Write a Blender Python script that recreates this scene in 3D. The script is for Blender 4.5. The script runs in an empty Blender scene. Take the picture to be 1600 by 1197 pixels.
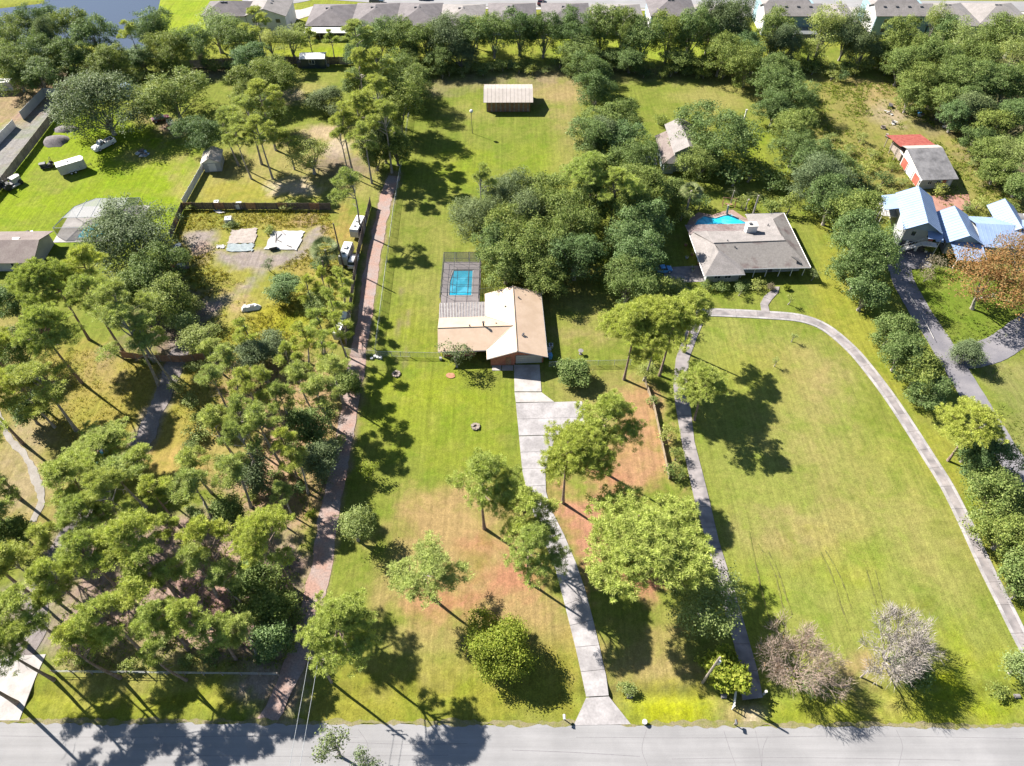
import bpy, bmesh, math, random
import numpy as np
from mathutils import Vector, Matrix
R = math.radians
random.seed(7)
rng = np.random.default_rng(7)
SC = bpy.context.scene
COL = SC.collection

# ------------------------------------------------------------------ camera, sky, sun, exposure
F, CX, CY, CAMH, PITCH = 1110.0, 800.0, 598.5, 100.0, R(50)
SP, CP = math.sin(PITCH), math.cos(PITCH)
cam_data = bpy.data.cameras.new("camera")
cam_data.sensor_width = 36.0
cam_data.sensor_fit = 'HORIZONTAL'
cam_data.lens = 36.0 * F / 1600.0
cam_data.clip_end = 5000
cam = bpy.data.objects.new("camera", cam_data)
cam.location = (0, 0, CAMH)
cam.rotation_euler = (math.pi / 2 - PITCH, 0, 0)
COL.objects.link(cam)
SC.camera = cam

SUN_EL, SUN_DIR = R(39), Vector((-0.832, 0.555, 0)).normalized()   # horizontal direction towards the sun
world = bpy.data.worlds.new("World")
SC.world = world
world.use_nodes = True
wn = world.node_tree
bg = wn.nodes["Background"]
sky = wn.nodes.new("ShaderNodeTexSky")
sky.sky_type = 'NISHITA'
sky.sun_disc = False
sky.sun_elevation = SUN_EL
sky.sun_rotation = math.atan2(SUN_DIR.x, SUN_DIR.y)
sky.dust_density = 0.4
sky.ozone_density = 2.5
wn.links.new(sky.outputs[0], bg.inputs[0])
bg.inputs[1].default_value = 0.05
sun_data = bpy.data.lights.new("sun", 'SUN')
sun_data.energy = 4.9
sun_data.angle = R(0.55)
sun_data.color = (1.0, 0.945, 0.87)
sun = bpy.data.objects.new("sun", sun_data)
COL.objects.link(sun)
to_sun = Vector((SUN_DIR.x * math.cos(SUN_EL), SUN_DIR.y * math.cos(SUN_EL), math.sin(SUN_EL)))
sun.rotation_euler = to_sun.to_track_quat('Z', 'Y').to_euler()
sun.location = (-80, 60, 120)
SC.view_settings.view_transform = 'Standard'
SC.view_settings.look = 'None'
SC.view_settings.gamma = 1.0
SC.view_settings.use_curve_mapping = False
SC.view_settings.exposure = 1.72
SC.render.engine = 'CYCLES'
SC.cycles.max_bounces = 6
SC.cycles.diffuse_bounces = 3
SC.cycles.transparent_max_bounces = 12

# ------------------------------------------------------------------ helpers
def G(px, py, z=0.0):
    """point of the place at height z that the survey pixel shows"""
    u = (px - CX) / F; v = (CY - py) / F
    t = (z - CAMH) / (-SP + v * CP)
    return Vector((u * t, (CP + v * SP) * t, z))

def depth(p):
    return p[1] * CP + (CAMH - p[2]) * SP

class MB:
    def __init__(s):
        s.v = []; s.f = []; s.m = []
        s.mi = 0
    def poly(s, pts):
        b = len(s.v)
        s.v += [tuple(p) for p in pts]
        s.f.append(tuple(range(b, b + len(pts)))); s.m.append(s.mi)
    def faces(s, pts, fs):
        b = len(s.v)
        s.v += [tuple(p) for p in pts]
        for f in fs:
            s.f.append(tuple(b + i for i in f)); s.m.append(s.mi)
    def box(s, cx, cy, cz, sx, sy, sz, rz=0.0):
        """centre x, y and bottom z"""
        c, n = math.cos(rz), math.sin(rz)
        p = []
        for z in (cz, cz + sz):
            for dx, dy in ((-1, -1), (1, -1), (1, 1), (-1, 1)):
                x, y = dx * sx / 2, dy * sy / 2
                p.append((cx + x * c - y * n, cy + x * n + y * c, z))
        s.faces(p, [(3, 2, 1, 0), (4, 5, 6, 7), (0, 1, 5, 4), (1, 2, 6, 5), (2, 3, 7, 6), (3, 0, 4, 7)])
    def prism(s, pts, z0, z1):
        """plan polygon (counter clockwise) between two heights"""
        n = len(pts)
        p = [(q[0], q[1], z0) for q in pts] + [(q[0], q[1], z1) for q in pts]
        s.faces(p, [tuple(range(n - 1, -1, -1)), tuple(range(n, 2 * n))] + [(i, (i + 1) % n, n + (i + 1) % n, n + i) for i in range(n)])
    def slab(s, quad, th):
        """a sheet with thickness below it (along its normal)"""
        q = [Vector(p) for p in quad]
        nr = (q[1] - q[0]).cross(q[2] - q[0]).normalized()
        if nr.z < 0: nr = -nr; q = q[::-1]
        n = len(q)
        p = q + [a - nr * th for a in q]
        s.faces(p, [tuple(range(n)), tuple(range(2 * n - 1, n - 1, -1))] + [(i, n + i, n + (i + 1) % n, (i + 1) % n) for i in range(n)])
    def tube(s, pts, rad, n=6, cap=True):
        pts = [Vector(p) for p in pts]
        b = len(s.v); k = len(pts)
        for i, p in enumerate(pts):
            d = (pts[min(i + 1, k - 1)] - pts[max(i - 1, 0)]).normalized()
            a = d.cross(Vector((0, 0, 1)))
            if a.length < 1e-3: a = Vector((1, 0, 0))
            a.normalize(); c = d.cross(a)
            r = rad[i] if hasattr(rad, '__len__') else rad
            for j in range(n):
                t = 2 * math.pi * j / n
                s.v.append(tuple(p + a * (math.cos(t) * r) + c * (math.sin(t) * r)))
        for i in range(k - 1):
            for j in range(n):
                s.f.append((b + i * n + j, b + i * n + (j + 1) % n, b + (i + 1) * n + (j + 1) % n, b + (i + 1) * n + j)); s.m.append(s.mi)
        if cap:
            s.f.append(tuple(b + (k - 1) * n + j for j in range(n))); s.m.append(s.mi)
            s.f.append(tuple(b + j for j in range(n - 1, -1, -1))); s.m.append(s.mi)
    def cyl(s, cx, cy, z0, z1, r, n=12, r1=None):
        s.tube([(cx, cy, z0), (cx, cy, z1)], [r, r if r1 is None else r1], n)
    def wheel(s, c, axis, r, w, n=14):
        c = Vector(c); a = Vector(axis).normalized() * (w / 2)
        s.tube([c - a, c - a * .8, c + a * .8, c + a], [r * .9, r, r, r * .9], n)
    def mesh(s, name, mats):
        me = bpy.data.meshes.new(name)
        me.from_pydata(s.v, [], s.f)
        for m in (mats if isinstance(mats, (list, tuple)) else [mats]): me.materials.append(m)
        if any(s.m): me.polygons.foreach_set('material_index', s.m)
        me.update()
        return me
    def build(s, name, mats, parent=None, smooth=False, **kw):
        me = s.mesh(name, mats)
        if smooth: me.polygons.foreach_set('use_smooth', [True] * len(me.polygons))
        return link(name, me, parent, **kw)

def link(name, me, parent=None, label=None, cat=None, group=None, kind=None, loc=None):
    o = bpy.data.objects.new(name, me)
    COL.objects.link(o)
    if parent: o.parent = parent
    if loc is not None: o.location = loc
    if label: o['label'] = label
    if cat: o['category'] = cat
    if group: o['group'] = group
    if kind: o['kind'] = kind
    return o

def thing(name, label, cat, loc=(0, 0, 0), rz=0.0, group=None):
    o = link(name, None, None, label, cat, group, None, loc)
    o.rotation_euler = (0, 0, rz)
    return o

def box(name, m, parent, *a, **kw):
    b = MB(); b.box(*a); return b.build(name, m, parent, **kw)

# ------------------------------------------------------------------ materials
def lin(r, g, b):
    return tuple(((c / 255) / 12.92 if c / 255 <= .04045 else ((c / 255 + .055) / 1.055) ** 2.4) for c in (r, g, b)) + (1,)

def new_mat(name):
    m = bpy.data.materials.new(name); m.use_nodes = True
    nt = m.node_tree
    return m, nt, nt.nodes["Principled BSDF"]

def node(nt, t, **kw):
    n = nt.nodes.new(t)
    for k, v in kw.items():
        if k.startswith('i'):
            n.inputs[int(k[1:])].default_value = v
        else:
            setattr(n, k, v)
    return n

def mixc(nt, fac, a, b, blend='MIX'):
    n = nt.nodes.new("ShaderNodeMix"); n.data_type = 'RGBA'; n.blend_type = blend
    for sock, val in ((n.inputs[0], fac), (n.inputs[6], a), (n.inputs[7], b)):
        if hasattr(val, 'is_output') or isinstance(val, bpy.types.NodeSocket): nt.links.new(val, sock)
        else: sock.default_value = val
    return n.outputs[2]

def ramp(nt, val, stops):
    n = nt.nodes.new("ShaderNodeValToRGB")
    el = n.color_ramp.elements
    while len(el) < len(stops): el.new(.5)
    for e, (p, c) in zip(el, stops):
        e.position = p; e.color = c if len(c) == 4 else (*c, 1)
    nt.links.new(val, n.inputs[0])
    return n.outputs[0]

def noise(nt, scale, detail=4, rough=.55, vec=None, dist=0.0):
    n = node(nt, "ShaderNodeTexNoise")
    n.inputs['Scale'].default_value = scale; n.inputs['Detail'].default_value = detail
    n.inputs['Roughness'].default_value = rough; n.inputs['Distortion'].default_value = dist
    if vec is None:
        g = nt.nodes.get("Geo") or node(nt, "ShaderNodeNewGeometry", name="Geo")
        vec = g.outputs['Position']
    nt.links.new(vec, n.inputs['Vector'])
    return n.outputs['Fac']

def grey(v): return (v, v, v, 1)

def mat(name, c1, c2=None, scale=.6, rough=.85, bump=0.0, bscale=8.0, metal=0.0, spec=.3, fine=.18, fscale=5.0, lo=.38, hi=.62):
    """two colours mixed by a broad noise, varied again by a fine one"""
    m, nt, b = new_mat(name)
    c1 = (*c1, 1) if len(c1) == 3 else c1
    col = c1
    if c2 is not None:
        c2 = (*c2, 1) if len(c2) == 3 else c2
        col = mixc(nt, ramp(nt, noise(nt, scale, 5, .6), [(lo, grey(0)), (hi, grey(1))]), c1, c2)
    f = ramp(nt, noise(nt, fscale, 3, .6), [(.25, grey(1 - fine)), (.75, grey(1 + fine))])
    out = mixc(nt, 1.0, col, f, 'MULTIPLY')
    nt.links.new(out, b.inputs['Base Color'])
    b.inputs['Roughness'].default_value = rough
    b.inputs['Metallic'].default_value = metal
    b.inputs['Specular IOR Level'].default_value = spec
    if bump:
        bp = node(nt, "ShaderNodeBump"); bp.inputs['Strength'].default_value = bump; bp.inputs['Distance'].default_value = .05
        nt.links.new(noise(nt, bscale, 4, .6), bp.inputs['Height'])
        nt.links.new(bp.outputs[0], b.inputs['Normal'])
    return m

def leafmat(name, cols, trans=.35, tvar=.25, rough=.55):
    """leaf colours spread over single leaves, clumps and whole trees"""
    m, nt, b = new_mat(name)
    g = node(nt, "ShaderNodeNewGeometry", name="Geo")
    oi = node(nt, "ShaderNodeObjectInfo")
    tc = node(nt, "ShaderNodeTexCoord")
    leaf = ramp(nt, g.outputs['Random Per Island'], [(i / (len(cols) - 1), (*c, 1)) for i, c in enumerate(cols)])
    clump = ramp(nt, noise(nt, .9, 2, .5, tc.outputs['Object']), [(.3, grey(.72)), (.7, grey(1.25))])
    c = mixc(nt, 1.0, leaf, clump, 'MULTIPLY')
    tint = ramp(nt, oi.outputs['Random'], [(0, (1 - tvar, 1 - tvar * .7, 1 - tvar * .2, 1)), (.35, (1, 1, 1, 1)), (.7, (1 + tvar * .7, 1 + tvar * .35, .9, 1)), (1, (1 - tvar * .5, 1 - tvar * .1, 1 + tvar, 1))])
    c = mixc(nt, 1.0, c, tint, 'MULTIPLY')
    nt.links.new(c, b.inputs['Base Color'])
    b.inputs['Roughness'].default_value = rough
    b.inputs['Specular IOR Level'].default_value = .12
    t = node(nt, "ShaderNodeBsdfTranslucent")
    warm = mixc(nt, 1.0, c, (1.15, 1.15, .75, 1), 'MULTIPLY')
    nt.links.new(warm, t.inputs[0])
    mx = node(nt, "ShaderNodeMixShader"); mx.inputs[0].default_value = trans
    nt.links.new(b.outputs[0], mx.inputs[1]); nt.links.new(t.outputs[0], mx.inputs[2])
    nt.links.new(mx.outputs[0], nt.nodes["Material Output"].inputs[0])
    return m

def glassmat(name, col, rough=.08):
    m, nt, b = new_mat(name)
    b.inputs['Base Color'].default_value = (*col, 1); b.inputs['Roughness'].default_value = rough
    b.inputs['Specular IOR Level'].default_value = .6
    return m

def screenmat(name, col, alpha):
    """woven insect screen or wire netting: part of the light passes"""
    m, nt, b = new_mat(name)
    b.inputs['Base Color'].default_value = (*col, 1); b.inputs['Roughness'].default_value = .7
    b.inputs['Alpha'].default_value = alpha
    return m

M = {}
M['asphalt'] = mat('asphalt', (.188, .184, .184), (.226, .221, .22), .12, .9, .25, 30, fine=.12, fscale=14)
def streak(m, sx, sy, amt):
    nt = m.node_tree; b = nt.nodes["Principled BSDF"]; src = b.inputs['Base Color'].links[0].from_socket
    g = nt.nodes.get("Geo"); mp = node(nt, "ShaderNodeMapping"); mp.inputs['Scale'].default_value = (sx, sy, 1)
    nt.links.new(g.outputs['Position'], mp.inputs[0])
    f = ramp(nt, noise(nt, 1.0, 5, .7, mp.outputs[0]), [(.32, grey(1 - amt)), (.68, grey(1 + amt))])
    nt.links.new(mixc(nt, 1.0, src, f, 'MULTIPLY'), b.inputs['Base Color'])
streak(M['asphalt'], .03, 1.1, .09)
M['asphalt_old'] = mat('asphalt_old', (.13, .125, .138), (.18, .17, .178), .25, .9, .3, 20, fine=.15, fscale=6)
M['concrete'] = mat('concrete', (.205, .192, .19), (.305, .287, .284), .35, .85, .15, 20, fine=.14, fscale=3)
M['concrete_new'] = mat('concrete_new', (.26, .24, .225), (.35, .328, .312), .5, .85, .1, 20, fine=.08)
M['concrete_aged'] = mat('concrete_aged', (.24, .215, .208), (.125, .115, .115), .55, .88, .2, 14, fine=.25, fscale=2.2, lo=.42, hi=.66)
M['lane'] = mat('lane_dirt', (.25, .155, .122), (.225, .185, .17), .28, .95, .5, 9, fine=.28, fscale=3.5)
M['gravel'] = mat('gravel', (.21, .18, .17), (.26, .23, .21), .35, .95, .5, 12, fine=.35, fscale=5)
M['bark'] = mat('bark', (.16, .11, .085), (.24, .18, .15), 1.5, .95, .6, 6, fine=.3, fscale=6)
M['bark_grey'] = mat('bark_grey', (.20, .175, .15), (.30, .27, .24), 1.5, .95, .6, 6, fine=.3, fscale=6)
M['bare'] = mat('bare_twigs', (.32, .285, .25), (.23, .205, .185), 1.5, .9, 0, fine=.3)
M['bare_red'] = mat('bare_twigs_warm', (.33, .25, .195), (.24, .19, .15), 1.5, .9, 0, fine=.3)
M['pine'] = leafmat('pine_needles', [(0.204, 0.264, 0.048), (0.312, 0.372, 0.072), (0.492, 0.520, 0.156), (0.258, 0.324, 0.066)], .36, .14)
M['pine_blue'] = leafmat('pine_needles_soft', [(0.195, 0.251, 0.062), (0.296, 0.349, 0.089), (0.454, 0.483, 0.155), (0.239, 0.300, 0.075)], .36, .14)
M['oak'] = leafmat('oak_leaves', [(0.074, 0.120, 0.031), (0.142, 0.198, 0.050), (0.252, 0.306, 0.102), (0.108, 0.162, 0.042)], .32, .32)
M['oak_grey'] = leafmat('oak_leaves_mossy', [(0.094, 0.125, 0.056), (0.144, 0.185, 0.082), (0.204, 0.250, 0.115), (0.088, 0.123, 0.050)], .28, .1)
M['leaf_light'] = leafmat('light_leaves', [(0.168, 0.216, 0.060), (0.264, 0.312, 0.090), (0.372, 0.408, 0.156), (0.204, 0.264, 0.066)], .4, .2)
M['leaf_yellow'] = leafmat('yellow_green_leaves', [(.13, .185, .025), (.235, .285, .04), (.33, .36, .07), (.17, .235, .03)], .45, .12)
M['leaf_orange'] = leafmat('autumn_leaves', [(.28, .13, .045), (.36, .20, .08), (.27, .17, .07), (.17, .175, .055)], .4, .12)
M['leaf_dry'] = leafmat('dry_leaves', [(.25, .20, .12), (.32, .265, .18), (.19, .17, .10)], .3, .15)
M['palm'] = leafmat('palm_fronds', [(.09, .125, .05), (.14, .18, .075), (.24, .26, .14)], .3, .15)
M['weed'] = leafmat('weed_blades', [(.16, .16, .02), (.22, .205, .028), (.27, .205, .05), (.11, .14, .018)], .4, .1)
M['weed_green'] = leafmat('weed_green', [(.10, .15, .025), (.17, .22, .04), (.24, .265, .07)], .38, .1)
M['brick'] = mat('red_brick', (.30, .105, .07), (.36, .15, .10), 2.0, .9, .3, 15, fine=.2)
M['white'] = mat('white_paint', (.62, .61, .59), (.54, .53, .51), .6, .6, fine=.05)
M['offwhite'] = mat('off_white', (.40, .385, .36), (.34, .33, .305), .6, .7, fine=.08)
M['tan_metal'] = mat('tan_roof_metal', (.40, .295, .21), (.445, .335, .245), .4, .5, 0, spec=.35, fine=.05, fscale=2)
M['grey_metal'] = mat('grey_roof_metal', (.31, .275, .24), (.355, .315, .28), .7, .55, spec=.4, fine=.08)
M['rusty_lanai'] = mat('lanai_metal', (.22, .20, .205), (.11, .095, .11), 1.1, .7, fine=.3, fscale=3)
M['shingle'] = mat('shingle', (.112, .10, .101), (.145, .13, .13), .5, .95, .3, 10, fine=.2, fscale=4)
M['shingle_light'] = mat('shingle_light', (.18, .165, .155), (.22, .20, .19), .5, .95, .3, 10, fine=.2, fscale=4)
M['shingle_brown'] = mat('shingle_brown', (.15, .12, .11), (.18, .15, .135), .5, .95, .3, 10, fine=.18, fscale=4)
M['shingle_stain'] = mat('shingle_stained', (.18, .165, .152), (.115, .085, .08), .35, .95, .3, 10, fine=.2, fscale=2.5, lo=.5, hi=.68)
M['blue_roof'] = mat('pale_blue_metal', (.185, .252, .39), (.215, .29, .43), .4, .4, spec=.4, fine=.04)
M['red_roof'] = mat('red_rusty_roof', (.20, .045, .035), (.25, .075, .055), 1.2, .7, fine=.2, fscale=3)
M['old_tin'] = mat('old_grey_tin', (.165, .16, .16), (.085, .082, .083), .45, .6, fine=.18, fscale=2, lo=.4, hi=.7)
M['red_paint'] = mat('faded_red_paint', (.36, .065, .045), (.42, .10, .07), 1.0, .75, fine=.1)
M['wood'] = mat('weathered_wood', (.20, .165, .14), (.28, .235, .20), 1.2, .9, .3, 12, fine=.25, fscale=4)
M['wood_brown'] = mat('brown_wood', (.22, .12, .075), (.28, .16, .10), 1.2, .9, .3, 12, fine=.25, fscale=4)
M['wood_dark'] = mat('dark_wood', (.10, .078, .066), (.15, .115, .10), 1.2, .9, .3, 12, fine=.25, fscale=4)
M['wall_grey'] = mat('painted_wall_grey', (.30, .31, .305), (.34, .345, .335), .6, .8, fine=.06)
M['wall_blue'] = mat('painted_wall_blue', (.22, .30, .37), (.25, .33, .40), .6, .8, fine=.06)
M['wall_teal'] = mat('painted_wall_teal', (.19, .285, .32), (.225, .315, .345), .6, .8, fine=.06)
M['wall_green'] = mat('grey_green_siding', (.20, .235, .225), (.23, .27, .25), .6, .8, fine=.06)
M['black'] = mat('black_rubber', (.02, .02, .022), (.035, .035, .035), 2, .7, fine=.2)
M['dark'] = mat('dark_metal', (.05, .05, .055), (.08, .08, .085), 2, .5, fine=.15)
M['steel'] = mat('galvanised_steel', (.42, .43, .43), (.5, .5, .5), 2, .45, metal=.4, fine=.1)
M['glass'] = glassmat('window_glass', (.035, .045, .055))
M['screen'] = screenmat('pool_screen', (.02, .02, .024), .36)
M['screen_pale'] = screenmat('pool_screen_pale', (.20, .21, .21), .60)
M['netting'] = screenmat('wire_netting', (.36, .40, .38), .30)
M['lawn_blade'] = leafmat('lawn_blades', [(.09, .13, .015), (.15, .17, .025), (.22, .20, .06), (.11, .145, .02)], .35, .05)
M['drive_dirt'] = mat('drive_dirt', (.135, .115, .11), (.19, .17, .165), .3, .95, .4, 10, fine=.3, fscale=4)
M['path'] = mat('pale_path', (.19, .172, .15), (.24, .22, .195), .6, .95, .3, 10, fine=.15)
M['blue'] = mat('blue_paint', (.06, .20, .42), (.08, .25, .48), 1, .5, fine=.1)
M['teal'] = mat('teal_plastic', (.10, .38, .45), (.13, .42, .5), 1, .5, fine=.1)
M['car_dark'] = mat('dark_car_paint', (.03, .045, .06), None, 1, .3, spec=.6, fine=.05)
M['car_red'] = mat('dark_red_car_paint', (.10, .02, .03), None, 1, .35, spec=.6, fine=.05)
M['silver'] = mat('silver_paint', (.50, .51, .52), None, 1, .35, spec=.6, fine=.05)
M['orange'] = mat('orange_paint', (.62, .20, .03), None, 1, .5, fine=.1)
M['sheet'] = mat('white_sheeting', (.36, .355, .35), (.29, .285, .28), .7, .7, .3, 3, fine=.08)
M['red_pave'] = mat('red_paving', (.24, .12, .09), (.28, .155, .115), .8, .9, .3, 12, fine=.15)
M['sand'] = mat('pale_sand', (.33, .275, .21), (.28, .225, .165), .6, .95, .3, 10, fine=.15)
M['mulch'] = mat('rust_mulch', (.34, .16, .09), (.26, .13, .08), 1.5, .95, .5, 10, fine=.3)
M['pond'] = None

def watermat(name, col, rough, bump, deep=True):
    m, nt, b = new_mat(name)
    c = ramp(nt, noise(nt, .28, 3, .5, dist=1.2), [(.36, (*[x * .72 for x in col], 1)), (.50, (*[x * .9 for x in col], 1)), (.62, (*[min(.8, x * 1.15 + .05) for x in col], 1))])
    if deep: nt.links.new(c, b.inputs['Base Color'])
    else: b.inputs['Base Color'].default_value = (*col, 1)
    b.inputs['Roughness'].default_value = rough; b.inputs['Specular IOR Level'].default_value = .5
    bp = node(nt, "ShaderNodeBump"); bp.inputs['Strength'].default_value = bump; bp.inputs['Distance'].default_value = .05
    nt.links.new(noise(nt, 1.6, 3), bp.inputs['Height']); nt.links.new(bp.outputs[0], b.inputs['Normal'])
    return m
M['pool'] = watermat('pool_water', (.02, .40, .58), .05, .25)
M['pond'] = watermat('pond_water', (.05, .062, .085), .10, .12, False)
# ------------------------------------------------------------------ ground
def vnoise(x, y, seed=0):
    """cheap smooth value noise for outlines of soil patches"""
    r = np.random.default_rng(seed); T = r.random((64, 64))
    xi = np.floor(x).astype(int); yi = np.floor(y).astype(int)
    fx = x - xi; fy = y - yi
    fx = fx * fx * (3 - 2 * fx); fy = fy * fy * (3 - 2 * fy)
    a = T[xi % 64, yi % 64]; b = T[(xi + 1) % 64, yi % 64]; c = T[xi % 64, (yi + 1) % 64]; d = T[(xi + 1) % 64, (yi + 1) % 64]
    return (a * (1 - fx) + b * fx) * (1 - fy) + (c * (1 - fx) + d * fx) * fy - .5

def fbm(x, y, s, seed=0):
    return vnoise(x * s, y * s, seed) + .5 * vnoise(x * s * 2.1, y * s * 2.1, seed + 1) + .25 * vnoise(x * s * 4.3, y * s * 4.3, seed + 2)

def sdf(X, Y, P):
    """signed distance to a polygon, negative inside"""
    d = np.full(X.shape, 1e9); ins = np.zeros(X.shape, bool)
    n = len(P)
    for i in range(n):
        ax, ay = P[i]; bx, by = P[(i + 1) % n]
        ex, ey = bx - ax, by - ay
        wx, wy = X - ax, Y - ay
        t = np.clip((wx * ex + wy * ey) / (ex * ex + ey * ey + 1e-9), 0, 1)
        d = np.minimum(d, np.hypot(wx - t * ex, wy - t * ey))
        if ay != by:
            ins ^= ((ay > Y) != (by > Y)) & (X < (bx - ax) * (Y - ay) / (by - ay) + ax)
    return np.where(ins, -d, d)

def pline(X, Y, P):
    d = np.full(X.shape, 1e9)
    for (ax, ay), (bx, by) in zip(P[:-1], P[1:]):
        ex, ey = bx - ax, by - ay
        wx, wy = X - ax, Y - ay
        t = np.clip((wx * ex + wy * ey) / (ex * ex + ey * ey + 1e-9), 0, 1)
        d = np.minimum(d, np.hypot(wx - t * ex, wy - t * ey))
    return d

LAWN = (.155, .195, .022); LUSH = (.175, .255, .008); TAN = (.285, .225, .075); STRAW = (.40, .165, .075)
DRYGRASS = (.265, .24, .06); WEED = (.235, .238, .034); DIRT = (.24, .18, .12); SANDC = (.52, .42, .30)
GRAVELC = (.30, .25, .225); PINK = (.355, .225, .14); LITTER = (.19, .125, .085); OLIVE = (.185, .19, .035); BRIGHT = (.205, .265, .010)
def el(cx, cy, rx, ry, n=14):
    return [(cx + rx * math.cos(6.2832 * i / n), cy + ry * math.sin(6.2832 * i / n)) for i in range(n)]
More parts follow.
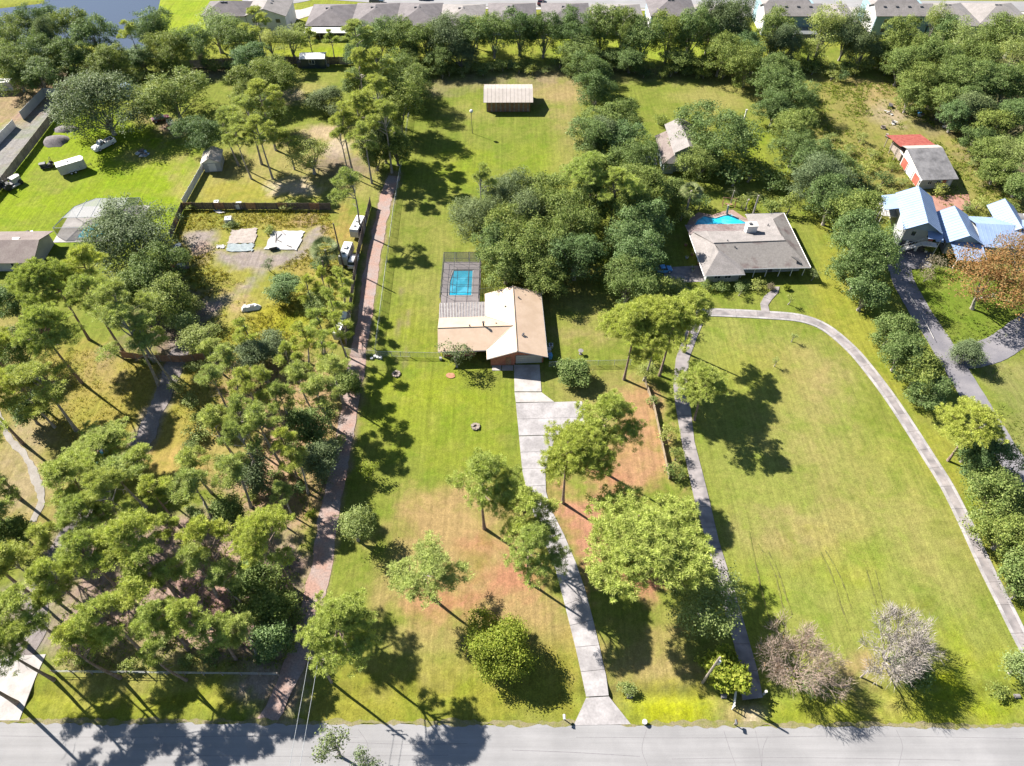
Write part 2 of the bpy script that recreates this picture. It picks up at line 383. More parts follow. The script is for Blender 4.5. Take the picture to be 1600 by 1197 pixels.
# outlines of soil and grass patches, surveyed in pixels of the aerial picture and laid on the ground: (outline, colour, strength, feather m)
ZONES = [
    ([(-300, 120), (100, 130), (330, 250), (270, 390), (100, 390), (-300, 400)], LUSH, .95, 3),
    (el(90, 275, 40, 14), OLIVE, .5, 4), (el(60, 350, 50, 20), LAWN, .5, 5), (el(240, 245, 50, 14), TAN, .45, 4),
    ([(640, 140), (900, 110), (900, 250), (640, 250)], LAWN, .6, 5),
    (el(720, 180, 40, 10), DRYGRASS, .5, 5), (el(870, 140, 45, 20), TAN, .65, 5), (el(890, 200, 20, 70), TAN, .55, 4),
    (el(700, 260, 60, 25), BRIGHT, .5, 6), (el(830, 245, 45, 30), LUSH, .45, 6),
    (el(680, 430, 22, 70), DRYGRASS, .45, 5), (el(650, 340, 30, 40), OLIVE, .4, 5),
    ([(640, 350), (690, 350), (690, 420), (660, 420)], LAWN, .5, 4),
    ([(575, 575), (690, 560), (800, 600), (810, 730), (690, 770), (560, 700)], BRIGHT, .35, 4),
    (el(675, 620, 70, 25), BRIGHT, .55, 4), (el(640, 520, 30, 40), BRIGHT, .4, 4),
    ([(700, 110), (640, 120), (900, 100), (1180, 110), (1180, 126), (900, 122), (640, 150)], DIRT, .6, 3),
    ([(940, 120), (1170, 120), (1210, 300), (1000, 330), (990, 200)], LAWN, .5, 5), (el(1130, 150, 80, 22), DRYGRASS, .5, 6), (el(1180, 230, 40, 30), BRIGHT, .35, 6),
    # big right front lawn
    ([(1070, 500), (1210, 500), (1300, 545), (1600, 1010), (1600, 1120), (1190, 1120), (1090, 700)], (.20, .235, .036), .9, 4),
    (el(1230, 540, 60, 18), DRYGRASS, .55, 5), (el(1170, 590, 60, 40), (.21, .235, .022), .5, 5), (el(1270, 650, 45, 60), TAN, .35, 6), (el(1250, 845, 80, 28), TAN, .75, 4),
    (el(1370, 760, 70, 90), DRYGRASS, .45, 8), (el(1310, 590, 35, 25), TAN, .3, 5), (el(1190, 950, 50, 70), BRIGHT, .5, 5), (el(1330, 900, 60, 40), BRIGHT, .5, 5),
    (el(1530, 1040, 60, 40), (.23, .28, .008), .7, 4), (el(1420, 948, 34, 12), (.13, .13, .012), .8, 1.5), (el(1470, 850, 60, 60), DRYGRASS, .35, 6),
    (el(1340, 1035, 34, 26), (.37, .22, .09), .8, 2), (el(1400, 700, 40, 40), BRIGHT, .3, 6),
    ([(1280, 330), (1330, 420), (1390, 540), (1480, 700), (1560, 820), (1600, 900), (1600, 960), (1500, 800), (1380, 590), (1270, 490), (1290, 420)], (.225, .24, .022), .7, 2.5),
    # front yard of the tan house
    ([(850, 575), (1010, 575), (1050, 745), (925, 770), (920, 690), (870, 625)], DRYGRASS, .6, 3),
    ([(962, 605), (1020, 600), (1050, 750), (930, 770), (925, 730), (960, 680)], (.405, .20, .085), .85, 2.5),
    (el(945, 742, 22, 12), STRAW, .95, 1.5), (el(925, 600, 55, 25), OLIVE, .5, 3), (el(900, 480, 40, 60), DRYGRASS, .5, 5), (el(925, 540, 40, 15), OLIVE, .5, 3), (el(895, 520, 20, 14), TAN, .6, 3),
    ([(858, 765), (940, 770), (1010, 830), (1055, 900), (1010, 940), (905, 905), (880, 830)], (.40, .18, .085), .95, 2),
    (el(985, 895, 70, 28), STRAW, .95, 2),
    ([(600, 770), (740, 750), (810, 790), (870, 900), (890, 1000), (760, 1000), (600, 930)], (.355, .22, .075), .9, 4),
    (el(748, 850, 30, 16), STRAW, .8, 2), (el(800, 905, 40, 22), STRAW, .8, 2), (el(690, 940, 50, 28), STRAW, .75, 2), (el(640, 880, 50, 20), DRYGRASS, .6, 4), (el(740, 870, 20, 10), LAWN, .4, 2),
    (el(790, 1000, 60, 18), (.22, .20, .04), .5, 3), ([(590, 1030), (900, 1020), (905, 1130), (480, 1130), (500, 1060)], (.215, .215, .02), .7, 3),
    (el(660, 1010, 60, 24), DRYGRASS, .6, 4),
    ([(950, 960), (1085, 960), (1110, 1060), (955, 1080)], (.265, .225, .055), .8, 3), (el(1020, 1040, 50, 20), TAN, .35, 3),
    ([(985, 1090), (1120, 1092), (1110, 1138), (990, 1138)], (.26, .30, .006), .9, 2), ([(1120, 1092), (1190, 1092), (1190, 1140), (1120, 1140)], (.29, .24, .075), .7, 1.5),
    (el(1180, 1122, 16, 20), SANDC, .8, 1), ([(1195, 1090), (1600, 1085), (1600, 1140), (1195, 1142)], (.215, .25, .014), .7, 2), (el(1385, 1103, 28, 9), TAN, .6, 2),
    (el(1500, 1090, 90, 22), (.23, .29, .004), .6, 3),
    # left neighbours
    ([(300, 255), (520, 190), (600, 230), (590, 310), (290, 318)], DRYGRASS, .75, 4), ([(320, 285), (430, 290), (510, 300), (500, 316), (310, 316)], (.235, .235, .02), .7, 3),
    (el(465, 294, 38, 12), SANDC, .9, 2), (el(500, 205, 25, 12), (.44, .33, .21), .8, 2), (el(525, 235, 14, 10), SANDC, .8, 2), (el(440, 135, 70, 16), DRYGRASS, .5, 3), (el(500, 118, 45, 8), LAWN, .5, 3), (el(450, 148, 20, 8), SANDC, .6, 2),
    (el(225, 180, 20, 14), TAN, .8, 2), (el(270, 200, 24, 14), (.36, .25, .14), .8, 2), (el(530, 265, 40, 20), LITTER, .7, 3),
    ([(-200, 300), (0, 286), (104, 150), (90, 138), (0, 200), (-200, 260)], (.285, .265, .25), .97, 1.0),
    ([(-200, 130), (0, 120), (110, 115), (100, 142), (30, 190), (-200, 240)], (.35, .22, .16), .8, 3),
    (el(340, 110, 70, 14), LITTER, .6, 3), (el(120, 118, 60, 10), PINK, .7, 2),
    ([(290, 322), (520, 322), (540, 420), (530, 545), (440, 560), (330, 545), (268, 400), (272, 360)], WEED, .97, 1.5),
    (el(450, 345, 60, 12), (.30, .22, .05), .6, 3), (el(540, 350, 22, 30), (.31, .215, .05), .7, 3), (el(480, 420, 30, 14), (.29, .21, .05), .6, 3), (el(480, 345, 16, 8), (.34, .23, .14), .6, 2),
    ([(292, 362), (338, 361), (330, 392), (308, 400), (288, 382)], GRAVELC, .95, 1.2), (el(318, 400, 16, 12), (.34, .24, .12), .7, 2),
    ([(338, 395), (400, 392), (420, 393), (472, 390), (482, 358), (500, 352), (496, 376), (452, 416), (420, 425), (400, 440), (352, 478), (315, 508), (300, 500), (318, 470), (390, 440), (400, 420), (360, 424), (334, 412)], GRAVELC, .95, 1.3),
    (el(352, 455, 20, 10), (.36, .24, .10), .7, 2), (el(370, 480, 18, 10), (.37, .25, .13), .6, 2), (el(430, 500, 40, 20), (.26, .26, .012), .7, 3), (el(365, 545, 30, 16), (.24, .25, .02), .6, 3),
    ([(60, 545), (250, 550), (330, 560), (400, 640), (330, 760), (200, 760), (90, 680)], (.25, .225, .035), .95, 3), (el(150, 590, 40, 18), TAN, .45, 4), (el(280, 720, 40, 26), (.34, .25, .06), .7, 3), (el(130, 640, 25, 20), WEED, .6, 3),
    ([(-100, 380), (60, 540), (100, 700), (90, 860), (-100, 900)], (.24, .21, .05), .9, 4), (el(40, 720, 22, 70), (.36, .28, .18), .6, 2),
    (el(265, 492, 60, 60), LITTER, .85, 3), (el(250, 545, 60, 14), DIRT, .7, 3),
    ([(330, 560), (530, 540), (540, 640), (500, 830), (400, 850), (320, 760), (340, 640)], (.30, .215, .08), .9, 3), (el(430, 720, 30, 60), (.40, .23, .12), .7, 3), (el(480, 820, 26, 50), (.36, .23, .08), .7, 3), (el(350, 700, 30, 30), WEED, .6, 3),
    ([(95, 840), (350, 770), (470, 830), (490, 1000), (440, 1048), (80, 1045), (70, 960)], PINK, .95, 3), (el(230, 870, 60, 50), LITTER, .6, 4), (el(340, 930, 50, 60), (.42, .22, .14), .7, 3), (el(200, 1010, 70, 25), (.22, .20, .06), .8, 3), (el(430, 940, 40, 60), LITTER, .7, 3),
    ([(-60, 960), (30, 900), (100, 960), (70, 1040), (-60, 1080)], (.27, .215, .18), .8, 3),
    ([(30, 1050), (450, 1052), (420, 1128), (20, 1124)], (.195, .225, .018), .95, 2), (el(200, 1065, 100, 8), DRYGRASS, .6, 2), (el(420, 1085, 40, 30), (.34, .26, .22), .9, 2),
    # right field, woods, subdivision
    ([(1270, 120), (1400, 125), (1500, 210), (1600, 260), (1600, 330), (1340, 330), (1240, 190)], (.205, .20, .04), .95, 5), (el(1370, 150, 30, 26), TAN, .6, 4), (el(1395, 180, 26, 14), (.40, .31, .22), .8, 2.5), (el(1460, 190, 40, 22), DIRT, .7, 3), (el(1330, 200, 40, 30), OLIVE, .5, 5), (el(1500, 215, 20, 12), TAN, .7, 3),
    ([(1400, 400), (1600, 400), (1600, 520), (1500, 560), (1440, 480)], (.12, .18, .015), .9, 2), ([(1530, 570), (1700, 540), (1700, 720), (1590, 720)], (.20, .21, .05), .8, 2),
    ([(1440, 130), (1700, 60), (1700, 300), (1560, 280)], LITTER, .6, 5),
    ([(-300, -20), (1900, -20), (1900, 60), (620, 95), (420, 96), (240, 90), (-300, 90)], (.20, .235, .022), .9, 3),
    ([(245, -5), (330, -5), (350, 60), (240, 60)], (.21, .29, .012), .9, 2), ([(430, 78), (560, 70), (560, 95), (440, 98)], BRIGHT, .9, 2), ([(860, 60), (1120, 55), (1120, 98), (860, 98)], (.21, .28, .02), .8, 2),
]
LANE_PX = [(616, 275), (610, 290), (603, 310), (596, 340), (584, 400), (576, 450), (569, 500), (560, 550), (546, 640), (534, 710), (515, 800), (506, 860), (490, 930), (472, 1000), (450, 1060), (418, 1128)]
LDRIVE_PX = [(285, 540), (275, 560), (262, 600), (240, 650), (222, 690), (190, 730), (150, 770), (110, 830), (75, 890), (58, 940), (48, 1000), (30, 1032)]
def GX(pts, z=0): return [tuple(G(x, y, z)[:2]) for x, y in pts]

def ground_col(c):
    """surveyed colours brought to albedo: grass, needles and straw, bare soil and stone"""
    r, g, b = c
    if b / r > .45: k = (.63, .635, .655)
    elif r / g > 1.5: k = (.64, .70, .95)
    else: k = (.76, .695, 1.05)
    return np.array([r * k[0], g * k[1], b * k[2]])

def build_ground():
    ys = [8.0]
    while ys[-1] < 420: ys.append(ys[-1] + .42 + max(0, ys[-1] - 90) * .0045)
    ys = np.array(ys)
    tx = np.linspace(-1, 1, 430)
    hw = 60 + ys * .80
    X = tx[None, :] * hw[:, None]; Y = np.repeat(ys[:, None], len(tx), 1)
    c = np.zeros(X.shape + (3,)); c[:] = ground_col(LAWN)
    n1 = fbm(X, Y, .09, 3); n2 = fbm(X, Y, .35, 9); n3 = fbm(X, Y, 1.1, 15)
    for k, (P, col, st, fe) in enumerate(ZONES):
        W = GX(P)
        xs = [p[0] for p in W]; yy = [p[1] for p in W]
        box_ = (X > min(xs) - 12) & (X < max(xs) + 12) & (Y > min(yy) - 12) & (Y < max(yy) + 12)
        if not box_.any(): continue
        d = sdf(X[box_], Y[box_], W) + n1[box_] * fe * 1.5 + n2[box_] * fe * 1.3 + n3[box_] * min(fe, 2.5) * 1.0
        w = np.clip(.5 - d / (2 * fe), 0, 1) * st
        c[box_] = c[box_] * (1 - w[:, None]) + ground_col(col) * w[:, None]
    # worn soil beside the dirt lane and the old drive, wheel ruts in the side yard
    for P, col, wd, st in ((LANE_PX, (.30, .21, .15), 2.4, .8), (LDRIVE_PX, (.28, .23, .2), 2.8, .7),
                           ([(628, 450), (624, 500), (618, 545), (622, 580)], (.17, .125, .07), .35, .8), ([(638, 485), (634, 540), (631, 580)], (.17, .125, .07), .35, .8)):
        d = pline(X, Y, GX(P)) + n2 * 1.1
        w = np.clip((wd - d) / 1.2, 0, 1) * st
        c = c * (1 - w[..., None]) + ground_col(col) * w[..., None]
    Z = np.zeros(X.shape)
    ditch = np.exp(-((Y - 29.2) / 1.1) ** 2) * (-.55)
    gate = np.clip((X - 2) / 4, 0, 1) + np.clip((-X - 6) / 4, 0, 1) * .6
    Z += ditch * np.clip(gate, 0, 1)
    Z += n1 * .05
    Z -= .06
    pond = sdf(X, Y, GX(POND_PX)); Z -= np.clip((1.5 - pond) / 4, 0, 1) * 1.0
    for P in POOL_HOLES:
        Z = np.where(sdf(X, Y, P) < .3, -2.2, Z)
    H_, W_ = X.shape
    v = np.stack([X, Y, Z], -1).reshape(-1, 3)
    idx = np.arange(H_ * W_).reshape(H_, W_)
    q = np.stack([idx[:-1, :-1], idx[:-1, 1:], idx[1:, 1:], idx[1:, :-1]], -1).reshape(-1, 4)
    me = np_mesh('ground', v, q, M_ground())
    at = me.color_attributes.new('soil', 'FLOAT_COLOR', 'POINT')
    at.data.foreach_set('color', np.concatenate([c.reshape(-1, 3), np.ones((H_ * W_, 1))], 1).astype(np.float32).ravel())
    me.polygons.foreach_set('use_smooth', np.ones(len(q), bool))
    link('ground', me, kind='structure')
    far = MB()
    far.poly([(-3000, -2000, -2.6), (3000, -2000, -2.6), (3000, 4000, -2.6), (-3000, 4000, -2.6)])
    far.build('terrain', mat('far_terrain', (.10, .13, .025), (.16, .17, .04), .03, .95), kind='structure')

def np_mesh(name, v, q, m):
    me = bpy.data.meshes.new(name)
    v = np.ascontiguousarray(v, np.float32); q = np.ascontiguousarray(q, np.int32)
    k = q.shape[1]
    me.vertices.add(len(v)); me.vertices.foreach_set('co', v.ravel())
    me.loops.add(q.size); me.loops.foreach_set('vertex_index', q.ravel())
    me.polygons.add(len(q))
    me.polygons.foreach_set('loop_start', np.arange(0, q.size, k, dtype=np.int32))
    for x in (m if isinstance(m, (list, tuple)) else [m]): me.materials.append(x)
    me.update(calc_edges=True)
    return me

def M_ground():
    m, nt, b = new_mat('ground')
    at = node(nt, "ShaderNodeAttribute", attribute_name='soil')
    c = at.outputs['Color']
    tan = mixc(nt, ramp(nt, noise(nt, .22, 5, .65), [(.50, grey(0)), (.70, grey(.6))]), c, mixc(nt, .40, c, (.215, .175, .06, 1)))
    grn = mixc(nt, ramp(nt, noise(nt, .13, 6, .7, dist=.6), [(.48, grey(0)), (.66, grey(.75))]), tan, mixc(nt, 1, tan, (.72, .90, .55, 1), 'MULTIPLY'))
    f1 = ramp(nt, noise(nt, .9, 6, .75), [(.25, grey(.70)), (.75, grey(1.30))])
    f2 = ramp(nt, noise(nt, 4.5, 4, .8), [(.2, grey(.55)), (.8, grey(1.45))])
    g = nt.nodes.get("Geo"); mp = node(nt, "ShaderNodeMapping"); mp.inputs['Scale'].default_value = (1.5, .06, 1); mp.inputs['Rotation'].default_value = (0, 0, .03)
    nt.links.new(g.outputs['Position'], mp.inputs[0])
    f3 = ramp(nt, noise(nt, 1.1, 3, .6, mp.outputs[0]), [(.3, grey(.85)), (.7, grey(1.15))])
    c = mixc(nt, 1, mixc(nt, 1, mixc(nt, 1, grn, f1, 'MULTIPLY'), f2, 'MULTIPLY'), f3, 'MULTIPLY')
    nt.links.new(c, b.inputs['Base Color'])
    b.inputs['Roughness'].default_value = 1.0; b.inputs['Specular IOR Level'].default_value = .08
    bp = node(nt, "ShaderNodeBump"); bp.inputs['Strength'].default_value = .55; bp.inputs['Distance'].default_value = .12
    nt.links.new(noise(nt, 5.0, 5, .7), bp.inputs['Height']); nt.links.new(bp.outputs[0], b.inputs['Normal'])
    return m

POND_PX = [(-250, -60), (-250, 20), (-60, 30), (15, 62), (60, 78), (140, 60), (185, 76), (225, 74), (245, 12), (252, -60)]
POND_PX = [(-250, 52), (0, 55), (60, 80), (130, 64), (185, 77), (228, 74), (236, 40), (246, 10), (256, -45), (70, -45), (70, 4), (0, 12), (-250, 30)]
POOL1 = [(-12.9, 107.4), (-8.35, 107.4), (-8.35, 115.1), (-12.4, 115.1), (-13.0, 111.5)]
POOL2 = GX([(1090, 344), (1100, 338), (1118, 341), (1130, 337), (1142, 335), (1155, 343), (1168, 349), (1163, 360), (1090, 360), (1086, 351)])
POOL_HOLES = [POOL1, POOL2, GX([(108, 372), (112, 362), (128, 357), (140, 352), (140, 372)])]
build_ground()

def smooth_line(P, step):
    """points at even spacing along a Catmull-Rom line"""
    P = [Vector((p[0], p[1], 0)) for p in P]
    P = [P[0] * 2 - P[1]] + P + [P[-1] * 2 - P[-2]]
    out = []
    for i in range(1, len(P) - 2):
        a, b, c, d = P[i - 1:i + 3]
        k = max(2, int((c - b).length / step))
        for j in range(k):
            t = j / k
            out.append(.5 * ((2 * b) + (c - a) * t + (2 * a - 5 * b + 4 * c - d) * t * t + (3 * b - a - 3 * c + d) * t ** 3))
    out.append(P[-2])
    return out

def ribbon(name, line, width, m, z=.004, rough_edge=0.0, step=.8, label=None, **kw):
    """a ground sheet along a line, its edges uneven where the surface is loose"""
    pts = smooth_line(line, step)
    r = random.Random(len(pts) * 31 + int(width * 10))
    b = MB(); k = len(pts); vs = []; wl = wr = 0
    for i, p in enumerate(pts):
        d = (pts[min(i + 1, k - 1)] - pts[max(i - 1, 0)]).normalized()
        n = Vector((-d.y, d.x, 0))
        wl = .6 * wl + r.uniform(-1, 1) * rough_edge; wr = .6 * wr + r.uniform(-1, 1) * rough_edge
        vs.append((p + n * (width / 2 + wl), p - n * (width / 2 + wr)))
    for i in range(k - 1):
        a, c = vs[i], vs[i + 1]
        b.poly([(a[1].x, a[1].y, z), (c[1].x, c[1].y, z), (c[0].x, c[0].y, z), (a[0].x, a[0].y, z)])
    return b.build(name, m, kind='structure')

# the road along the bottom, its far edge slightly uneven
b = MB(); r = random.Random(3)
for x in range(-150, 150, 2):
    e = lambda q: 25.62 - .0042 * (q + 20) + .10 * math.sin(q * .7) + .08 * math.sin(q * 1.9 + 1)
    b.poly([(x, 15.2, .012), (x + 2, 15.2, .012), (x + 2, e(x + 2), .012), (x, e(x), .012)])
road = b.build('road', M['asphalt'], kind='structure')
ribbon('road_verge', [(x, 25.78 - .0042 * (x + 20)) for x in range(-110, 112, 6)], .55, mat('verge_soil', (.17, .145, .085), (.13, .13, .035), .8, 1, .4, 8, fine=.35, fscale=6), .02, .22, .5)
def crack(name, P, w, z, parent, m):
    b = MB(); r = random.Random(int(P[0][0] * 7)); pts = smooth_line(P, .5)
    for p, q in zip(pts[:-1], pts[1:]):
        d = (q - p).normalized(); n = Vector((-d.y, d.x, 0)) * w / 2
        b.poly([(p.x - n.x, p.y - n.y, z), (q.x - n.x, q.y - n.y, z), (q.x + n.x, q.y + n.y, z), (p.x + n.x, p.y + n.y, z)])
    return b.build(name, m, parent)
seal = mat('crack_seal', (.12, .115, .12), (.16, .15, .155), 2, .9)
crack('road_crack', GX([(800, 1172), (900, 1176), (1000, 1182)]), .06, .016, road, seal)
crack('road_crack', GX([(540, 1160), (640, 1163), (730, 1162)]), .05, .016, road, seal)
crack('road_crack', GX([(1131, 1142), (1140, 1170), (1150, 1197)]), .05, .016, road, seal)
crack('road_crack', GX([(1200, 1150), (1192, 1170), (1190, 1197)]), .05, .016, road, seal)
crack('road_crack', GX([(1180, 1141), (1186, 1170), (1190, 1197)]), .04, .016, road, seal)

for k_, P in enumerate(([(0, 1150), (180, 1152), (420, 1150), (560, 1153)], [(900, 1152), (1100, 1153), (1350, 1150), (1600, 1154)], [(560, 1140), (575, 1165), (570, 1197)], [(1010, 1140), (1003, 1170), (1012, 1197)], [(1400, 1140), (1410, 1165), (1404, 1197)], [(250, 1180), (480, 1182), (700, 1180)], [(1050, 1186), (1250, 1184), (1500, 1188)])):
    crack('road_crack', GX(P), .045, .0155 + k_ * .0004, road, seal)
def slabs(name, edges, m, seg, z=.05, th=.16, gap=.05, mats=None):
    """a concrete drive poured in slabs: edges = (left x, y, right x, y) pixels from one end to the other"""
    L = [G(a, b_) for a, b_, _, _ in edges]; Rr = [G(c, d) for _, _, c, d in edges]
    ls = [Vector((p.x, p.y, 0)) for p in L]; rs = [Vector((p.x, p.y, 0)) for p in Rr]
    s = [0]
    for i in range(1, len(ls)): s.append(s[-1] + ((ls[i] + rs[i]) / 2 - (ls[i - 1] + rs[i - 1]) / 2).length)
    def at(t):
        for i in range(len(s) - 1):
            if t <= s[i + 1] + 1e-6:
                u = (t - s[i]) / max(1e-6, s[i + 1] - s[i])
                return ls[i].lerp(ls[i + 1], u), rs[i].lerp(rs[i + 1], u)
        return ls[-1], rs[-1]
    root = link(name, None, kind='structure')
    root.empty_display_size = .2
    n = max(1, round(s[-1] / seg))
    for k in range(n):
        t0, t1 = s[-1] * k / n + gap / 2, s[-1] * (k + 1) / n - gap / 2
        ts = [t0] + [x for x in s if t0 + .2 < x < t1 - .2] + [t1]
        pa = [at(t) for t in ts]
        pts = [p[1] for p in pa] + [p[0] for p in pa[::-1]]
        a = sum((pts[i].x * pts[(i + 1) % len(pts)].y - pts[(i + 1) % len(pts)].x * pts[i].y) for i in range(len(pts)))
        if a < 0: pts = pts[::-1]
        b = MB(); b.prism([(p.x, p.y) for p in pts], z - th + random.uniform(-.006, .006), z + random.uniform(-.008, .008))
        b.build('slab', m, root)
    return root

slabs('driveway', [(803, 570, 843, 570), (804, 612, 846, 612)], M['concrete_new'], 4.5)
slabs('driveway_flare', [(804, 613, 846, 613), (806, 629, 866, 628)], M['concrete_new'], 6)
slabs('driveway_pad', [(806, 630, 909, 627), (811, 681, 925, 678)], M['concrete'], 4)
slabs('driveway_lower', [(811, 682, 868, 680), (816, 735, 852, 735), (824, 770, 853, 768), (833, 800, 862, 798), (848, 840, 881, 835), (868, 890, 900, 880), (880, 935, 914, 920), (890, 975, 926, 966), (900, 1015, 937, 1012), (910, 1060, 947, 1056), (916, 1089, 951, 1087)], M['concrete'], 3.3)
slabs('driveway_apron', [(916, 1090, 951, 1088), (896, 1134, 986, 1132)], M['concrete'], 3.2, .045)
slabs('entry_walk', [(769, 552, 783, 552), (769, 579, 783, 579)], M['concrete_new'], 3, .03)
slabs('front_walk', [(784, 571, 784, 579), (802, 571, 802, 579)], M['concrete_new'], 3, .034)
# right neighbour: a narrow aged drive that loops past the front door, one slab after another
RD = [(1160, 1094, 1192, 1090), (1157, 1050, 1184, 1050), (1147, 1007, 1172, 1007), (1133, 957, 1158, 957), (1120, 899, 1140, 899), (1103, 845, 1123, 845), (1085, 780, 1108, 780), (1076, 740, 1098, 740), (1065, 690, 1085, 690), (1055, 630, 1078, 630), (1052, 600, 1073, 600), (1056, 560, 1077, 560), (1070, 520, 1090, 524), (1085, 492, 1100, 502)]
slabs('neighbour_driveway', RD, M['concrete_aged'], 3.6)
arc = smooth_line(GX([(1090, 492), (1105, 488), (1140, 489), (1195, 492), (1250, 497), (1290, 512), (1330, 545), (1360, 580), (1390, 620), (1420, 665), (1450, 712), (1480, 760), (1510, 820), (1540, 885), (1570, 945), (1600, 1005), (1640, 1075)]), 1.2)
root = link('curved_driveway', None, kind='structure')
edge_m = M['concrete']
for i in range(0, len(arc) - 3, 3):
    seg = arc[i:i + 4]
    for nm, o0, o1, mm in (('slab', -.62, .62, M['concrete_aged']), ('edge_strip', .65, 1.15, edge_m), ('edge_strip', -1.15, -.65, edge_m)):
        A, B = [], []
        for j, p in enumerate(seg):
            kk = i + j
            d = (arc[min(kk + 1, len(arc) - 1)] - arc[max(kk - 1, 0)]).normalized(); n = Vector((-d.y, d.x, 0))
            q = p + d * (.02 if j == 0 else (-.02 if j == 3 else 0))
            A.append(q + n * o0); B.append(q + n * o1)
        pts = [(p.x, p.y) for p in A] + [(p.x, p.y) for p in B[::-1]]
        ar = sum(pts[k][0] * pts[(k + 1) % 8][1] - pts[(k + 1) % 8][0] * pts[k][1] for k in range(8))
        b = MB(); b.prism(pts if ar > 0 else pts[::-1], -.1, .05 + random.uniform(-.006, .006))
        b.build(nm, mm, root)
slabs('door_path', [(1190, 490, 1203, 489), (1188, 474, 1200, 477), (1194, 463, 1206, 468), (1204, 455, 1216, 457), (1209, 448, 1218, 448)], M['concrete_aged'], 2.4, .056)
ribbon('dirt_lane', GX(LANE_PX), 3.0, M['lane'], .004, .2)
ribbon('gravel_drive', GX(LDRIVE_PX), 3.1, M['drive_dirt'], .006, .3)
ribbon('sandy_footpath', GX([(-10, 640), (12, 680), (35, 710), (55, 745), (66, 780), (54, 815)]), 1.2, M['path'], .004, .25)
slabs('white_apron', [(2, 1026, 72, 1022), (-20, 1060, 55, 1060), (-40, 1126, 30, 1126)], M['concrete_new'], 6, .04)
ribbon('side_driveway', GX([(1402, 385), (1405, 410), (1412, 440), (1440, 490), (1472, 540), (1508, 600), (1545, 660), (1585, 725), (1640, 800)]), 4.6, M['asphalt_old'], .008, .08)
ribbon('branch_driveway', GX([(1488, 560), (1525, 556), (1565, 540), (1600, 515), (1660, 470)]), 5.5, M['asphalt_old'], .012, .1)
b = MB(); b.prism(GX([(1388, 424), (1455, 418), (1460, 386), (1385, 388)]), -.1, .018); b.build('parking_court', M['asphalt_old'], kind='structure')
b = MB(); b.prism(GX([(1450, 331), (1519, 328), (1513, 304), (1440, 307)]), -.1, .03); b.build('red_patio', M['red_pave'], kind='structure')
b = MB(); b.prism(GX([(1040, 442), (1100, 440), (1096, 415), (1036, 418)]), -.1, .03); b.build('carport_slab', M['concrete_aged'], kind='structure')
ribbon('subdivision_street', [(-68, 257), (-30, 251.5), (0, 250.5), (60, 249), (200, 246)], 8, M['asphalt'], .01)
ribbon('subdivision_street', [(-90, 250), (-68, 257), (-62, 290)], 8, M['asphalt'], .014)
ribbon('sidewalk', [(-64, 244), (-30, 246.0), (0, 245.3), (60, 243.8), (200, 240.8)], 1.6, M['concrete_new'], .016)
ribbon('sidewalk', [(-64, 244), (-76, 243), (-84, 246), (-92, 260)], 1.6, M['concrete_new'], .018)
ribbon('sidewalk', [(60, 255.2), (200, 252.2)], 2.5, M['concrete_new'], .016)
ribbon('house_driveway', [(-77, 231), (-72, 238), (-62, 246)], 6.0, M['concrete_new'], .022)
for x in (-45, -30, -15, 16, 32, 47, 60, 77, 94, 112, 128, 145, 163):
    ribbon('house_driveway', [(x, 239), (x, 246)], 5.0, M['concrete_new'], .022)
b = MB(); b.poly([(*p, -.35) for p in GX([(-300, 90), (60, 95), (235, 85), (262, 30), (265, -60), (60, -60), (-300, -60)])]); b.build('pond_water', M['pond'], kind='structure')
# tyre tracks and mower lines worn into the right lawn
trk = mat('worn_track', (.085, .085, .025), (.15, .16, .03), 1.2, 1, fine=.35)
for P in ([(1170, 830), (1185, 900), (1200, 960), (1210, 985)], [(1184, 850), (1208, 890), (1224, 950), (1236, 965)], [(1200, 860), (1218, 900), (1237, 960)], [(1282, 862), (1300, 900), (1315, 950), (1328, 985)], [(1290, 860), (1312, 900), (1330, 950)], [(1354, 890), (1370, 945)], [(1367, 890), (1382, 946)]):
    ribbon('worn_track', GX(P), .17, trk, .03, .06, .5)
# ------------------------------------------------------------------ trees: crown meshes are shared between trees of a kind
def unit(v): return v / (np.linalg.norm(v, axis=-1, keepdims=True) + 1e-9)

def leaf_quads(c, nrm, L, Wd, rg, fold=.18):
    """rhombic leaves, one quad each"""
    n = len(c)
    t = unit(np.cross(nrm, rg.normal(size=(n, 3)))); b = np.cross(nrm, t)
    L = L[:, None]; Wd = Wd[:, None]
    v = np.stack([c - t * L / 2, c + b * Wd / 2 + nrm * fold * Wd, c + t * L / 2, c - b * Wd / 2 + nrm * fold * Wd], 1).reshape(-1, 3)
    return v, np.arange(4 * n).reshape(n, 4)

def blades(c, d, L, w, rg):
    """narrow blades from a point outwards, one triangle each"""
    n = len(c)
    s = unit(np.cross(d, rg.normal(size=(n, 3)))) * (w[:, None] / 2)
    tip = c + d * L[:, None]; mid = c + d * L[:, None] * .25
    v = np.stack([mid - s, mid + s, tip], 1).reshape(-1, 3)
    return v, np.arange(3 * n).reshape(n, 3)

def dirs(n, rg, up=-1.0):
    v = unit(rg.normal(size=(n * 3, 3)))
    v = v[v[:, 2] > up][:n]
    return v

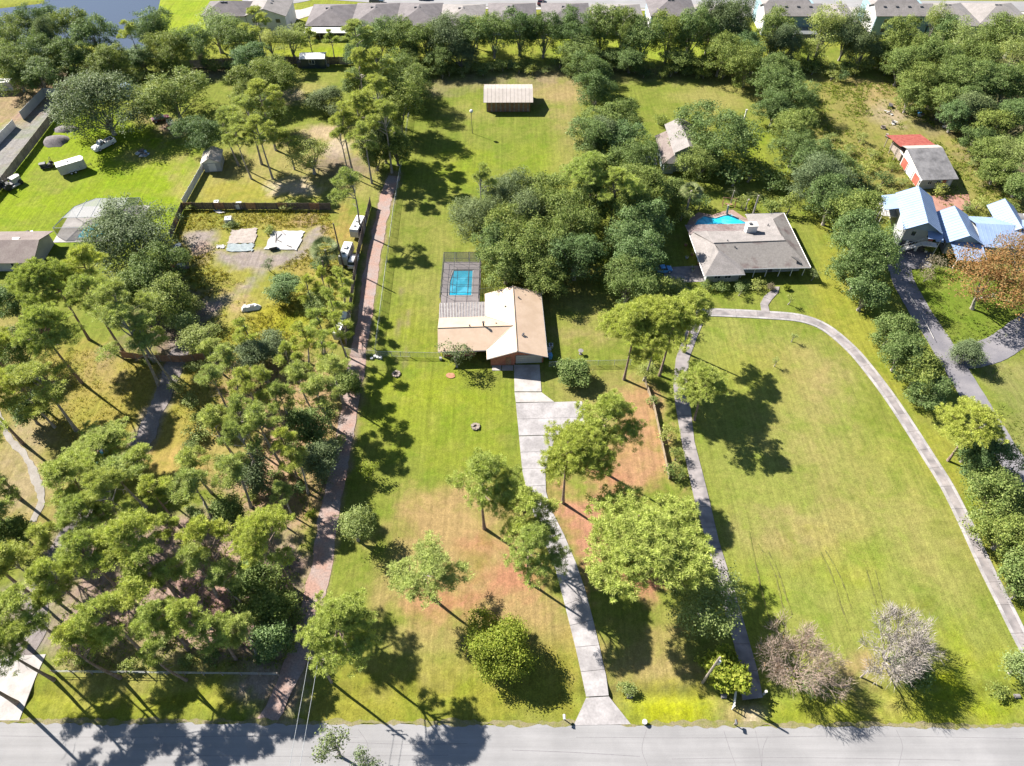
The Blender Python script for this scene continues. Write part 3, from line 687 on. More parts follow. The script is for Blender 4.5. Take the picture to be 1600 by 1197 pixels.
def broad_crown(r, hc, z0, rg, lobes=16, sprigs=24, leaves=22, ls=.36, lobe_r=.42, spread=.42, low=-.35, zs=.8, notch=True):
    """crown of leaf sprays on lobes set about a rounded body: ragged outline, gaps between lobes"""
    D = dirs(lobes, rg, low)
    k = len(D)
    rad = rg.uniform(.40, .82, k)
    az = np.arctan2(D[:, 1], D[:, 0]); ph = rg.uniform(0, 6.28, 3)
    rad = rad * (1 + .20 * np.cos(2 * az + ph[0]) + .12 * np.cos(3 * az + ph[1]))
    keep = (np.cos(az - ph[2]) < .72) | (rg.random(k) < (.45 if notch else 1.1))        # one side is thinner
    D, rad = D[keep], rad[keep]; k = len(D)
    C = D * np.array([r, r, hc / 2]) * rad[:, None]
    lr = r * lobe_r * rg.uniform(.5, 1.4, k)
    C = np.concatenate([C, [[0, 0, 0]]]); lr = np.append(lr, r * .42); k += 1
    cs, ns = [], []
    for i in range(k):
        m = int(sprigs * (lr[i] / (r * lobe_r)) ** 1.3)
        d = dirs(m, rg, -.75)
        d = unit(d + unit(C[i] + 1e-6) * .35 + np.array([0, 0, .25]))
        p = C[i] + d * np.array([1, 1, zs]) * lr[i] * rg.uniform(.72, 1.12, len(d))[:, None]
        nl = rg.integers(int(leaves * .6), int(leaves * 1.4), len(d))
        cc = np.repeat(p, nl, 0) + rg.normal(size=(nl.sum(), 3)) * spread * np.array([1, 1, .6])
        nn = unit(np.repeat(d, nl, 0) * .55 + rg.normal(size=(nl.sum(), 3)) * .55 + np.array([0, 0, .45]))
        cs.append(cc); ns.append(nn)
    c = np.concatenate(cs); n = np.concatenate(ns)
    c = c + np.array([0, 0, z0 + hc / 2])
    n_ = len(c)
    return c, n, ls * rg.uniform(.6, 1.35, n_), C + np.array([0, 0, z0 + hc / 2]), lr

def trunk_mesh(name, h, r0, limbs, m, rg, bend=.25, n=7):
    b = MB()
    k = 7
    px = rg.normal() * bend; py = rg.normal() * bend
    sp = [(px * math.sin(i / k * 2.2), py * math.sin(i / k * 2.6), h * i / k - (.15 if i == 0 else 0)) for i in range(k + 1)]
    b.tube(sp, [r0 * (1.35 if i == 0 else 1.0 - .72 * i / k) for i in range(k + 1)], n)
    for z, tip, lr in limbs:
        if isinstance(z, str):
            p0, p1 = Vector(tip), Vector(lr); b.tube([p0, p0.lerp(p1, .5) + Vector((0, 0, .08)), p1], [.05, .035, .015], 3, False); continue
        t = z / h; i = min(int(t * k), k - 1); u = t * k - i
        p0 = Vector(sp[i]).lerp(Vector(sp[i + 1]), u); p1 = Vector(tip)
        mid = p0.lerp(p1, .5) + Vector((rg.normal() * .15, rg.normal() * .15, (p1 - p0).length * rg.uniform(-.02, .14)))
        b.tube([p0, mid, p1], [lr, lr * .65, lr * .25], 4, False)
    return b.mesh(name, m)

class Proto: pass
def make_broad(kind, r, h, leafm, barkm, seed, **kw):
    rg = np.random.default_rng(seed)
    p = Proto(); p.r, p.h = r, h
    z0 = h * kw.pop('base', .28); hc = h - z0
    tz = kw.pop('tr', .045)
    c, n, L, C, lr = broad_crown(r, hc, z0, rg, **kw)
    v, q = leaf_quads(c, n, L, L * .62, rg)
    p.r = np.percentile(np.hypot(c[:, 0], c[:, 1]), 92)
    p.crown = np_mesh(kind + '_crown', v, q, leafm)
    top = z0 + hc * .45
    limbs = [(min(top * .98, z0 * rg.uniform(.7, 1.3) + .2), c_ * .85 + np.array([0, 0, .15 * h]) * .4, .02 * h * rg.uniform(.4, .8)) for c_ in C[:11]]
    p.trunk = trunk_mesh(kind + '_trunk', top, h * tz * .55 + .05, limbs, barkm, rg)
    p.cz = z0 + hc * .54
    return p

def make_pine(r, h, leafm, barkm, seed, base=.55, lobes=9, nb=70, dead=4, dens=7.0, flat=.55):
    """tall bare bole, limbs that carry cloud-like masses of needle puffs with gaps between them"""
    rg = np.random.default_rng(seed)
    p = Proto(); p.r, p.h = r, h
    z0 = h * base
    limbs = []; pts = []
    off = rg.normal(size=2) * r * .10
    for i in range(lobes + 1):
        last = i == lobes
        q = 0 if last else (rg.uniform(.12, .42) if i % 3 == 0 else rg.uniform(.5, .74))
        a = i * 2.399 + rg.normal() * .35
        lr = r * (rg.uniform(.27, .44) if not last else .36)
        z = z0 + (h - z0) * (min(.93, max(.3, (1 - q ** 1.5) * rg.uniform(.6, 1.0) + .06)))
        C = np.array([math.cos(a) * q * r + off[0] * z / h, math.sin(a) * q * r + off[1] * z / h, z if not last else h - lr * .4])
        n = int(dens * lr * lr) + 7
        d = unit(rg.normal(size=(n, 3)) + np.array([0, 0, .55])); d[:, 2] = np.where(d[:, 2] < -.35, -d[:, 2], d[:, 2])
        P = C + d * np.array([1, 1, flat]) * (lr * rg.uniform(.45, 1.08, n))[:, None]
        pts.append(P)
        zl = max(z0 * .9, z - rg.uniform(.06, .16) * h)
        limbs.append((min(zl, h * .97), C - np.array([0, 0, .25 * lr]), .06 + .016 * r))
        for k in rg.choice(n, min(n, 4), replace=False): limbs.append(('sub', C - np.array([0, 0, .25 * lr]), P[k]))
    T = np.concatenate(pts); nt_ = len(T)
    # every puff is a flattened ball of needles that point up and outwards
    size = rg.uniform(.28, .56, nt_)
    c = np.repeat(T, nb, 0); sz = np.repeat(size, nb)
    d = unit(rg.normal(size=(nt_ * nb, 3)) + np.array([0, 0, .45]))
    c = c + d * np.array([1, 1, .65]) * (sz * rg.random(len(c)) ** .6)[:, None]
    d = unit(d + rg.normal(size=d.shape) * .45 + np.array([0, 0, .25]))
    L_ = rg.uniform(.22, .42, len(c)); w_ = rg.uniform(.06, .105, len(c))
    s = unit(np.cross(d, rg.normal(size=d.shape) * .55 + np.array([0, 0, 1.0]))) * (w_[:, None] / 2)
    v = np.stack([c - s, c + s, c + d * L_[:, None]], 1).reshape(-1, 3); q = np.arange(len(v)).reshape(-1, 3)
    p.r = np.percentile(np.hypot(T[:, 0], T[:, 1]), 93) + .25
    p.crown = np_mesh('pine_crown', v, q, leafm)
    for i in range(dead):
        a = rg.uniform(0, 6.28); z = z0 * rg.uniform(.72, .98); L = rg.uniform(.6, 1.8)
        limbs.append((z, np.array([math.cos(a) * L, math.sin(a) * L, z + rg.uniform(-.2, .3)]), .045))
    p.trunk = trunk_mesh('pine_trunk', h * .97, .012 * h + .05, limbs, barkm, rg, .35, 8)
    p.cz = z0 + (h - z0) * .52
    return p

def branch_tree(h, spread, seed, m, levels=5):
    """leafless tree: several stems forking to fine twigs"""
    rg = random.Random(seed); b = MB(); ends = []
    def grow(p, d, L, r, lv):
        q = p + d * L
        mid = p + d * L * .5 + Vector((rg.gauss(0, 1), rg.gauss(0, 1), rg.gauss(0, .6))) * L * .06
        b.tube([p, mid, q], [r, r * .82, r * .62], 5 if lv > 2 else 3, False)
        if lv == 0:
            ends.append((q, d)); return
        for k in range(rg.choice((2, 3, 3)) if lv > 1 else rg.choice((2, 3))):
            ax = Vector((rg.gauss(0, 1), rg.gauss(0, 1), rg.gauss(0, .45))).normalized()
            nd = (d + ax * spread * rg.uniform(.5, 1.05) + Vector((0, 0, .10))).normalized()
            grow(q if k < 2 else p + d * L * rg.uniform(.5, .9), nd, L * rg.uniform(.62, .84), max(.018, r * .62), lv - 1)
    for k in range(9):
        a = k * .7 + rg.uniform(-.3, .3); o_ = rg.uniform(.35, 1.15)
        d = Vector((math.cos(a) * o_, math.sin(a) * o_, 1)).normalized()
        grow(Vector((math.cos(a) * .15, math.sin(a) * .15, -.1)), d, h * .24, .08, levels)
    return b.mesh('bare_trunk', m), ends

def palm_proto(h, seed, fronds=34, L=1.5, fan=True):
    rg = np.random.default_rng(seed); p = Proto(); p.h = h; p.r = L
    b = MB(); r = random.Random(seed)
    b.tube([(0, 0, -.1), (.05, 0, h * .5), (.1, .05, h)], [.20, .16, .15], 8)
    p.trunk = b.mesh('palm_trunk', M['bark_grey'])
    vs, qs = [], []; off = 0
    top = np.array([.1, .05, h])
    for i in range(fronds):
        a = i * 2.399; el_ = rg.uniform(-.55, 1.2)
        d = np.array([math.cos(a) * math.cos(el_), math.sin(a) * math.cos(el_), math.sin(el_)])
        c0 = top + d * L * .55
        side = unit(np.cross(d, [0, 0, 1.0])[None])[0]; upv = np.cross(side, d)
        if fan:
            for k in range(11):
                t = (k - 5) / 5 * 1.15
                dd = d * math.cos(t) + side * math.sin(t)
                n = unit(np.cross(dd, upv)[None])[0]
                tip = c0 + dd * L * .62 - np.array([0, 0, .15 * L])
                vs += [c0, c0 + dd * L * .3 + n * .06, tip, c0 + dd * L * .3 - n * .06]
                qs.append([off, off + 1, off + 2, off + 3]); off += 4
        else:
            P = [top + d * L * u - np.array([0, 0, .75 * L]) * u * u * .8 for u in np.linspace(.1, 1, 11)]
            for k in range(10):
                for sg in (-1, 1):
                    w = (.42 - .03 * k) * L * .45
                    tip = P[k] + (side * sg * .9 + (P[k + 1] - P[k]) * 1.6) * w / L - np.array([0, 0, .12])
                    vs += [P[k], P[k] + (P[k + 1] - P[k]) * .5, tip, P[k] + (P[k + 1] - P[k]) * .2]
                    qs.append([off, off + 1, off + 2, off + 3]); off += 4
    p.crown = np_mesh('palm_crown', np.array(vs), np.array(qs), M['palm'])
    p.cz = h + .2
    return p

PROTO = {}
for s_, (r_, h_) in enumerate([(2.6, 15), (2.6, 16), (3.6, 18), (3.6, 18), (4.6, 20), (4.6, 20), (4.6, 19), (6.3, 20), (7.6, 19)]):
    PROTO.setdefault('pine', []).append(make_pine(r_, h_, M['pine'], M['bark'], 100 + s_, .60 if r_ < 6 else .58, lobes=[6, 7, 8, 9, 9, 10, 11, 14, 22][s_]))
for s_, (r_, h_) in enumerate([(2.8, 15), (3.8, 17), (4.8, 19), (4.8, 19)]):
    PROTO.setdefault('softpine', []).append(make_pine(r_, h_, M['pine_blue'], M['bark_grey'], 150 + s_, .55, lobes=[7, 9, 10, 11][s_]))
for s_, (r_, h_) in enumerate([(1.6, 8), (2.2, 10), (2.2, 11)]):
    PROTO.setdefault('youngpine', []).append(make_pine(r_, h_, M['pine'], M['bark_grey'], 170 + s_, .3, lobes=[5, 6, 6][s_], dead=1, flat=.8))
for s_, (r_, h_) in enumerate([(2.6, 6.5), (3.6, 9), (3.6, 10), (4.8, 12), (4.8, 12), (4.8, 11), (6.2, 13), (6.2, 13), (8.0, 14)]):
    sc_ = r_ / 4.8
    PROTO.setdefault('oak', []).append(make_broad('oak', r_, h_, M['oak'], M['bark_grey'], 200 + s_, base=.05, lobes=int(22 + 13 * sc_), lobe_r=.29, sprigs=int(10 + 8 * sc_), leaves=26, ls=.25 + .05 * sc_, spread=.32 + .07 * sc_, low=-.72, zs=1.0))
for s_, (r_, h_) in enumerate([(3.6, 9), (5.0, 11), (7.0, 13), (8.5, 13)]):
    sc_ = r_ / 4.8
    PROTO.setdefault('greyoak', []).append(make_broad('oak', r_, h_, M['oak_grey'], M['bark_grey'], 230 + s_, base=.06, zs=.9, lobes=int(19 + 9 * sc_), sprigs=int(16 + 13 * sc_), leaves=26, ls=.23 + .05 * sc_, spread=.40 + .1 * sc_, lobe_r=.31, low=-.65))
for s_, (r_, h_) in enumerate([(2.2, 5.5), (3.2, 8), (3.2, 9), (4.6, 11), (4.6, 12)]):
    sc_ = r_ / 4.6
    PROTO.setdefault('leafy', []).append(make_broad('leafy', r_, h_, M['leaf_light'], M['bark_grey'], 260 + s_, base=.14, zs=.95, lobes=int(14 + 7 * sc_), sprigs=int(10 + 9 * sc_), leaves=18, ls=.27, spread=.42, lobe_r=.34, low=-.3))
for s_, (r_, h_) in enumerate([(.6, .9), (1.0, 1.4), (1.6, 2.0)]):
    PROTO.setdefault('shrub', []).append(make_broad('shrub', r_, h_, M['oak'], M['bark_grey'], 290 + s_, base=.02, lobes=8, sprigs=9, leaves=12, ls=.17 + .04 * r_, spread=.16 + .06 * r_, low=-.2))
    PROTO.setdefault('lightshrub', []).append(make_broad('shrub', r_, h_, M['leaf_light'], M['bark_grey'], 295 + s_, base=.02, lobes=8, sprigs=9, leaves=12, ls=.18 + .04 * r_, spread=.18 + .06 * r_, low=-.2))
    PROTO.setdefault('yellowshrub', []).append(make_broad('shrub', r_, h_, M['leaf_yellow'], M['bark_grey'], 300 + s_, base=.02, lobes=8, sprigs=9, leaves=12, ls=.20 + .04 * r_, spread=.18 + .06 * r_, low=-.2))
    PROTO.setdefault('dryshrub', []).append(make_broad('shrub', r_, h_, M['leaf_dry'], M['bark_grey'], 305 + s_, base=.02, lobes=9, sprigs=10, leaves=12, ls=.15 + .03 * r_, spread=.2 + .07 * r_, low=-.2))
PROTO['yellowtree'] = [make_broad('yellowtree', 3.9, 6.6, M['leaf_yellow'], M['bark_grey'], 411, base=.04, low=-.6, zs=1.0, notch=False, lobes=34, sprigs=24, leaves=30, ls=.25, spread=.36, lobe_r=.36), make_broad('yellowtree', 2.2, 3.6, M['leaf_yellow'], M['bark_grey'], 312, base=.06, lobes=18, sprigs=16, leaves=14, ls=.42, spread=.3, lobe_r=.34)]
PROTO['autumntree'] = [make_broad('autumntree', 7.5, 13, M['leaf_orange'], M['bark_grey'], 313 + k, base=.2, notch=False, lobes=32, sprigs=16, leaves=22, ls=.33, spread=.5, lobe_r=.30) for k in range(2)]
PROTO['greytree'] = [make_broad('greytree', 2.6, 5.6, M['oak_grey'], M['bark_grey'], 320 + k, base=.3, lobes=15, sprigs=9, leaves=12, ls=.26, spread=.34, lobe_r=.32) for k in range(2)]
PROTO['thintree'] = [make_broad('thintree', 1.5, 4.2, M['leaf_light'], M['bark_grey'], 325 + k, base=.3, lobes=9, sprigs=5, leaves=7, ls=.28, spread=.3, lobe_r=.34) for k in range(2)]
PROTO['fanpalm'] = [palm_proto(6.0, 331), palm_proto(3.2, 332, 40, 1.9)]
PROTO['featherpalm'] = [palm_proto(4.5, 335, 20, 2.6, False)]
PROTO['banana'] = [palm_proto(1.2, 337, 12, 2.0, False)]
for b_ in PROTO['banana']: b_.crown.materials[0] = M['leaf_light']

NAMES = {'pine': 'pine_tree', 'softpine': 'pine_tree', 'youngpine': 'pine_tree', 'oak': 'oak_tree', 'greyoak': 'oak_tree', 'leafy': 'broadleaf_tree', 'shrub': 'shrub', 'lightshrub': 'shrub', 'yellowshrub': 'shrub', 'dryshrub': 'shrub',
         'yellowtree': 'broadleaf_tree', 'autumntree': 'autumn_tree', 'greytree': 'broadleaf_tree', 'thintree': 'sapling', 'fanpalm': 'palm_tree', 'featherpalm': 'palm_tree', 'banana': 'banana_plant'}
ONES = "first second third fourth fifth sixth seventh eighth ninth tenth eleventh twelfth thirteenth fourteenth fifteenth sixteenth seventeenth eighteenth nineteenth".split()
TENS = {2: ('twentieth', 'twenty'), 3: ('thirtieth', 'thirty'), 4: ('fortieth', 'forty'), 5: ('fiftieth', 'fifty')}
def ordinal(n):
    if n < 20: return ONES[n - 1]
    return TENS[n // 10][0] if n % 10 == 0 else TENS[n // 10][1] + '-' + ONES[n % 10 - 1]
LOOK = {'pine': 'yellow-green pine', 'softpine': 'soft green pine', 'youngpine': 'slender young pine', 'oak': 'dark green oak', 'greyoak': 'greyish mossy oak', 'leafy': 'light broadleaf tree', 'shrub': 'dark green shrub', 'lightshrub': 'light green shrub',
        'yellowshrub': 'yellow-green shrub', 'dryshrub': 'dry tan shrub', 'yellowtree': 'yellow-green round tree', 'autumntree': 'orange autumn tree', 'greytree': 'small grey-leaved tree', 'thintree': 'thin sapling', 'fanpalm': 'fan palm', 'featherpalm': 'feather palm', 'banana': 'banana plant'}
CATS = {'shrub': 'shrub', 'lightshrub': 'shrub', 'yellowshrub': 'shrub', 'dryshrub': 'shrub', 'fanpalm': 'palm', 'featherpalm': 'palm', 'banana': 'plant'}

def plant(kind, cx, cy, w, h=None, label=None, group=None, lean=None, proto=None):
    """(cx, cy): middle of the crown in the aerial picture, w: its width there"""
    P = PROTO[kind]
    r = random.Random(int(cx * 13 + cy * 7 + w))
    g = G(cx, cy, 4.0)
    rad = w / 2 * depth(g) / F * 1.04
    best = sorted(P, key=lambda p: abs(math.log(p.r / rad)) + .35 * abs(math.log(p.h / (h or p.h))) + r.uniform(0, .12))[0] if proto is None else P[proto]
    s = rad / best.r
    hh = h or best.h * s
    sz = hh / best.h
    base = G(cx, cy, best.cz * sz)
    rad = w / 2 * depth(base) / F * 1.04; s = rad / best.r
    o = thing(NAMES[kind], label or '', CATS.get(kind, 'tree'), (base.x, base.y, -.05), r.uniform(0, 6.28), group)
    t = link('trunk' if kind not in CATS or 'palm' in kind else 'stem', best.trunk, o)
    c = link('crown', best.crown, o)
    ts = .5 * s + .5 * sz
    t.scale = (s if kind in ('oak', 'greyoak', 'leafy') else ts, s if kind in ('oak', 'greyoak', 'leafy') else ts, sz); c.scale = (s, s, sz)
    o['_k'] = kind
    return o

def stand(where, group, rows, order='x'):
    """trees of one stand; each label tells the kind and its place in that stand"""
    made = []
    for row in rows:
        kind, cx, cy, w = row[:4]
        h = row[4] if len(row) > 4 else None
        lab = row[5] if len(row) > 5 else None
        o = plant(kind, cx, cy, w, h, lab, group)
        made.append((kind, cx, cy, o, lab))
    byk = {}
    for m_ in made:
        if not m_[4]: byk.setdefault(m_[0], []).append(m_)
    for kind, L in byk.items():
        L.sort(key=lambda q: q[1] if order == 'x' else q[2])
        for i, q in enumerate(L):
            side = 'from the left' if order == 'x' else 'from the back'
            if len(L) == 1: q[3]['label'] = f"the only {LOOK[kind]} {where}"
            else: q[3]['label'] = f"{ordinal(i + 1)} {LOOK[kind]} {side} {where}"
    for m_ in made: del m_[3]['_k']
O_, P_, S_, G_, L_, Y_ = 'oak', 'pine', 'softpine', 'greyoak', 'leafy', 'youngpine'

stand('in the tree line below the pond', 'trees in the row below the pond', [
    (O_, 18, 55, 64, 13), (O_, 58, 36, 62, 13), (O_, 20, 108, 60, 11), (O_, 62, 80, 66, 12), (O_, 112, 40, 62, 13), (O_, 106, 84, 60, 11), (O_, 143, 52, 64, 12), (O_, 166, 90, 54, 9),
    (S_, 199, 52, 30, 14), (O_, 240, 42, 72, 12), (O_, 220, 88, 44, 7), (O_, 262, 74, 64, 11), (O_, 305, 66, 62, 12), (L_, 335, 44, 66, 12), (O_, 370, 62, 66, 12), (O_, 392, 92, 56, 10), (S_, 398, 34, 46, 15), (L_, 245, 88, 36, 5), (O_, 60, 118, 60, 9), (O_, 150, 112, 40, 6),
    (G_, 76, 56, 34, 14), (O_, 8, 85, 50, 10)])
stand('in the left half of the subdivision tree row', 'trees in the row before the subdivision', [
    (L_, 455, 62, 56, 9), (Y_, 484, 62, 28, 9), (Y_, 517, 62, 26, 8), (S_, 556, 52, 56, 15), (O_, 590, 55, 70, 12), (O_, 628, 58, 66, 12), (O_, 664, 62, 60, 12), (G_, 702, 58, 74, 12), (O_, 735, 58, 56, 12), (O_, 772, 52, 62, 13), (O_, 560, 84, 50, 8), (L_, 744, 44, 32, 10), (O_, 690, 88, 50, 8), (G_, 720, 84, 50, 8), (O_, 640, 88, 44, 7), (L_, 420, 64, 46, 8)])
stand('in the right half of the subdivision tree row', 'trees in the row before the subdivision', [
    (O_, 812, 48, 52, 13), (O_, 850, 48, 58, 14), (O_, 897, 50, 70, 14), (O_, 905, 84, 60, 10), (O_, 940, 46, 56, 14), (O_, 974, 42, 58, 15), (O_, 1004, 62, 56, 13), (O_, 1046, 56, 56, 14), (O_, 1080, 46, 64, 16), (G_, 1112, 36, 58, 16), (G_, 1150, 36, 60, 17), (O_, 1128, 82, 66, 12), (O_, 1165, 78, 60, 11), (O_, 1212, 50, 58, 13), (G_, 1228, 66, 48, 12),
    (L_, 1290, 46, 62, 16), (G_, 1326, 52, 66, 14), (G_, 1352, 74, 50, 11), (O_, 1405, 58, 52, 12), (O_, 1432, 76, 52, 11), (L_, 1268, 76, 36, 9), (O_, 1385, 84, 40, 8), (L_, 1465, 30, 34, 14), (O_, 1060, 92, 46, 7), (O_, 985, 92, 46, 7), (O_, 950, 88, 40, 6), (O_, 1215, 92, 40, 6), (O_, 1100, 100, 40, 6)])
stand('in the oak wood along the right edge', 'trees of the wood at the upper right', [
    (O_, 1412, 100, 60, 11), (O_, 1440, 122, 64, 11), (O_, 1425, 148, 54, 9), (O_, 1470, 92, 62, 12), (L_, 1500, 62, 60, 13), (O_, 1500, 122, 64, 11), (O_, 1478, 155, 56, 10), (O_, 1532, 92, 62, 12), (O_, 1542, 130, 64, 11), (O_, 1560, 58, 60, 13), (L_, 1592, 48, 60, 13), (L_, 1590, 88, 66, 12), (O_, 1578, 130, 64, 11), (G_, 1522, 172, 64, 10), (O_, 1552, 195, 60, 9), (O_, 1585, 182, 66, 10), (O_, 1496, 178, 50, 9), (O_, 1548, 235, 56, 8), (L_, 1585, 240, 62, 9), (O_, 1595, 285, 50, 7), (O_, 1560, 266, 50, 7), (O_, 1526, 214, 44, 7), (O_, 1620, 110, 60, 11), (O_, 1620, 220, 60, 9), (O_, 1480, 48, 50, 12), (O_, 1452, 84, 44, 11), (O_, 1515, 150, 44, 9)])
stand('around the left back lots', 'trees of the left back lots', [
    (G_, 158, 165, 122, 14, 'big greyish mossy oak spreading over the parked white pickup'), (O_, 268, 148, 112, 12, 'wide dark oak standing right of the big greyish oak, behind the mowed lawn'), (O_, 312, 207, 74, 10), (S_, 385, 178, 70, 17), (S_, 350, 190, 56, 15), (S_, 408, 152, 66, 18), (O_, 432, 116, 78, 11), (O_, 392, 132, 60, 11), (S_, 404, 205, 56, 16), (S_, 372, 215, 50, 14), (L_, 484, 240, 66, 9), (S_, 447, 215, 44, 11), (G_, 510, 155, 54, 7), (S_, 548, 290, 66, 16), (O_, 420, 175, 50, 10)])
stand('in the tall clump left of the chain-link fence', 'trees of the clump beside the long fence', [
    (S_, 562, 104, 52, 19), (S_, 590, 104, 56, 19), (O_, 622, 112, 74, 12), (O_, 645, 134, 60, 11), (S_, 588, 148, 60, 19), (S_, 560, 172, 56, 18), (S_, 535, 188, 56, 17), (S_, 600, 186, 58, 18), (G_, 598, 216, 60, 12), (O_, 622, 164, 66, 14), (O_, 618, 226, 52, 10), (S_, 568, 212, 50, 16), (O_, 560, 128, 50, 10), (S_, 532, 210, 44, 14), (O_, 586, 240, 44, 8)])
stand('in the dense oak clump behind the tan-roofed house', 'oaks of the clump behind the tan house', [
    (G_, 752, 338, 84, 10), (G_, 798, 300, 78, 11), (O_, 850, 312, 92, 12), (O_, 800, 362, 96, 12), (O_, 846, 388, 100, 12), (O_, 890, 340, 90, 13), (O_, 790, 410, 76, 10), (O_, 848, 428, 70, 9), (O_, 900, 400, 80, 11), (G_, 822, 332, 76, 12), (S_, 752, 280, 46, 15), (O_, 770, 378, 60, 10)])
stand('along the right lot line of the tan house', 'trees of the right lot line', [
    (O_, 922, 112, 56, 11), (O_, 930, 138, 56, 11), (O_, 952, 188, 84, 11), (O_, 970, 215, 70, 10), (O_, 925, 215, 64, 11), (G_, 940, 208, 60, 10), (P_, 925, 270, 80, 17), (O_, 1000, 250, 78, 12), (P_, 960, 290, 76, 16), (O_, 1000, 290, 70, 12), (O_, 985, 330, 80, 13), (O_, 1010, 350, 66, 12), (O_, 985, 375, 78, 12), (O_, 1000, 408, 72, 12), (O_, 982, 440, 90, 11), (O_, 1012, 452, 56, 8), (L_, 1048, 448, 36, 4), (O_, 930, 310, 66, 13), (O_, 1020, 312, 50, 11), (O_, 1045, 300, 50, 8)], 'y')
stand('in the oak row right of the grey-roofed house', 'trees of the row beside the grey house', [
    (O_, 1170, 98, 62, 12), (O_, 1204, 112, 70, 11), (O_, 1228, 140, 86, 11), (O_, 1212, 168, 56, 9), (O_, 1240, 200, 66, 10), (O_, 1244, 228, 70, 10), (O_, 1268, 244, 74, 10), (G_, 1280, 280, 84, 11), (O_, 1302, 312, 86, 12), (O_, 1332, 334, 78, 12), (O_, 1344, 372, 90, 13), (O_, 1350, 412, 78, 13), (O_, 1358, 452, 58, 10), (O_, 1310, 262, 56, 8), (O_, 1396, 515, 60, 8), (O_, 1412, 550, 76, 9), (O_, 1438, 582, 64, 8), (O_, 1452, 612, 56, 6), (P_, 1530, 662, 96, 13), (O_, 1545, 720, 78, 9), (O_, 1560, 772, 96, 9), (O_, 1580, 832, 90, 9), (O_, 1606, 880, 80, 9), (O_, 1520, 700, 50, 7), (G_, 1512, 552, 44, 5), (G_, 1600, 920, 40, 6), (L_, 1596, 1040, 44, 5)], 'y')
plant(O_, 1120, 205, 122, 14, 'huge spreading oak hiding half of the grey-green barn', None)
plant(O_, 1098, 248, 74, 9, 'lower rounded oak in front of the huge oak by the barn', None)
plant('autumntree', 1548, 440, 124, 11.5, 'big orange autumn tree standing before the pale blue roofs', None)
plant('autumntree', 1608, 400, 84, 11, 'orange autumn tree cut by the right picture edge', None)
stand('around the pool of the grey-roofed house', 'garden plants by the second pool', [
    ('fanpalm', 1080, 296, 34, 7), ('featherpalm', 1186, 304, 40, 6), ('featherpalm', 1148, 296, 30, 4), ('lightshrub', 1066, 335, 34, 3), ('shrub', 1092, 318, 34, 3), ('banana', 1172, 308, 34, 3), ('lightshrub', 1160, 316, 26, 2.5), ('shrub', 1148, 275, 54, 5), ('shrub', 1172, 268, 50, 5), ('shrub', 1205, 284, 44, 4), ('lightshrub', 1234, 320, 30, 5), ('yellowshrub', 1172, 322, 12, 3.4), ('shrub', 1030, 188, 26, 2), ('banana', 1140, 318, 26, 2.5), ('shrub', 1210, 320, 36, 3)])
stand('along the front of the grey-roofed house', 'plants before the grey house', [
    ('shrub', 1105, 448, 24, 1.6), ('shrub', 1130, 450, 26, 1.8), ('lightshrub', 1186, 446, 26, 1.6), ('dryshrub', 1205, 448, 12, 1), ('yellowshrub', 1230, 448, 10, 1), ('greytree', 1272, 428, 16, 2.6), ('thintree', 1158, 450, 18, 3), ('thintree', 1236, 464, 14, 3), ('thintree', 1241, 524, 12, 2.6), ('thintree', 1214, 562, 12, 2.6), ('greytree', 1060, 450, 36, 3), ('shrub', 1160, 448, 26, 1.6)])
stand('among the left neighbourhood pines', 'trees round the left house', [
    (G_, 206, 362, 128, 12, 'big greyish mossy oak leaning over the white pool cage'), (O_, 238, 418, 88, 11), (O_, 255, 470, 80, 9), (O_, 215, 450, 60, 9), (P_, 78, 438, 100, 19), (P_, 130, 412, 70, 18), (P_, 138, 462, 70, 18), (S_, 186, 470, 88, 20), (P_, 66, 512, 96, 18), (S_, 198, 518, 92, 18), (O_, 22, 545, 70, 9), (O_, 12, 470, 50, 9), (S_, 62, 600, 104, 16, 'soft green pine with a long bare leaning trunk, left of the mowed clearing'), (P_, 156, 690, 110, 9, 'umbrella-shaped pine over two blue barrels'), (L_, 310, 525, 56, 6), (L_, 300, 478, 30, 3.6), (S_, 30, 600, 60, 15), (O_, 24, 830, 50, 8), (P_, -40, 610, 100, 18), (P_, -50, 700, 100, 18), (S_, -30, 780, 90, 16), (P_, -20, 540, 90, 18), (S_, 14, 878, 66, 14), (L_, 285, 505, 40, 5), (S_, 232, 530, 50, 15), (S_, 330, 545, 40, 9), (O_, 40, 640, 50, 7)])
stand('in the weedy lot and along its fence', 'trees of the weedy lot', [
    (O_, 440, 448, 52, 6), ('fanpalm', 506, 388, 46, 4.4), (Y_, 482, 452, 36, 9), (Y_, 506, 442, 35, 10), (Y_, 530, 440, 35, 9), (L_, 494, 470, 44, 6), (Y_, 515, 478, 41, 11), (Y_, 540, 470, 32, 9), (Y_, 495, 510, 41, 11), (Y_, 530, 515, 40, 11), (Y_, 470, 530, 40, 10), (G_, 430, 540, 52, 6), (Y_, 510, 545, 40, 11), (Y_, 380, 520, 35, 9), (G_, 390, 552, 54, 6), (Y_, 450, 560, 40, 10), ('lightshrub', 452, 322, 28, 1.6), ('shrub', 500, 410, 34, 2.2), ('lightshrub', 298, 322, 16, 1.6), ('lightshrub', 360, 352, 22, 1.2), ('lightshrub', 420, 358, 18, 1.2), ('greytree', 418, 412, 20, 3)])
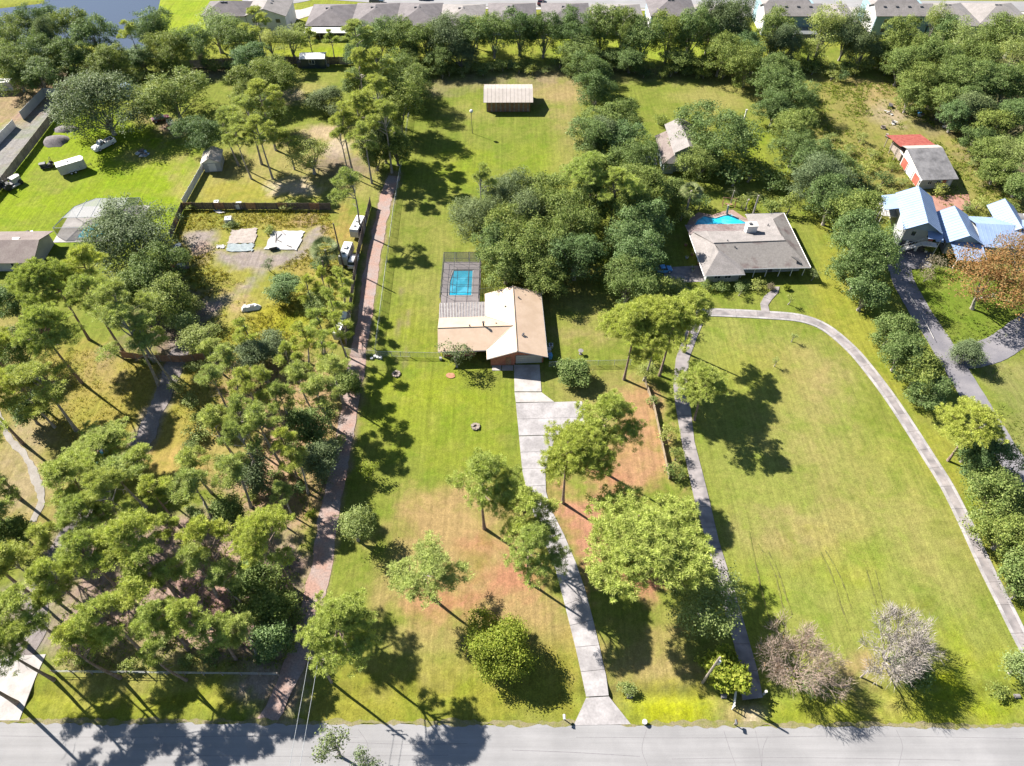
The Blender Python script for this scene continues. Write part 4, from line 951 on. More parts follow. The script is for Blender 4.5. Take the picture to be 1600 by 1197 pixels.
stand('in the pine wood left of the dirt lane', 'trees of the pine wood', [
    (S_, 415, 595, 63, 15), (S_, 372, 640, 63, 15), (S_, 500, 610, 54, 13), (O_, 488, 662, 66, 8), (G_, 492, 722, 62, 8), (S_, 408, 655, 54, 16), (S_, 376, 690, 59, 16), (S_, 330, 590, 45, 12), (S_, 350, 560, 45, 11), (S_, 468, 585, 45, 13), (S_, 520, 575, 50, 12), (P_, 213, 722, 55, 11), (P_, 108, 745, 93, 14), (S_, 164, 772, 90, 17), (P_, 240, 768, 54, 13), (S_, 296, 760, 63, 14), (S_, 362, 738, 59, 13), (P_, 440, 690, 45, 14), (P_, 318, 842, 72, 16), (P_, 414, 846, 109, 18, 'broad bright pine with a dark shaded side, left of the bare red lane'), (P_, 196, 838, 99, 18), (P_, 132, 866, 86, 17), (P_, 228, 880, 81, 16), (S_, 300, 880, 63, 14), (P_, 284, 960, 68, 15), (P_, 160, 965, 86, 17), (P_, 118, 1005, 75, 16), (P_, 36, 958, 97, 17), (P_, 242, 962, 72, 15), (S_, 372, 985, 54, 11), (O_, 425, 935, 76, 8), (O_, 390, 905, 60, 7), (O_, 420, 1000, 56, 7), (P_, 245, 1020, 54, 13), (P_, 8, 1012, 84, 15), (P_, -50, 945, 100, 17), (P_, -70, 1045, 100, 17), (P_, -40, 860, 90, 17), (S_, 350, 900, 54, 12), (P_, 262, 820, 45, 13), (S_, 440, 770, 36, 9), (S_, 440, 620, 41, 14), (O_, 540, 600, 40, 6), (S_, 380, 600, 45, 14), (S_, 186, 738, 62, 13), (P_, 128, 805, 78, 15), (P_, 82, 905, 80, 16), (S_, 66, 845, 56, 13), (S_, 335, 655, 50, 13), (S_, 460, 720, 44, 12), (P_, 210, 925, 70, 15), (P_, 330, 985, 62, 13), (S_, 300, 720, 50, 12), (G_, 400, 740, 56, 7), (O_, 350, 800, 46, 6)], 'y')
yard = 'trees of the front yards'
for row in [
    (P_, 528, 970, 124, 16, 'broad bright pine over the foot of the dirt lane, wires passing beneath it'),
    (S_, 664, 888, 112, 12, 'soft green pine standing alone in the straw left of the drive'),
    (L_, 552, 822, 56, 7.5, 'open broadleaf tree with a thin pale trunk on the lane verge'),
    ('yellowshrub', 576, 737, 32, 3.4, 'yellow-green shrub on the right side of the dirt lane'),
    (P_, 752, 748, 108, 18, 'pine with a long straight trunk left of the concrete drive'),
    (P_, 820, 800, 92, 16, 'upper of two overlapping pines leaning over the left side of the drive'),
    (P_, 828, 850, 104, 15, 'lower of two overlapping pines leaning over the left side of the drive'),
    (P_, 888, 706, 124, 18, 'open-crowned pine hiding the lower right of the parking pad'),
    (P_, 946, 650, 104, 18, 'dense round pine just right of the parking pad'),
    (P_, 1000, 822, 204, 14.5, 'largest pine, a wide bright crown between the two drives'),
    (P_, 990, 512, 94, 17, 'left of the two tall pines at the right fence corner'),
    (P_, 1050, 506, 118, 17, 'right, wider one of the two tall pines at the right fence corner'),
    (S_, 1018, 540, 66, 12, 'lower pine crown between and below the two tall pines'),
    (P_, 1088, 478, 66, 15, 'smaller pine crown behind the right one of the two tall pines'),
    (P_, 1104, 597, 84, 13, 'small-crowned pine leaning over the neighbour drive'),
    (L_, 1108, 935, 112, 9, 'broad leafy tree filling the strip beside the aged drive'),
    ('yellowtree', 1137, 1050, 62, 3.4, 'bright yellow-green bush beside the pole and farm gate'),
    ('yellowtree', 783, 1008, 94, 6.5, 'round yellow-green tree on the lawn near the road'),
    ('greytree', 712, 550, 50, 6, 'small grey-leaved tree before the left wing of the tan house'),
    (O_, 898, 577, 48, 4.2, 'small round dark tree right of the garage'),
    (L_, 1012, 580, 26, 3.4, 'low light tree at the foot of the right fence corner'),
    ('yellowshrub', 1022, 560, 20, 3, 'yellow-green shrub between the trunks of the two tall pines'),
    ('shrub', 1052, 740, 34, 2.2, 'lowest of three dark bushes on the board fence line'),
    ('lightshrub', 1046, 680, 32, 2.6, 'pale middle bush of three on the board fence line'),
    ('shrub', 1056, 712, 26, 2, 'upper dark bush of three on the board fence line'),
    ('lightshrub', 1020, 625, 18, 1.4, 'small bush hugging the top end of the board fence'),
    ('yellowshrub', 1102, 1035, 26, 1.6, 'yellow weeds mounded left of the leaning pole'),
    ('lightshrub', 980, 1075, 26, 1.0, 'low bush on the near ditch bank right of the drive'),
    ('greytree', 520, 1168, 56, 7, 'grey-green tree tip standing on the near side of the road'),
    ('greytree', 566, 1196, 46, 6, 'second tree tip at the bottom picture edge, right of the first'),
    ('yellowshrub', 485, 805, 14, 1.4, 'small bright bush at the left edge of the bare lane'),
    ('lightshrub', 314, 672, 44, 1.8, 'bright green clump of ground bushes left of the pine wood'),
    ('shrub', 1565, 1083, 30, 1.2, 'low shrub in the ditch at the lower right edge'),
    ('dryshrub', 1464, 412, 44, 3.4, 'dry tan bush beside the parking court of the blue house'),
    ('dryshrub', 1448, 432, 30, 2.4, 'smaller dry bush in front of the dry tan bush by the court'),
    ('lightshrub', 1454, 388, 18, 2, 'green bush under the blue house corner'),
    ('lightshrub', 1472, 297, 26, 2.4, 'green bush against the front of the old barn'),
]:
    plant(*row[:6], group=yard)
bush = []
rb = random.Random(5)
for px, py, w in [(1360, 262, 30), (1345, 285, 36), (1380, 280, 30), (1372, 300, 36), (1350, 310, 30), (1395, 262, 24), (1410, 285, 22), (1330, 235, 24), (1362, 240, 26), (1530, 318, 34), (1545, 275, 30), (1510, 322, 22), (1300, 215, 22), (1345, 215, 22), (1390, 300, 22), (1320, 105, 26), (1300, 118, 24), (1270, 110, 30), (1285, 95, 30), (1316, 118, 20), (1575, 320, 30), (1525, 255, 22)]:
    bush.append(('lightshrub' if rb.random() < .65 else 'shrub', px, py, w, rb.uniform(1.2, 2.6)))
stand('in the overgrown field round the old barn', 'bushes of the overgrown field', bush)
low = []
rl = random.Random(17)
for x0_, x1_, y_, n_ in ((640, 905, 108, 18), (930, 1180, 110, 18), (0, 240, 118, 14), (1255, 1400, 106, 11), (330, 420, 100, 6), (250, 330, 102, 6)):
    for i in range(n_):
        low.append(('lightshrub' if rl.random() < .35 else 'shrub', x0_ + (x1_ - x0_) * (i + rl.random()) / n_, y_ + rl.uniform(-10, 6), rl.uniform(16, 28), rl.uniform(1.4, 3.2)))
stand('in the undergrowth beneath the back tree rows', 'shrubs beneath the back tree rows', low)
under = []
ru = random.Random(11)
for px, py, w in [(470, 760, 24), (395, 770, 26), (340, 720, 22), (300, 690, 30), (455, 690, 30), (430, 740, 26), (365, 800, 30), (300, 800, 24), (520, 640, 30), (525, 690, 26), (460, 640, 26), (395, 700, 26), (440, 870, 36), (455, 960, 36), (445, 1010, 32), (400, 960, 36), (370, 940, 30), (330, 1020, 30), (200, 1040, 26), (130, 1030, 26), (290, 1030, 24), (410, 1030, 28), (280, 600, 34), (300, 625, 30), (310, 650, 24), (230, 560, 22), (305, 570, 30), (255, 1000, 26), (340, 970, 30)]:
    under.append(('shrub' if ru.random() < .55 else 'lightshrub', px, py, w, ru.uniform(.8, 1.8)))
stand('under the pine wood and its edges', 'undergrowth bushes of the pine wood', under, 'y')

# two leafless trees at the lower right, the second overgrown with a green vine
for (px, py, w, lab, mm, green) in ((1256, 1032, 122, 'leafless pinkish-grey tree with upswept twigs by the road', M['bare_red'], 0), (1404, 1016, 124, 'leafless grey tree with green growth on its lower right', M['bare'], 1)):
    me, ends = branch_tree(7.0, .60, px, mm, 5)
    co = np.array([v.co[:] for v in me.vertices]); rr = np.percentile(np.hypot(co[:, 0], co[:, 1]), 96); hh = co[:, 2].max()
    base = G(px, py, 4.2); rad = w / 2 * depth(base) / F
    o = thing('bare_tree', lab, 'tree', (base.x, base.y, 0))
    t = link('trunk', me, o); t.scale = (rad / rr, rad / rr, 7.4 / hh)
    rg = np.random.default_rng(px)
    tw = np.array([[*e[0], *e[1]] for e in ends]); nb_ = 5
    c = np.repeat(tw[:, :3], nb_, 0) + rg.normal(size=(len(tw) * nb_, 3)) * .12; d = unit(np.repeat(tw[:, 3:], nb_, 0) + rg.normal(size=c.shape) * .55)
    v, q = blades(c, d, rg.uniform(.35, .95, len(c)), np.full(len(c), .04), rg)
    tg = link('twigs', np_mesh('twigs', v, q, mm), o); tg.scale = t.scale
    E_ = np.array([[e[0].x, e[0].y, e[0].z] for e in ends]); E_ = E_[rg.random(len(E_)) < (.16 if not green else .05)]
    c = np.repeat(E_, 2, 0) + rg.normal(size=(len(E_) * 2, 3)) * .1
    v, q = leaf_quads(c, unit(rg.normal(size=c.shape) + [0, 0, .5]), rg.uniform(.1, .2, len(c)), rg.uniform(.07, .12, len(c)), rg)
    lv = link('leaves', np_mesh('dry_leaves', v, q, M['leaf_dry'] if green else M['leaf_orange']), o); lv.scale = t.scale
    if green:
        c, n, L, C, lr = broad_crown(2.7, 4.4, .2, rg, 16, 18, 15, .28, .36, .3)
        sel = c + np.array([2.0, -1.9, 0])
        v, q = leaf_quads(sel, n, L, L * .6, rg); link('vine', np_mesh('vine', v, q, M['oak']), o)
    else:
        c, n, L, C, lr = broad_crown(1.7, 2.2, .1, rg, 9, 9, 10, .26, .36, .3)
        v, q = leaf_quads(c + np.array([1.5, -2.1, 0]), n, L, L * .6, rg); link('vine', np_mesh('vine', v, q, M['oak']), o)

# ---- ground cover nobody could count: blades on the weedy ground, needles and low plants under the pines
def tufts(name, polys, dens, m, L, nb, w, seed, holes=()):
    rg = np.random.default_rng(seed)
    cs = []
    for P in polys:
        Wp = np.array(GX(P)); lo, hi = Wp.min(0), Wp.max(0)
        n = int((hi - lo).prod() * dens)
        p = lo + rg.random((n, 2)) * (hi - lo)
        k = sdf(p[:, 0], p[:, 1], [tuple(a) for a in Wp]) < 0
        k &= fbm(p[:, 0], p[:, 1], .16, seed) + rg.normal(size=n) * .12 > -.08
        for H_ in holes:
            k &= sdf(p[:, 0], p[:, 1], GX(H_)) > .3
        cs.append(p[k])
    p = np.concatenate(cs); n = len(p)
    c = np.repeat(np.concatenate([p, np.full((n, 1), -.08)], 1), nb, 0)
    s = np.repeat(rg.uniform(.5, 1.4, n), nb)
    d = unit(rg.normal(size=(n * nb, 3)) * np.array([.75, .75, .3]) + np.array([0, 0, .8]))
    v, q = blades(c + rg.normal(size=c.shape) * np.array([.12, .12, .02]), d, s * L * rg.uniform(.6, 1.2, len(c)), s * w, rg)
    me = np_mesh(name, v, q, m)
    return link(name, me, kind='stuff')
LOT = [(290, 326), (515, 330), (528, 400), (525, 540), (430, 556), (310, 540), (275, 480), (272, 370)]
LOT_BARE = [[(292, 362), (338, 361), (330, 392), (308, 400), (288, 382)], [(338, 360), (400, 358), (405, 360), (480, 356), (500, 352), (496, 376), (420, 425), (352, 478), (315, 508), (300, 500), (318, 470), (390, 440), (334, 412)]]
o = tufts('weeds', [LOT], 6.5, M['weed'], .5, 5, .13, 41, LOT_BARE)
o['label'] = 'tall yellow-green weeds of the fenced lot'; o['category'] = 'weeds'
o = tufts('tall_grass', [[(1280, 130), (1390, 130), (1480, 210), (1590, 260), (1590, 320), (1350, 325), (1250, 200)]], 4.0, M['weed_green'], .5, 5, .2, 42, [[(1388, 205), (1440, 205), (1500, 285), (1445, 300)]])
o['label'] = 'tall olive grass of the field round the old barn'; o['category'] = 'grass'
o = tufts('undergrowth', [[(330, 560), (535, 545), (525, 700), (490, 830), (480, 1000), (440, 1046), (100, 1046), (95, 850), (340, 760)]], 3.0, M['weed_green'], .45, 5, .14, 43, [[(150, 760), (260, 600), (300, 600), (60, 1000), (20, 1000)]])
o['label'] = 'low green undergrowth of the pine wood'; o['category'] = 'undergrowth'
o = tufts('dry_grass', [[(60, 545), (250, 550), (330, 560), (370, 640), (330, 760), (200, 760), (90, 680)]], 4.0, M['weed'], .35, 4, .10, 44, [[(150, 770), (200, 690), (250, 600), (270, 545), (300, 545), (262, 640), (240, 700), (190, 770)]])
o['label'] = 'dry grass of the clearing beside the gravel drive'; o['category'] = 'grass'
o = tufts('meadow', [[(1405, 410), (1600, 410), (1600, 515), (1500, 552), (1440, 480)], [(1535, 580), (1620, 560), (1620, 710), (1590, 710)]], 4.0, M['weed_green'], .35, 5, .12, 45, [])
o['label'] = 'thick green growth between the two right driveways'; o['category'] = 'grass'

o = tufts('lawn_grass', [[(1075, 500), (1210, 502), (1300, 548), (1590, 1010), (1600, 1120), (1200, 1125), (1095, 700)], [(575, 575), (690, 562), (800, 600), (830, 800), (900, 1100), (480, 1125), (560, 800)], [(855, 580), (1005, 580), (1040, 745), (1000, 960), (1080, 1000), (1100, 1120), (960, 1120), (900, 850), (860, 700)]], 5.0, M['lawn_blade'], .11, 3, .045, 46, [[(803, 565), (846, 565), (912, 625), (870, 740), (990, 1136), (893, 1136), (814, 740)]])
o['label'] = 'short lawn grass of the front yards'; o['category'] = 'grass'
# ------------------------------------------------------------------ buildings
def roof_slab(root, quad, m, th=.12, name='roof', ribs=0, parent=None):
    """one roof plane with thickness; ribs > 0 sets standing seams along the fall, quad = eave a, eave b, top b, top a"""
    b = MB(); b.slab(quad, th)
    q = [Vector(p) for p in quad]
    if ribs:
        n = max(2, int((q[1] - q[0]).length / ribs))
        nr = (q[1] - q[0]).cross(q[2] - q[0]).normalized()
        if nr.z < 0: nr = -nr
        for i in range(n + 1):
            t = i / n
            p0 = q[0].lerp(q[1], t); p1 = (q[3].lerp(q[2], t)) if len(q) == 4 else q[2]
            if len(q) == 3: break
            s = (q[1] - q[0]).normalized() * .03
            b.faces([p0 - s, p0 + s, p1 + s, p1 - s, p0 - s + nr * .045, p0 + s + nr * .045, p1 + s + nr * .045, p1 - s + nr * .045],
                    [(4, 5, 6, 7), (0, 1, 5, 4), (1, 2, 6, 5), (2, 3, 7, 6), (3, 0, 4, 7)])
    return b.build(name, m, parent or root)

def win(root, x, y, z, w, h, face, mf=None, mull=1, name='window'):
    """a window on a wall: face is the outward direction (degrees), frame proud of the wall, panes set back"""
    a = R(face); d = Vector((math.cos(a), math.sin(a), 0)); s = Vector((-d.y, d.x, 0))
    mf = mf or M['white']; c = Vector((x, y, z))
    b = MB()
    def bar(u0, u1, v0, v1, o0, o1):
        p = []
        for o in (o0, o1):
            for u, v in ((u0, v0), (u1, v0), (u1, v1), (u0, v1)): p.append(c + s * u + Vector((0, 0, v)) + d * o)
        b.faces(p, [(3, 2, 1, 0), (4, 5, 6, 7), (0, 1, 5, 4), (1, 2, 6, 5), (2, 3, 7, 6), (3, 0, 4, 7)])
    t = .07
    bar(-w / 2, w / 2, 0, t, -.02, .07); bar(-w / 2, w / 2, h - t, h, -.02, .07)
    bar(-w / 2, -w / 2 + t, t, h - t, -.02, .07); bar(w / 2 - t, w / 2, t, h - t, -.02, .07)
    for k in range(1, mull + 1):
        u = -w / 2 + w * k / (mull + 1); bar(u - t / 2, u + t / 2, t, h - t, -.02, .06)
    f = b.build(name, mf, root)
    pb = MB()
    p = [c + s * u + Vector((0, 0, v)) + d * .03 for u, v in ((-w / 2 + t, t), (w / 2 - t, t), (w / 2 - t, h - t), (-w / 2 + t, h - t))]
    pb.slab(p, .02) if False else pb.faces(p, [(0, 1, 2, 3)])
    pb.build('pane', M['glass'], f)
    return f

def walls(root, plan, z1, m, name='wall', z0=-.1):
    b = MB(); b.prism(plan, z0, z1); return b.build(name, m, root)

def gable(root, x0, x1, y0, y1, ze, zr, along, m, mw, over=.5, ribs=0, inset=.5, hip0=False, hip1=False):
    """gable roof over a rectangle (x0..y1 are the eave lines); gable ends filled with wall"""
    if along == 'y':
        xm = (x0 + x1) / 2
        roof_slab(root, [(x0, y0, ze), (x0, y1, ze), (xm, y1, zr), (xm, y0, zr)], m, ribs=ribs)
        roof_slab(root, [(x1, y0, ze), (x1, y1, ze), (xm, y1, zr), (xm, y0, zr)], m, ribs=ribs)
        for y in (y0 + inset, y1 - inset):
            b = MB(); k = inset * (zr - ze) / ((x1 - x0) / 2)
            b.faces([(x0 + inset, y - .06, ze - .1), (x1 - inset, y - .06, ze - .1), (xm, y - .06, zr - .16), (x0 + inset, y + .06, ze - .1), (x1 - inset, y + .06, ze - .1), (xm, y + .06, zr - .16)],
                    [(0, 1, 2), (5, 4, 3), (0, 3, 4, 1), (1, 4, 5, 2), (2, 5, 3, 0)])
            b.build('gable_wall', mw, root)
    else:
        ym = (y0 + y1) / 2
        roof_slab(root, [(x0, y0, ze), (x1, y0, ze), (x1, ym, zr), (x0, ym, zr)], m, ribs=ribs)
        roof_slab(root, [(x0, y1, ze), (x1, y1, ze), (x1, ym, zr), (x0, ym, zr)], m, ribs=ribs)
        for x in (x0 + inset, x1 - inset):
            b = MB()
            b.faces([(x - .06, y0 + inset, ze - .1), (x - .06, y1 - inset, ze - .1), (x - .06, ym, zr - .16), (x + .06, y0 + inset, ze - .1), (x + .06, y1 - inset, ze - .1), (x + .06, ym, zr - .16)],
                    [(2, 1, 0), (3, 4, 5), (1, 4, 3, 0), (2, 5, 4, 1), (0, 3, 5, 2)])
            b.build('gable_wall', mw, root)

def hip(root, x0, x1, y0, y1, ze, zr, m, th=.14):
    """hipped roof: four planes, the ridge along the longer side"""
    w, d = x1 - x0, y1 - y0
    if w >= d:
        a, b_ = (x0 + d / 2, (y0 + y1) / 2, zr), (x1 - d / 2, (y0 + y1) / 2, zr)
        P = [[(x0, y0, ze), (x1, y0, ze), b_, a], [(x0, y1, ze), (x1, y1, ze), b_, a], [(x0, y0, ze), (x0, y1, ze), a], [(x1, y0, ze), (x1, y1, ze), b_]]
    else:
        a, b_ = ((x0 + x1) / 2, y0 + w / 2, zr), ((x0 + x1) / 2, y1 - w / 2, zr)
        P = [[(x0, y0, ze), (x0, y1, ze), b_, a], [(x1, y0, ze), (x1, y1, ze), b_, a], [(x0, y0, ze), (x1, y0, ze), a], [(x0, y1, ze), (x1, y1, ze), b_]]
    for q in P: roof_slab(root, q, m, th)

def vent(root, x, y, z, r=.16, h=.35, m=None):
    b = MB(); b.cyl(x, y, z - .3, z + h, r, 8); b.cyl(x, y, z + h, z + h + .08, r * 1.5, 8); return b.build('vent', m or M['dark'], root)

# ---- the tan-roofed brick house
H = thing('brick_house', 'brick house with a tan metal roof in two crossing gables', 'house', (.95, 87.5, 0), R(2.6))
walls(H, [(-4.9, .9), (-.4, .9), (-.4, 1.3), (4.95, 1.3), (4.95, 16.9), (-4.9, 16.9)], 2.75, M['brick'])
walls(H, [(-14.0, 3.6), (-7.9, 3.6), (-7.9, 4.6), (-4.92, 4.6), (-4.92, 10.6), (-14.0, 10.6)], 2.7, M['brick'])
gable(H, -5.6, 5.6, 0, 17.5, 2.85, 4.75, 'y', M['tan_metal'], M['brick'], inset=.9)
roof_slab(H, [(-14.6, 2.3, 2.8), (-5.55, 2.3, 2.8), (-.3, 6.7, 4.55), (-14.6, 6.7, 4.55)], M['tan_metal'])
roof_slab(H, [(-14.6, 11.2, 2.8), (-5.55, 11.2, 2.8), (-.3, 6.7, 4.55), (-14.6, 6.7, 4.55)], M['tan_metal'])
b = MB(); b.faces([(-14.06, 3.6, 2.7), (-14.06, 10.6, 2.7), (-14.06, 6.7, 4.4), (-13.94, 3.6, 2.7), (-13.94, 10.6, 2.7), (-13.94, 6.7, 4.4)], [(2, 1, 0), (3, 4, 5), (1, 4, 3, 0), (2, 5, 4, 1), (0, 3, 5, 2)]); b.build('gable_wall', M['brick'], H)
for pa, pb in (((.0, .0, 4.79), (.0, 17.5, 4.79)), ((-14.6, 6.7, 4.59), (-.4, 6.7, 4.59))):
    b = MB(); b.tube([pa, pb], .09, 6); b.build('ridge_cap', M['tan_metal'], H)
for pa, pb in (((-5.55, 2.35, 2.86), (-.35, 6.7, 4.60)), ((-5.55, 11.15, 2.86), (-.35, 6.7, 4.60))):
    b = MB(); b.tube([pa, pb], .07, 4); b.build('valley', M['wood_dark'], H)
for pa, pb in (((-5.6, 0, 2.76), (0, 0, 4.66)), ((5.6, 0, 2.76), (0, 0, 4.66)), ((-14.6, 2.3, 2.70), (-5.6, 2.3, 2.70)), ((5.66, 0, 2.75), (5.66, 17.5, 2.75))):
    b = MB(); b.tube([pa, pb], .10, 4); b.build('fascia', M['offwhite'], H)
gd = MB(); gd.box(2.25, 1.24, .02, 4.9, .06, 2.2); g_ = gd.build('garage_door', M['offwhite'], H)
for i in range(4):
    for j in range(4):
        box('door_panel', M['offwhite'], g_, .05 + 1.2 * i + .42, 1.2, .08 + .54 * j, 1.1, .05, .46)
box('front_door', M['wood_brown'], H, -1.6, .86, .05, 1.0, .06, 2.05)
box('door_knob', M['steel'], H, -1.25, .82, 1.0, .06, .06, .06)
win(H, -7.0, 4.6, .9, 1.6, 1.3, 270, mull=1)
win(H, -10.2, 3.6, .9, 2.0, 1.3, 270, mull=1); win(H, -12.7, 3.6, .9, 1.4, 1.3, 270, mull=1); win(H, -6.2, 4.6, .9, .9, 1.3, 270, mull=0)
for y in (4, 8.5, 13): win(H, 4.95, y, .9, 1.5, 1.2, 0, mull=1)
win(H, -14.0, 6, .9, 1.4, 1.2, 180, mull=1)
b = MB(); b.cyl(-6.0, 6.9, 4.2, 5.5, .17, 8); b.cyl(-6.0, 6.9, 5.5, 5.62, .26, 8); b.build('flue', M['dark'], H)
for x, y, z in ((-8.6, 6.95, 4.6), (-1.7, 12.3, 4.1), (1.0, 14.4, 4.4), (1.2, 4.2, 4.35)): vent(H, x, y, z, .12, .16)
vent(H, -3.6, 7.9, 4.05, .1, .1); vent(H, 1.4, 4.5, 4.25, .14, .3)
# corrugated lanai roof on posts, joined to the back
b = MB(); b.slab([(-14.6, 15.6, 2.45), (-5.35, 15.6, 2.45), (-5.35, 11.0, 2.78), (-14.6, 11.0, 2.78)], .08)
b.build('lanai_roof', M['rusty_lanai'], H)
for i in range(31):
    x = -14.45 + i * .30
    b = MB(); b.faces([(x - .045, 15.62, 2.46), (x + .045, 15.62, 2.46), (x + .045, 11.0, 2.79), (x - .045, 11.0, 2.79), (x - .045, 15.62, 2.54), (x + .045, 15.62, 2.54), (x + .045, 11.0, 2.87), (x - .045, 11.0, 2.87)], [(4, 5, 6, 7), (0, 1, 5, 4), (1, 2, 6, 5), (2, 3, 7, 6), (3, 0, 4, 7)])
    b.build('roof_rib', M['offwhite'] if i % 2 else M['grey_metal'], H)
for x in (-14.4, -11.4, -8.4, -5.5): box('post', M['white'], H, x, 15.4, 0, .12, .12, 2.4)
box('planter', M['offwhite'], H, -14.3, 2.9, 0, .5, .5, .5)

# the pool with its deck, and the screen cage over it
PX0, PX1, PY0, PY1 = -14.5, -6.6, 103.2, 117.8
pr = thing('swimming_pool', 'blue swimming pool under the dark screen cage behind the tan house', 'pool', (0, 0, 0))
b = MB()
d0 = [(PX0, PY0), (PX1, PY0), (PX1, PY1), (PX0, PY1)]
q = POOL1
b.poly([(*p, .03) for p in [(PX0, PY0), (PX1, PY0), (PX1, q[1][1] - .3), (PX0, q[1][1] - .3)]])
b.poly([(*p, .03) for p in [(q[1][0] + .3, q[1][1] - .3), (PX1, q[1][1] - .3), (PX1, q[2][1] + .3), (q[2][0] + .3, q[2][1] + .3)]])
b.poly([(*p, .03) for p in [(PX0, q[2][1] + .3), (PX1, q[2][1] + .3), (PX1, PY1), (PX0, PY1)]])
b.poly([(*p, .03) for p in [(PX0, q[0][1] - .3), (q[0][0] - .3, q[0][1] - .3), (q[4][0] - .3, q[4][1]), (q[3][0] - .3, q[3][1] + .3), (PX0, q[3][1] + .3)]])
b.build('deck', mat('pool_deck', (.27, .24, .235), (.22, .195, .195), .5, .9, .2, 10, fine=.12), pr)
def pool_parts(root, poly, zc=.04, coping=.3, mcop=None):
    n = len(poly); c = Vector((sum(p[0] for p in poly) / n, sum(p[1] for p in poly) / n, 0))
    out = []
    for i, p in enumerate(poly):
        a = Vector((*poly[i - 1], 0)); e = Vector((*poly[(i + 1) % n], 0)); t = (e - a).normalized()
        nn = Vector((t.y, -t.x, 0))
        if nn.dot(Vector((*p, 0)) - c) < 0: nn = -nn
        out.append((p[0] + nn.x * coping, p[1] + nn.y * coping))
    b = MB()
    for i in range(n):
        j = (i + 1) % n
        b.faces([(*poly[i], zc), (*poly[j], zc), (*out[j], zc), (*out[i], zc), (*poly[i], -1.6), (*poly[j], -1.6), (*out[j], -.2), (*out[i], -.2)], [(0, 1, 2, 3), (0, 4, 5, 1), (3, 2, 6, 7)])
    b.build('coping', mcop or M['concrete_new'], root)
    b = MB(); b.poly([(*p, -1.5) for p in poly]); b.build('basin', M['teal'], root)
    b = MB(); b.poly([(*p, -.1) for p in poly]); b.build('water', M['pool'], root)
pool_parts(pr, POOL1)
cg = thing('pool_cage', 'dark framed screen cage over the pool behind the tan house', 'screen enclosure', (0, 0, 0))
x0, x1, y0, y1, hz = PX0 + .1, PX1 - .1, 103.4, PY1 - .1, 2.75
beams = [(((x0, y, hz), (x1, y, hz))) for y in (105.2, 107.5, 109.8, 112.1, 114.4, y1)] + [((x0, 103.6, hz), (x0, y1, hz)), ((x1, 103.6, hz), (x1, y1, hz)), ((x1 - 2.2, 105, hz), (x1 - 2.2, y1, hz)), ((x0 + 2.4, 105, hz), (x0 + 2.4, y1, hz))]
beams += [((x, y, 0), (x, y, hz)) for x in (x0, x1) for y in (105.2, 107.5, 109.8, 112.1, 114.4, y1)] + [((x0, 105.2, 1.1), (x0, y1, 1.1)), ((x1, 105.2, 1.1), (x1, y1, 1.1)), ((x0, y1, 1.1), (x1, y1, 1.1))]
beams += [((x0 + 2.6, y1, 0), (x0 + 2.6, y1, hz)), ((x0 + 5.2, y1, 0), (x0 + 5.2, y1, hz))]
for a, c_ in beams:
    b = MB(); b.tube([a, c_], .05, 4); b.build('beam', M['dark'], cg)
b = MB()
b.poly([(x0, 105.2, hz + .01), (x1, 105.2, hz + .01), (x1, y1, hz + .01), (x0, y1, hz + .01)])
b.build('roof_screen', M['screen'], cg)
for q in ([(x0 - .01, 105.2, 0), (x0 - .01, y1, 0), (x0 - .01, y1, hz), (x0 - .01, 105.2, hz)], [(x1 + .01, 105.2, 0), (x1 + .01, y1, 0), (x1 + .01, y1, hz), (x1 + .01, 105.2, hz)], [(x0, y1 + .01, 0), (x1, y1 + .01, 0), (x1, y1 + .01, hz), (x0, y1 + .01, hz)]):
    b = MB(); b.poly(q); b.build('side_screen', M['screen'], cg)

# ---- shed on the back lawn
H = thing('back_shed', 'long wooden shed with a pale ribbed metal roof on the back lawn', 'shed', (-1.0, 179.6, 0), R(.3))
walls(H, [(-5.9, .2), (5.9, .2), (5.9, 8.6), (-5.9, 8.6)], 3.0, M['wood_brown'])
ym = 4.4
for (ya, yb) in ((-.5, ym), (9.3, ym)):
    roof_slab(H, [(-6.6, ya, 2.95), (6.6, ya, 2.95), (6.6, yb, 4.3), (-6.6, yb, 4.3)], M['grey_metal'], .08, ribs=.95)
for x in (-5.9, 5.9):
    b = MB(); b.faces([(x - .05, .2, 2.9), (x - .05, 8.6, 2.9), (x - .05, 4.4, 4.2), (x + .05, .2, 2.9), (x + .05, 8.6, 2.9), (x + .05, 4.4, 4.2)], [(2, 1, 0), (3, 4, 5), (1, 4, 3, 0), (2, 5, 4, 1), (0, 3, 5, 2)]); b.build('gable_wall', M['wood_brown'], H)
for i in range(29): box('siding_board', M['wood_brown'] if i % 3 else M['wood'], H, -5.7 + i * .407, .16, .0, .36, .06 + .02 * (i % 2), 2.85)

# ---- grey-roofed neighbour house
H = thing('grey_house', 'low house with grey stained hip roofs and a front walk to its door', 'house', (39.6, 110.4, 0), R(3.2))
walls(H, [(.7, .9), (7.6, .9), (7.6, 3.4), (21.4, 3.4), (21.4, 19), (14.5, 19), (14.5, 14.5), (.9, 14.5)], 2.75, M['wall_grey'])
S = M['shingle_light']; S2 = M['shingle_stain']
# front plane, stained towards the eave, and back plane of the long ridge
roof_slab(H, [(7.0, 1.6, 2.75), (22.2, 1.2, 2.75), (18.2, 7.4, 4.95), (3.0, 7.4, 4.95)], S2)
roof_slab(H, [(.2, 13.2, 3.6), (19, 12.6, 3.6), (18.2, 7.4, 4.95), (3.0, 7.4, 4.95)], S)
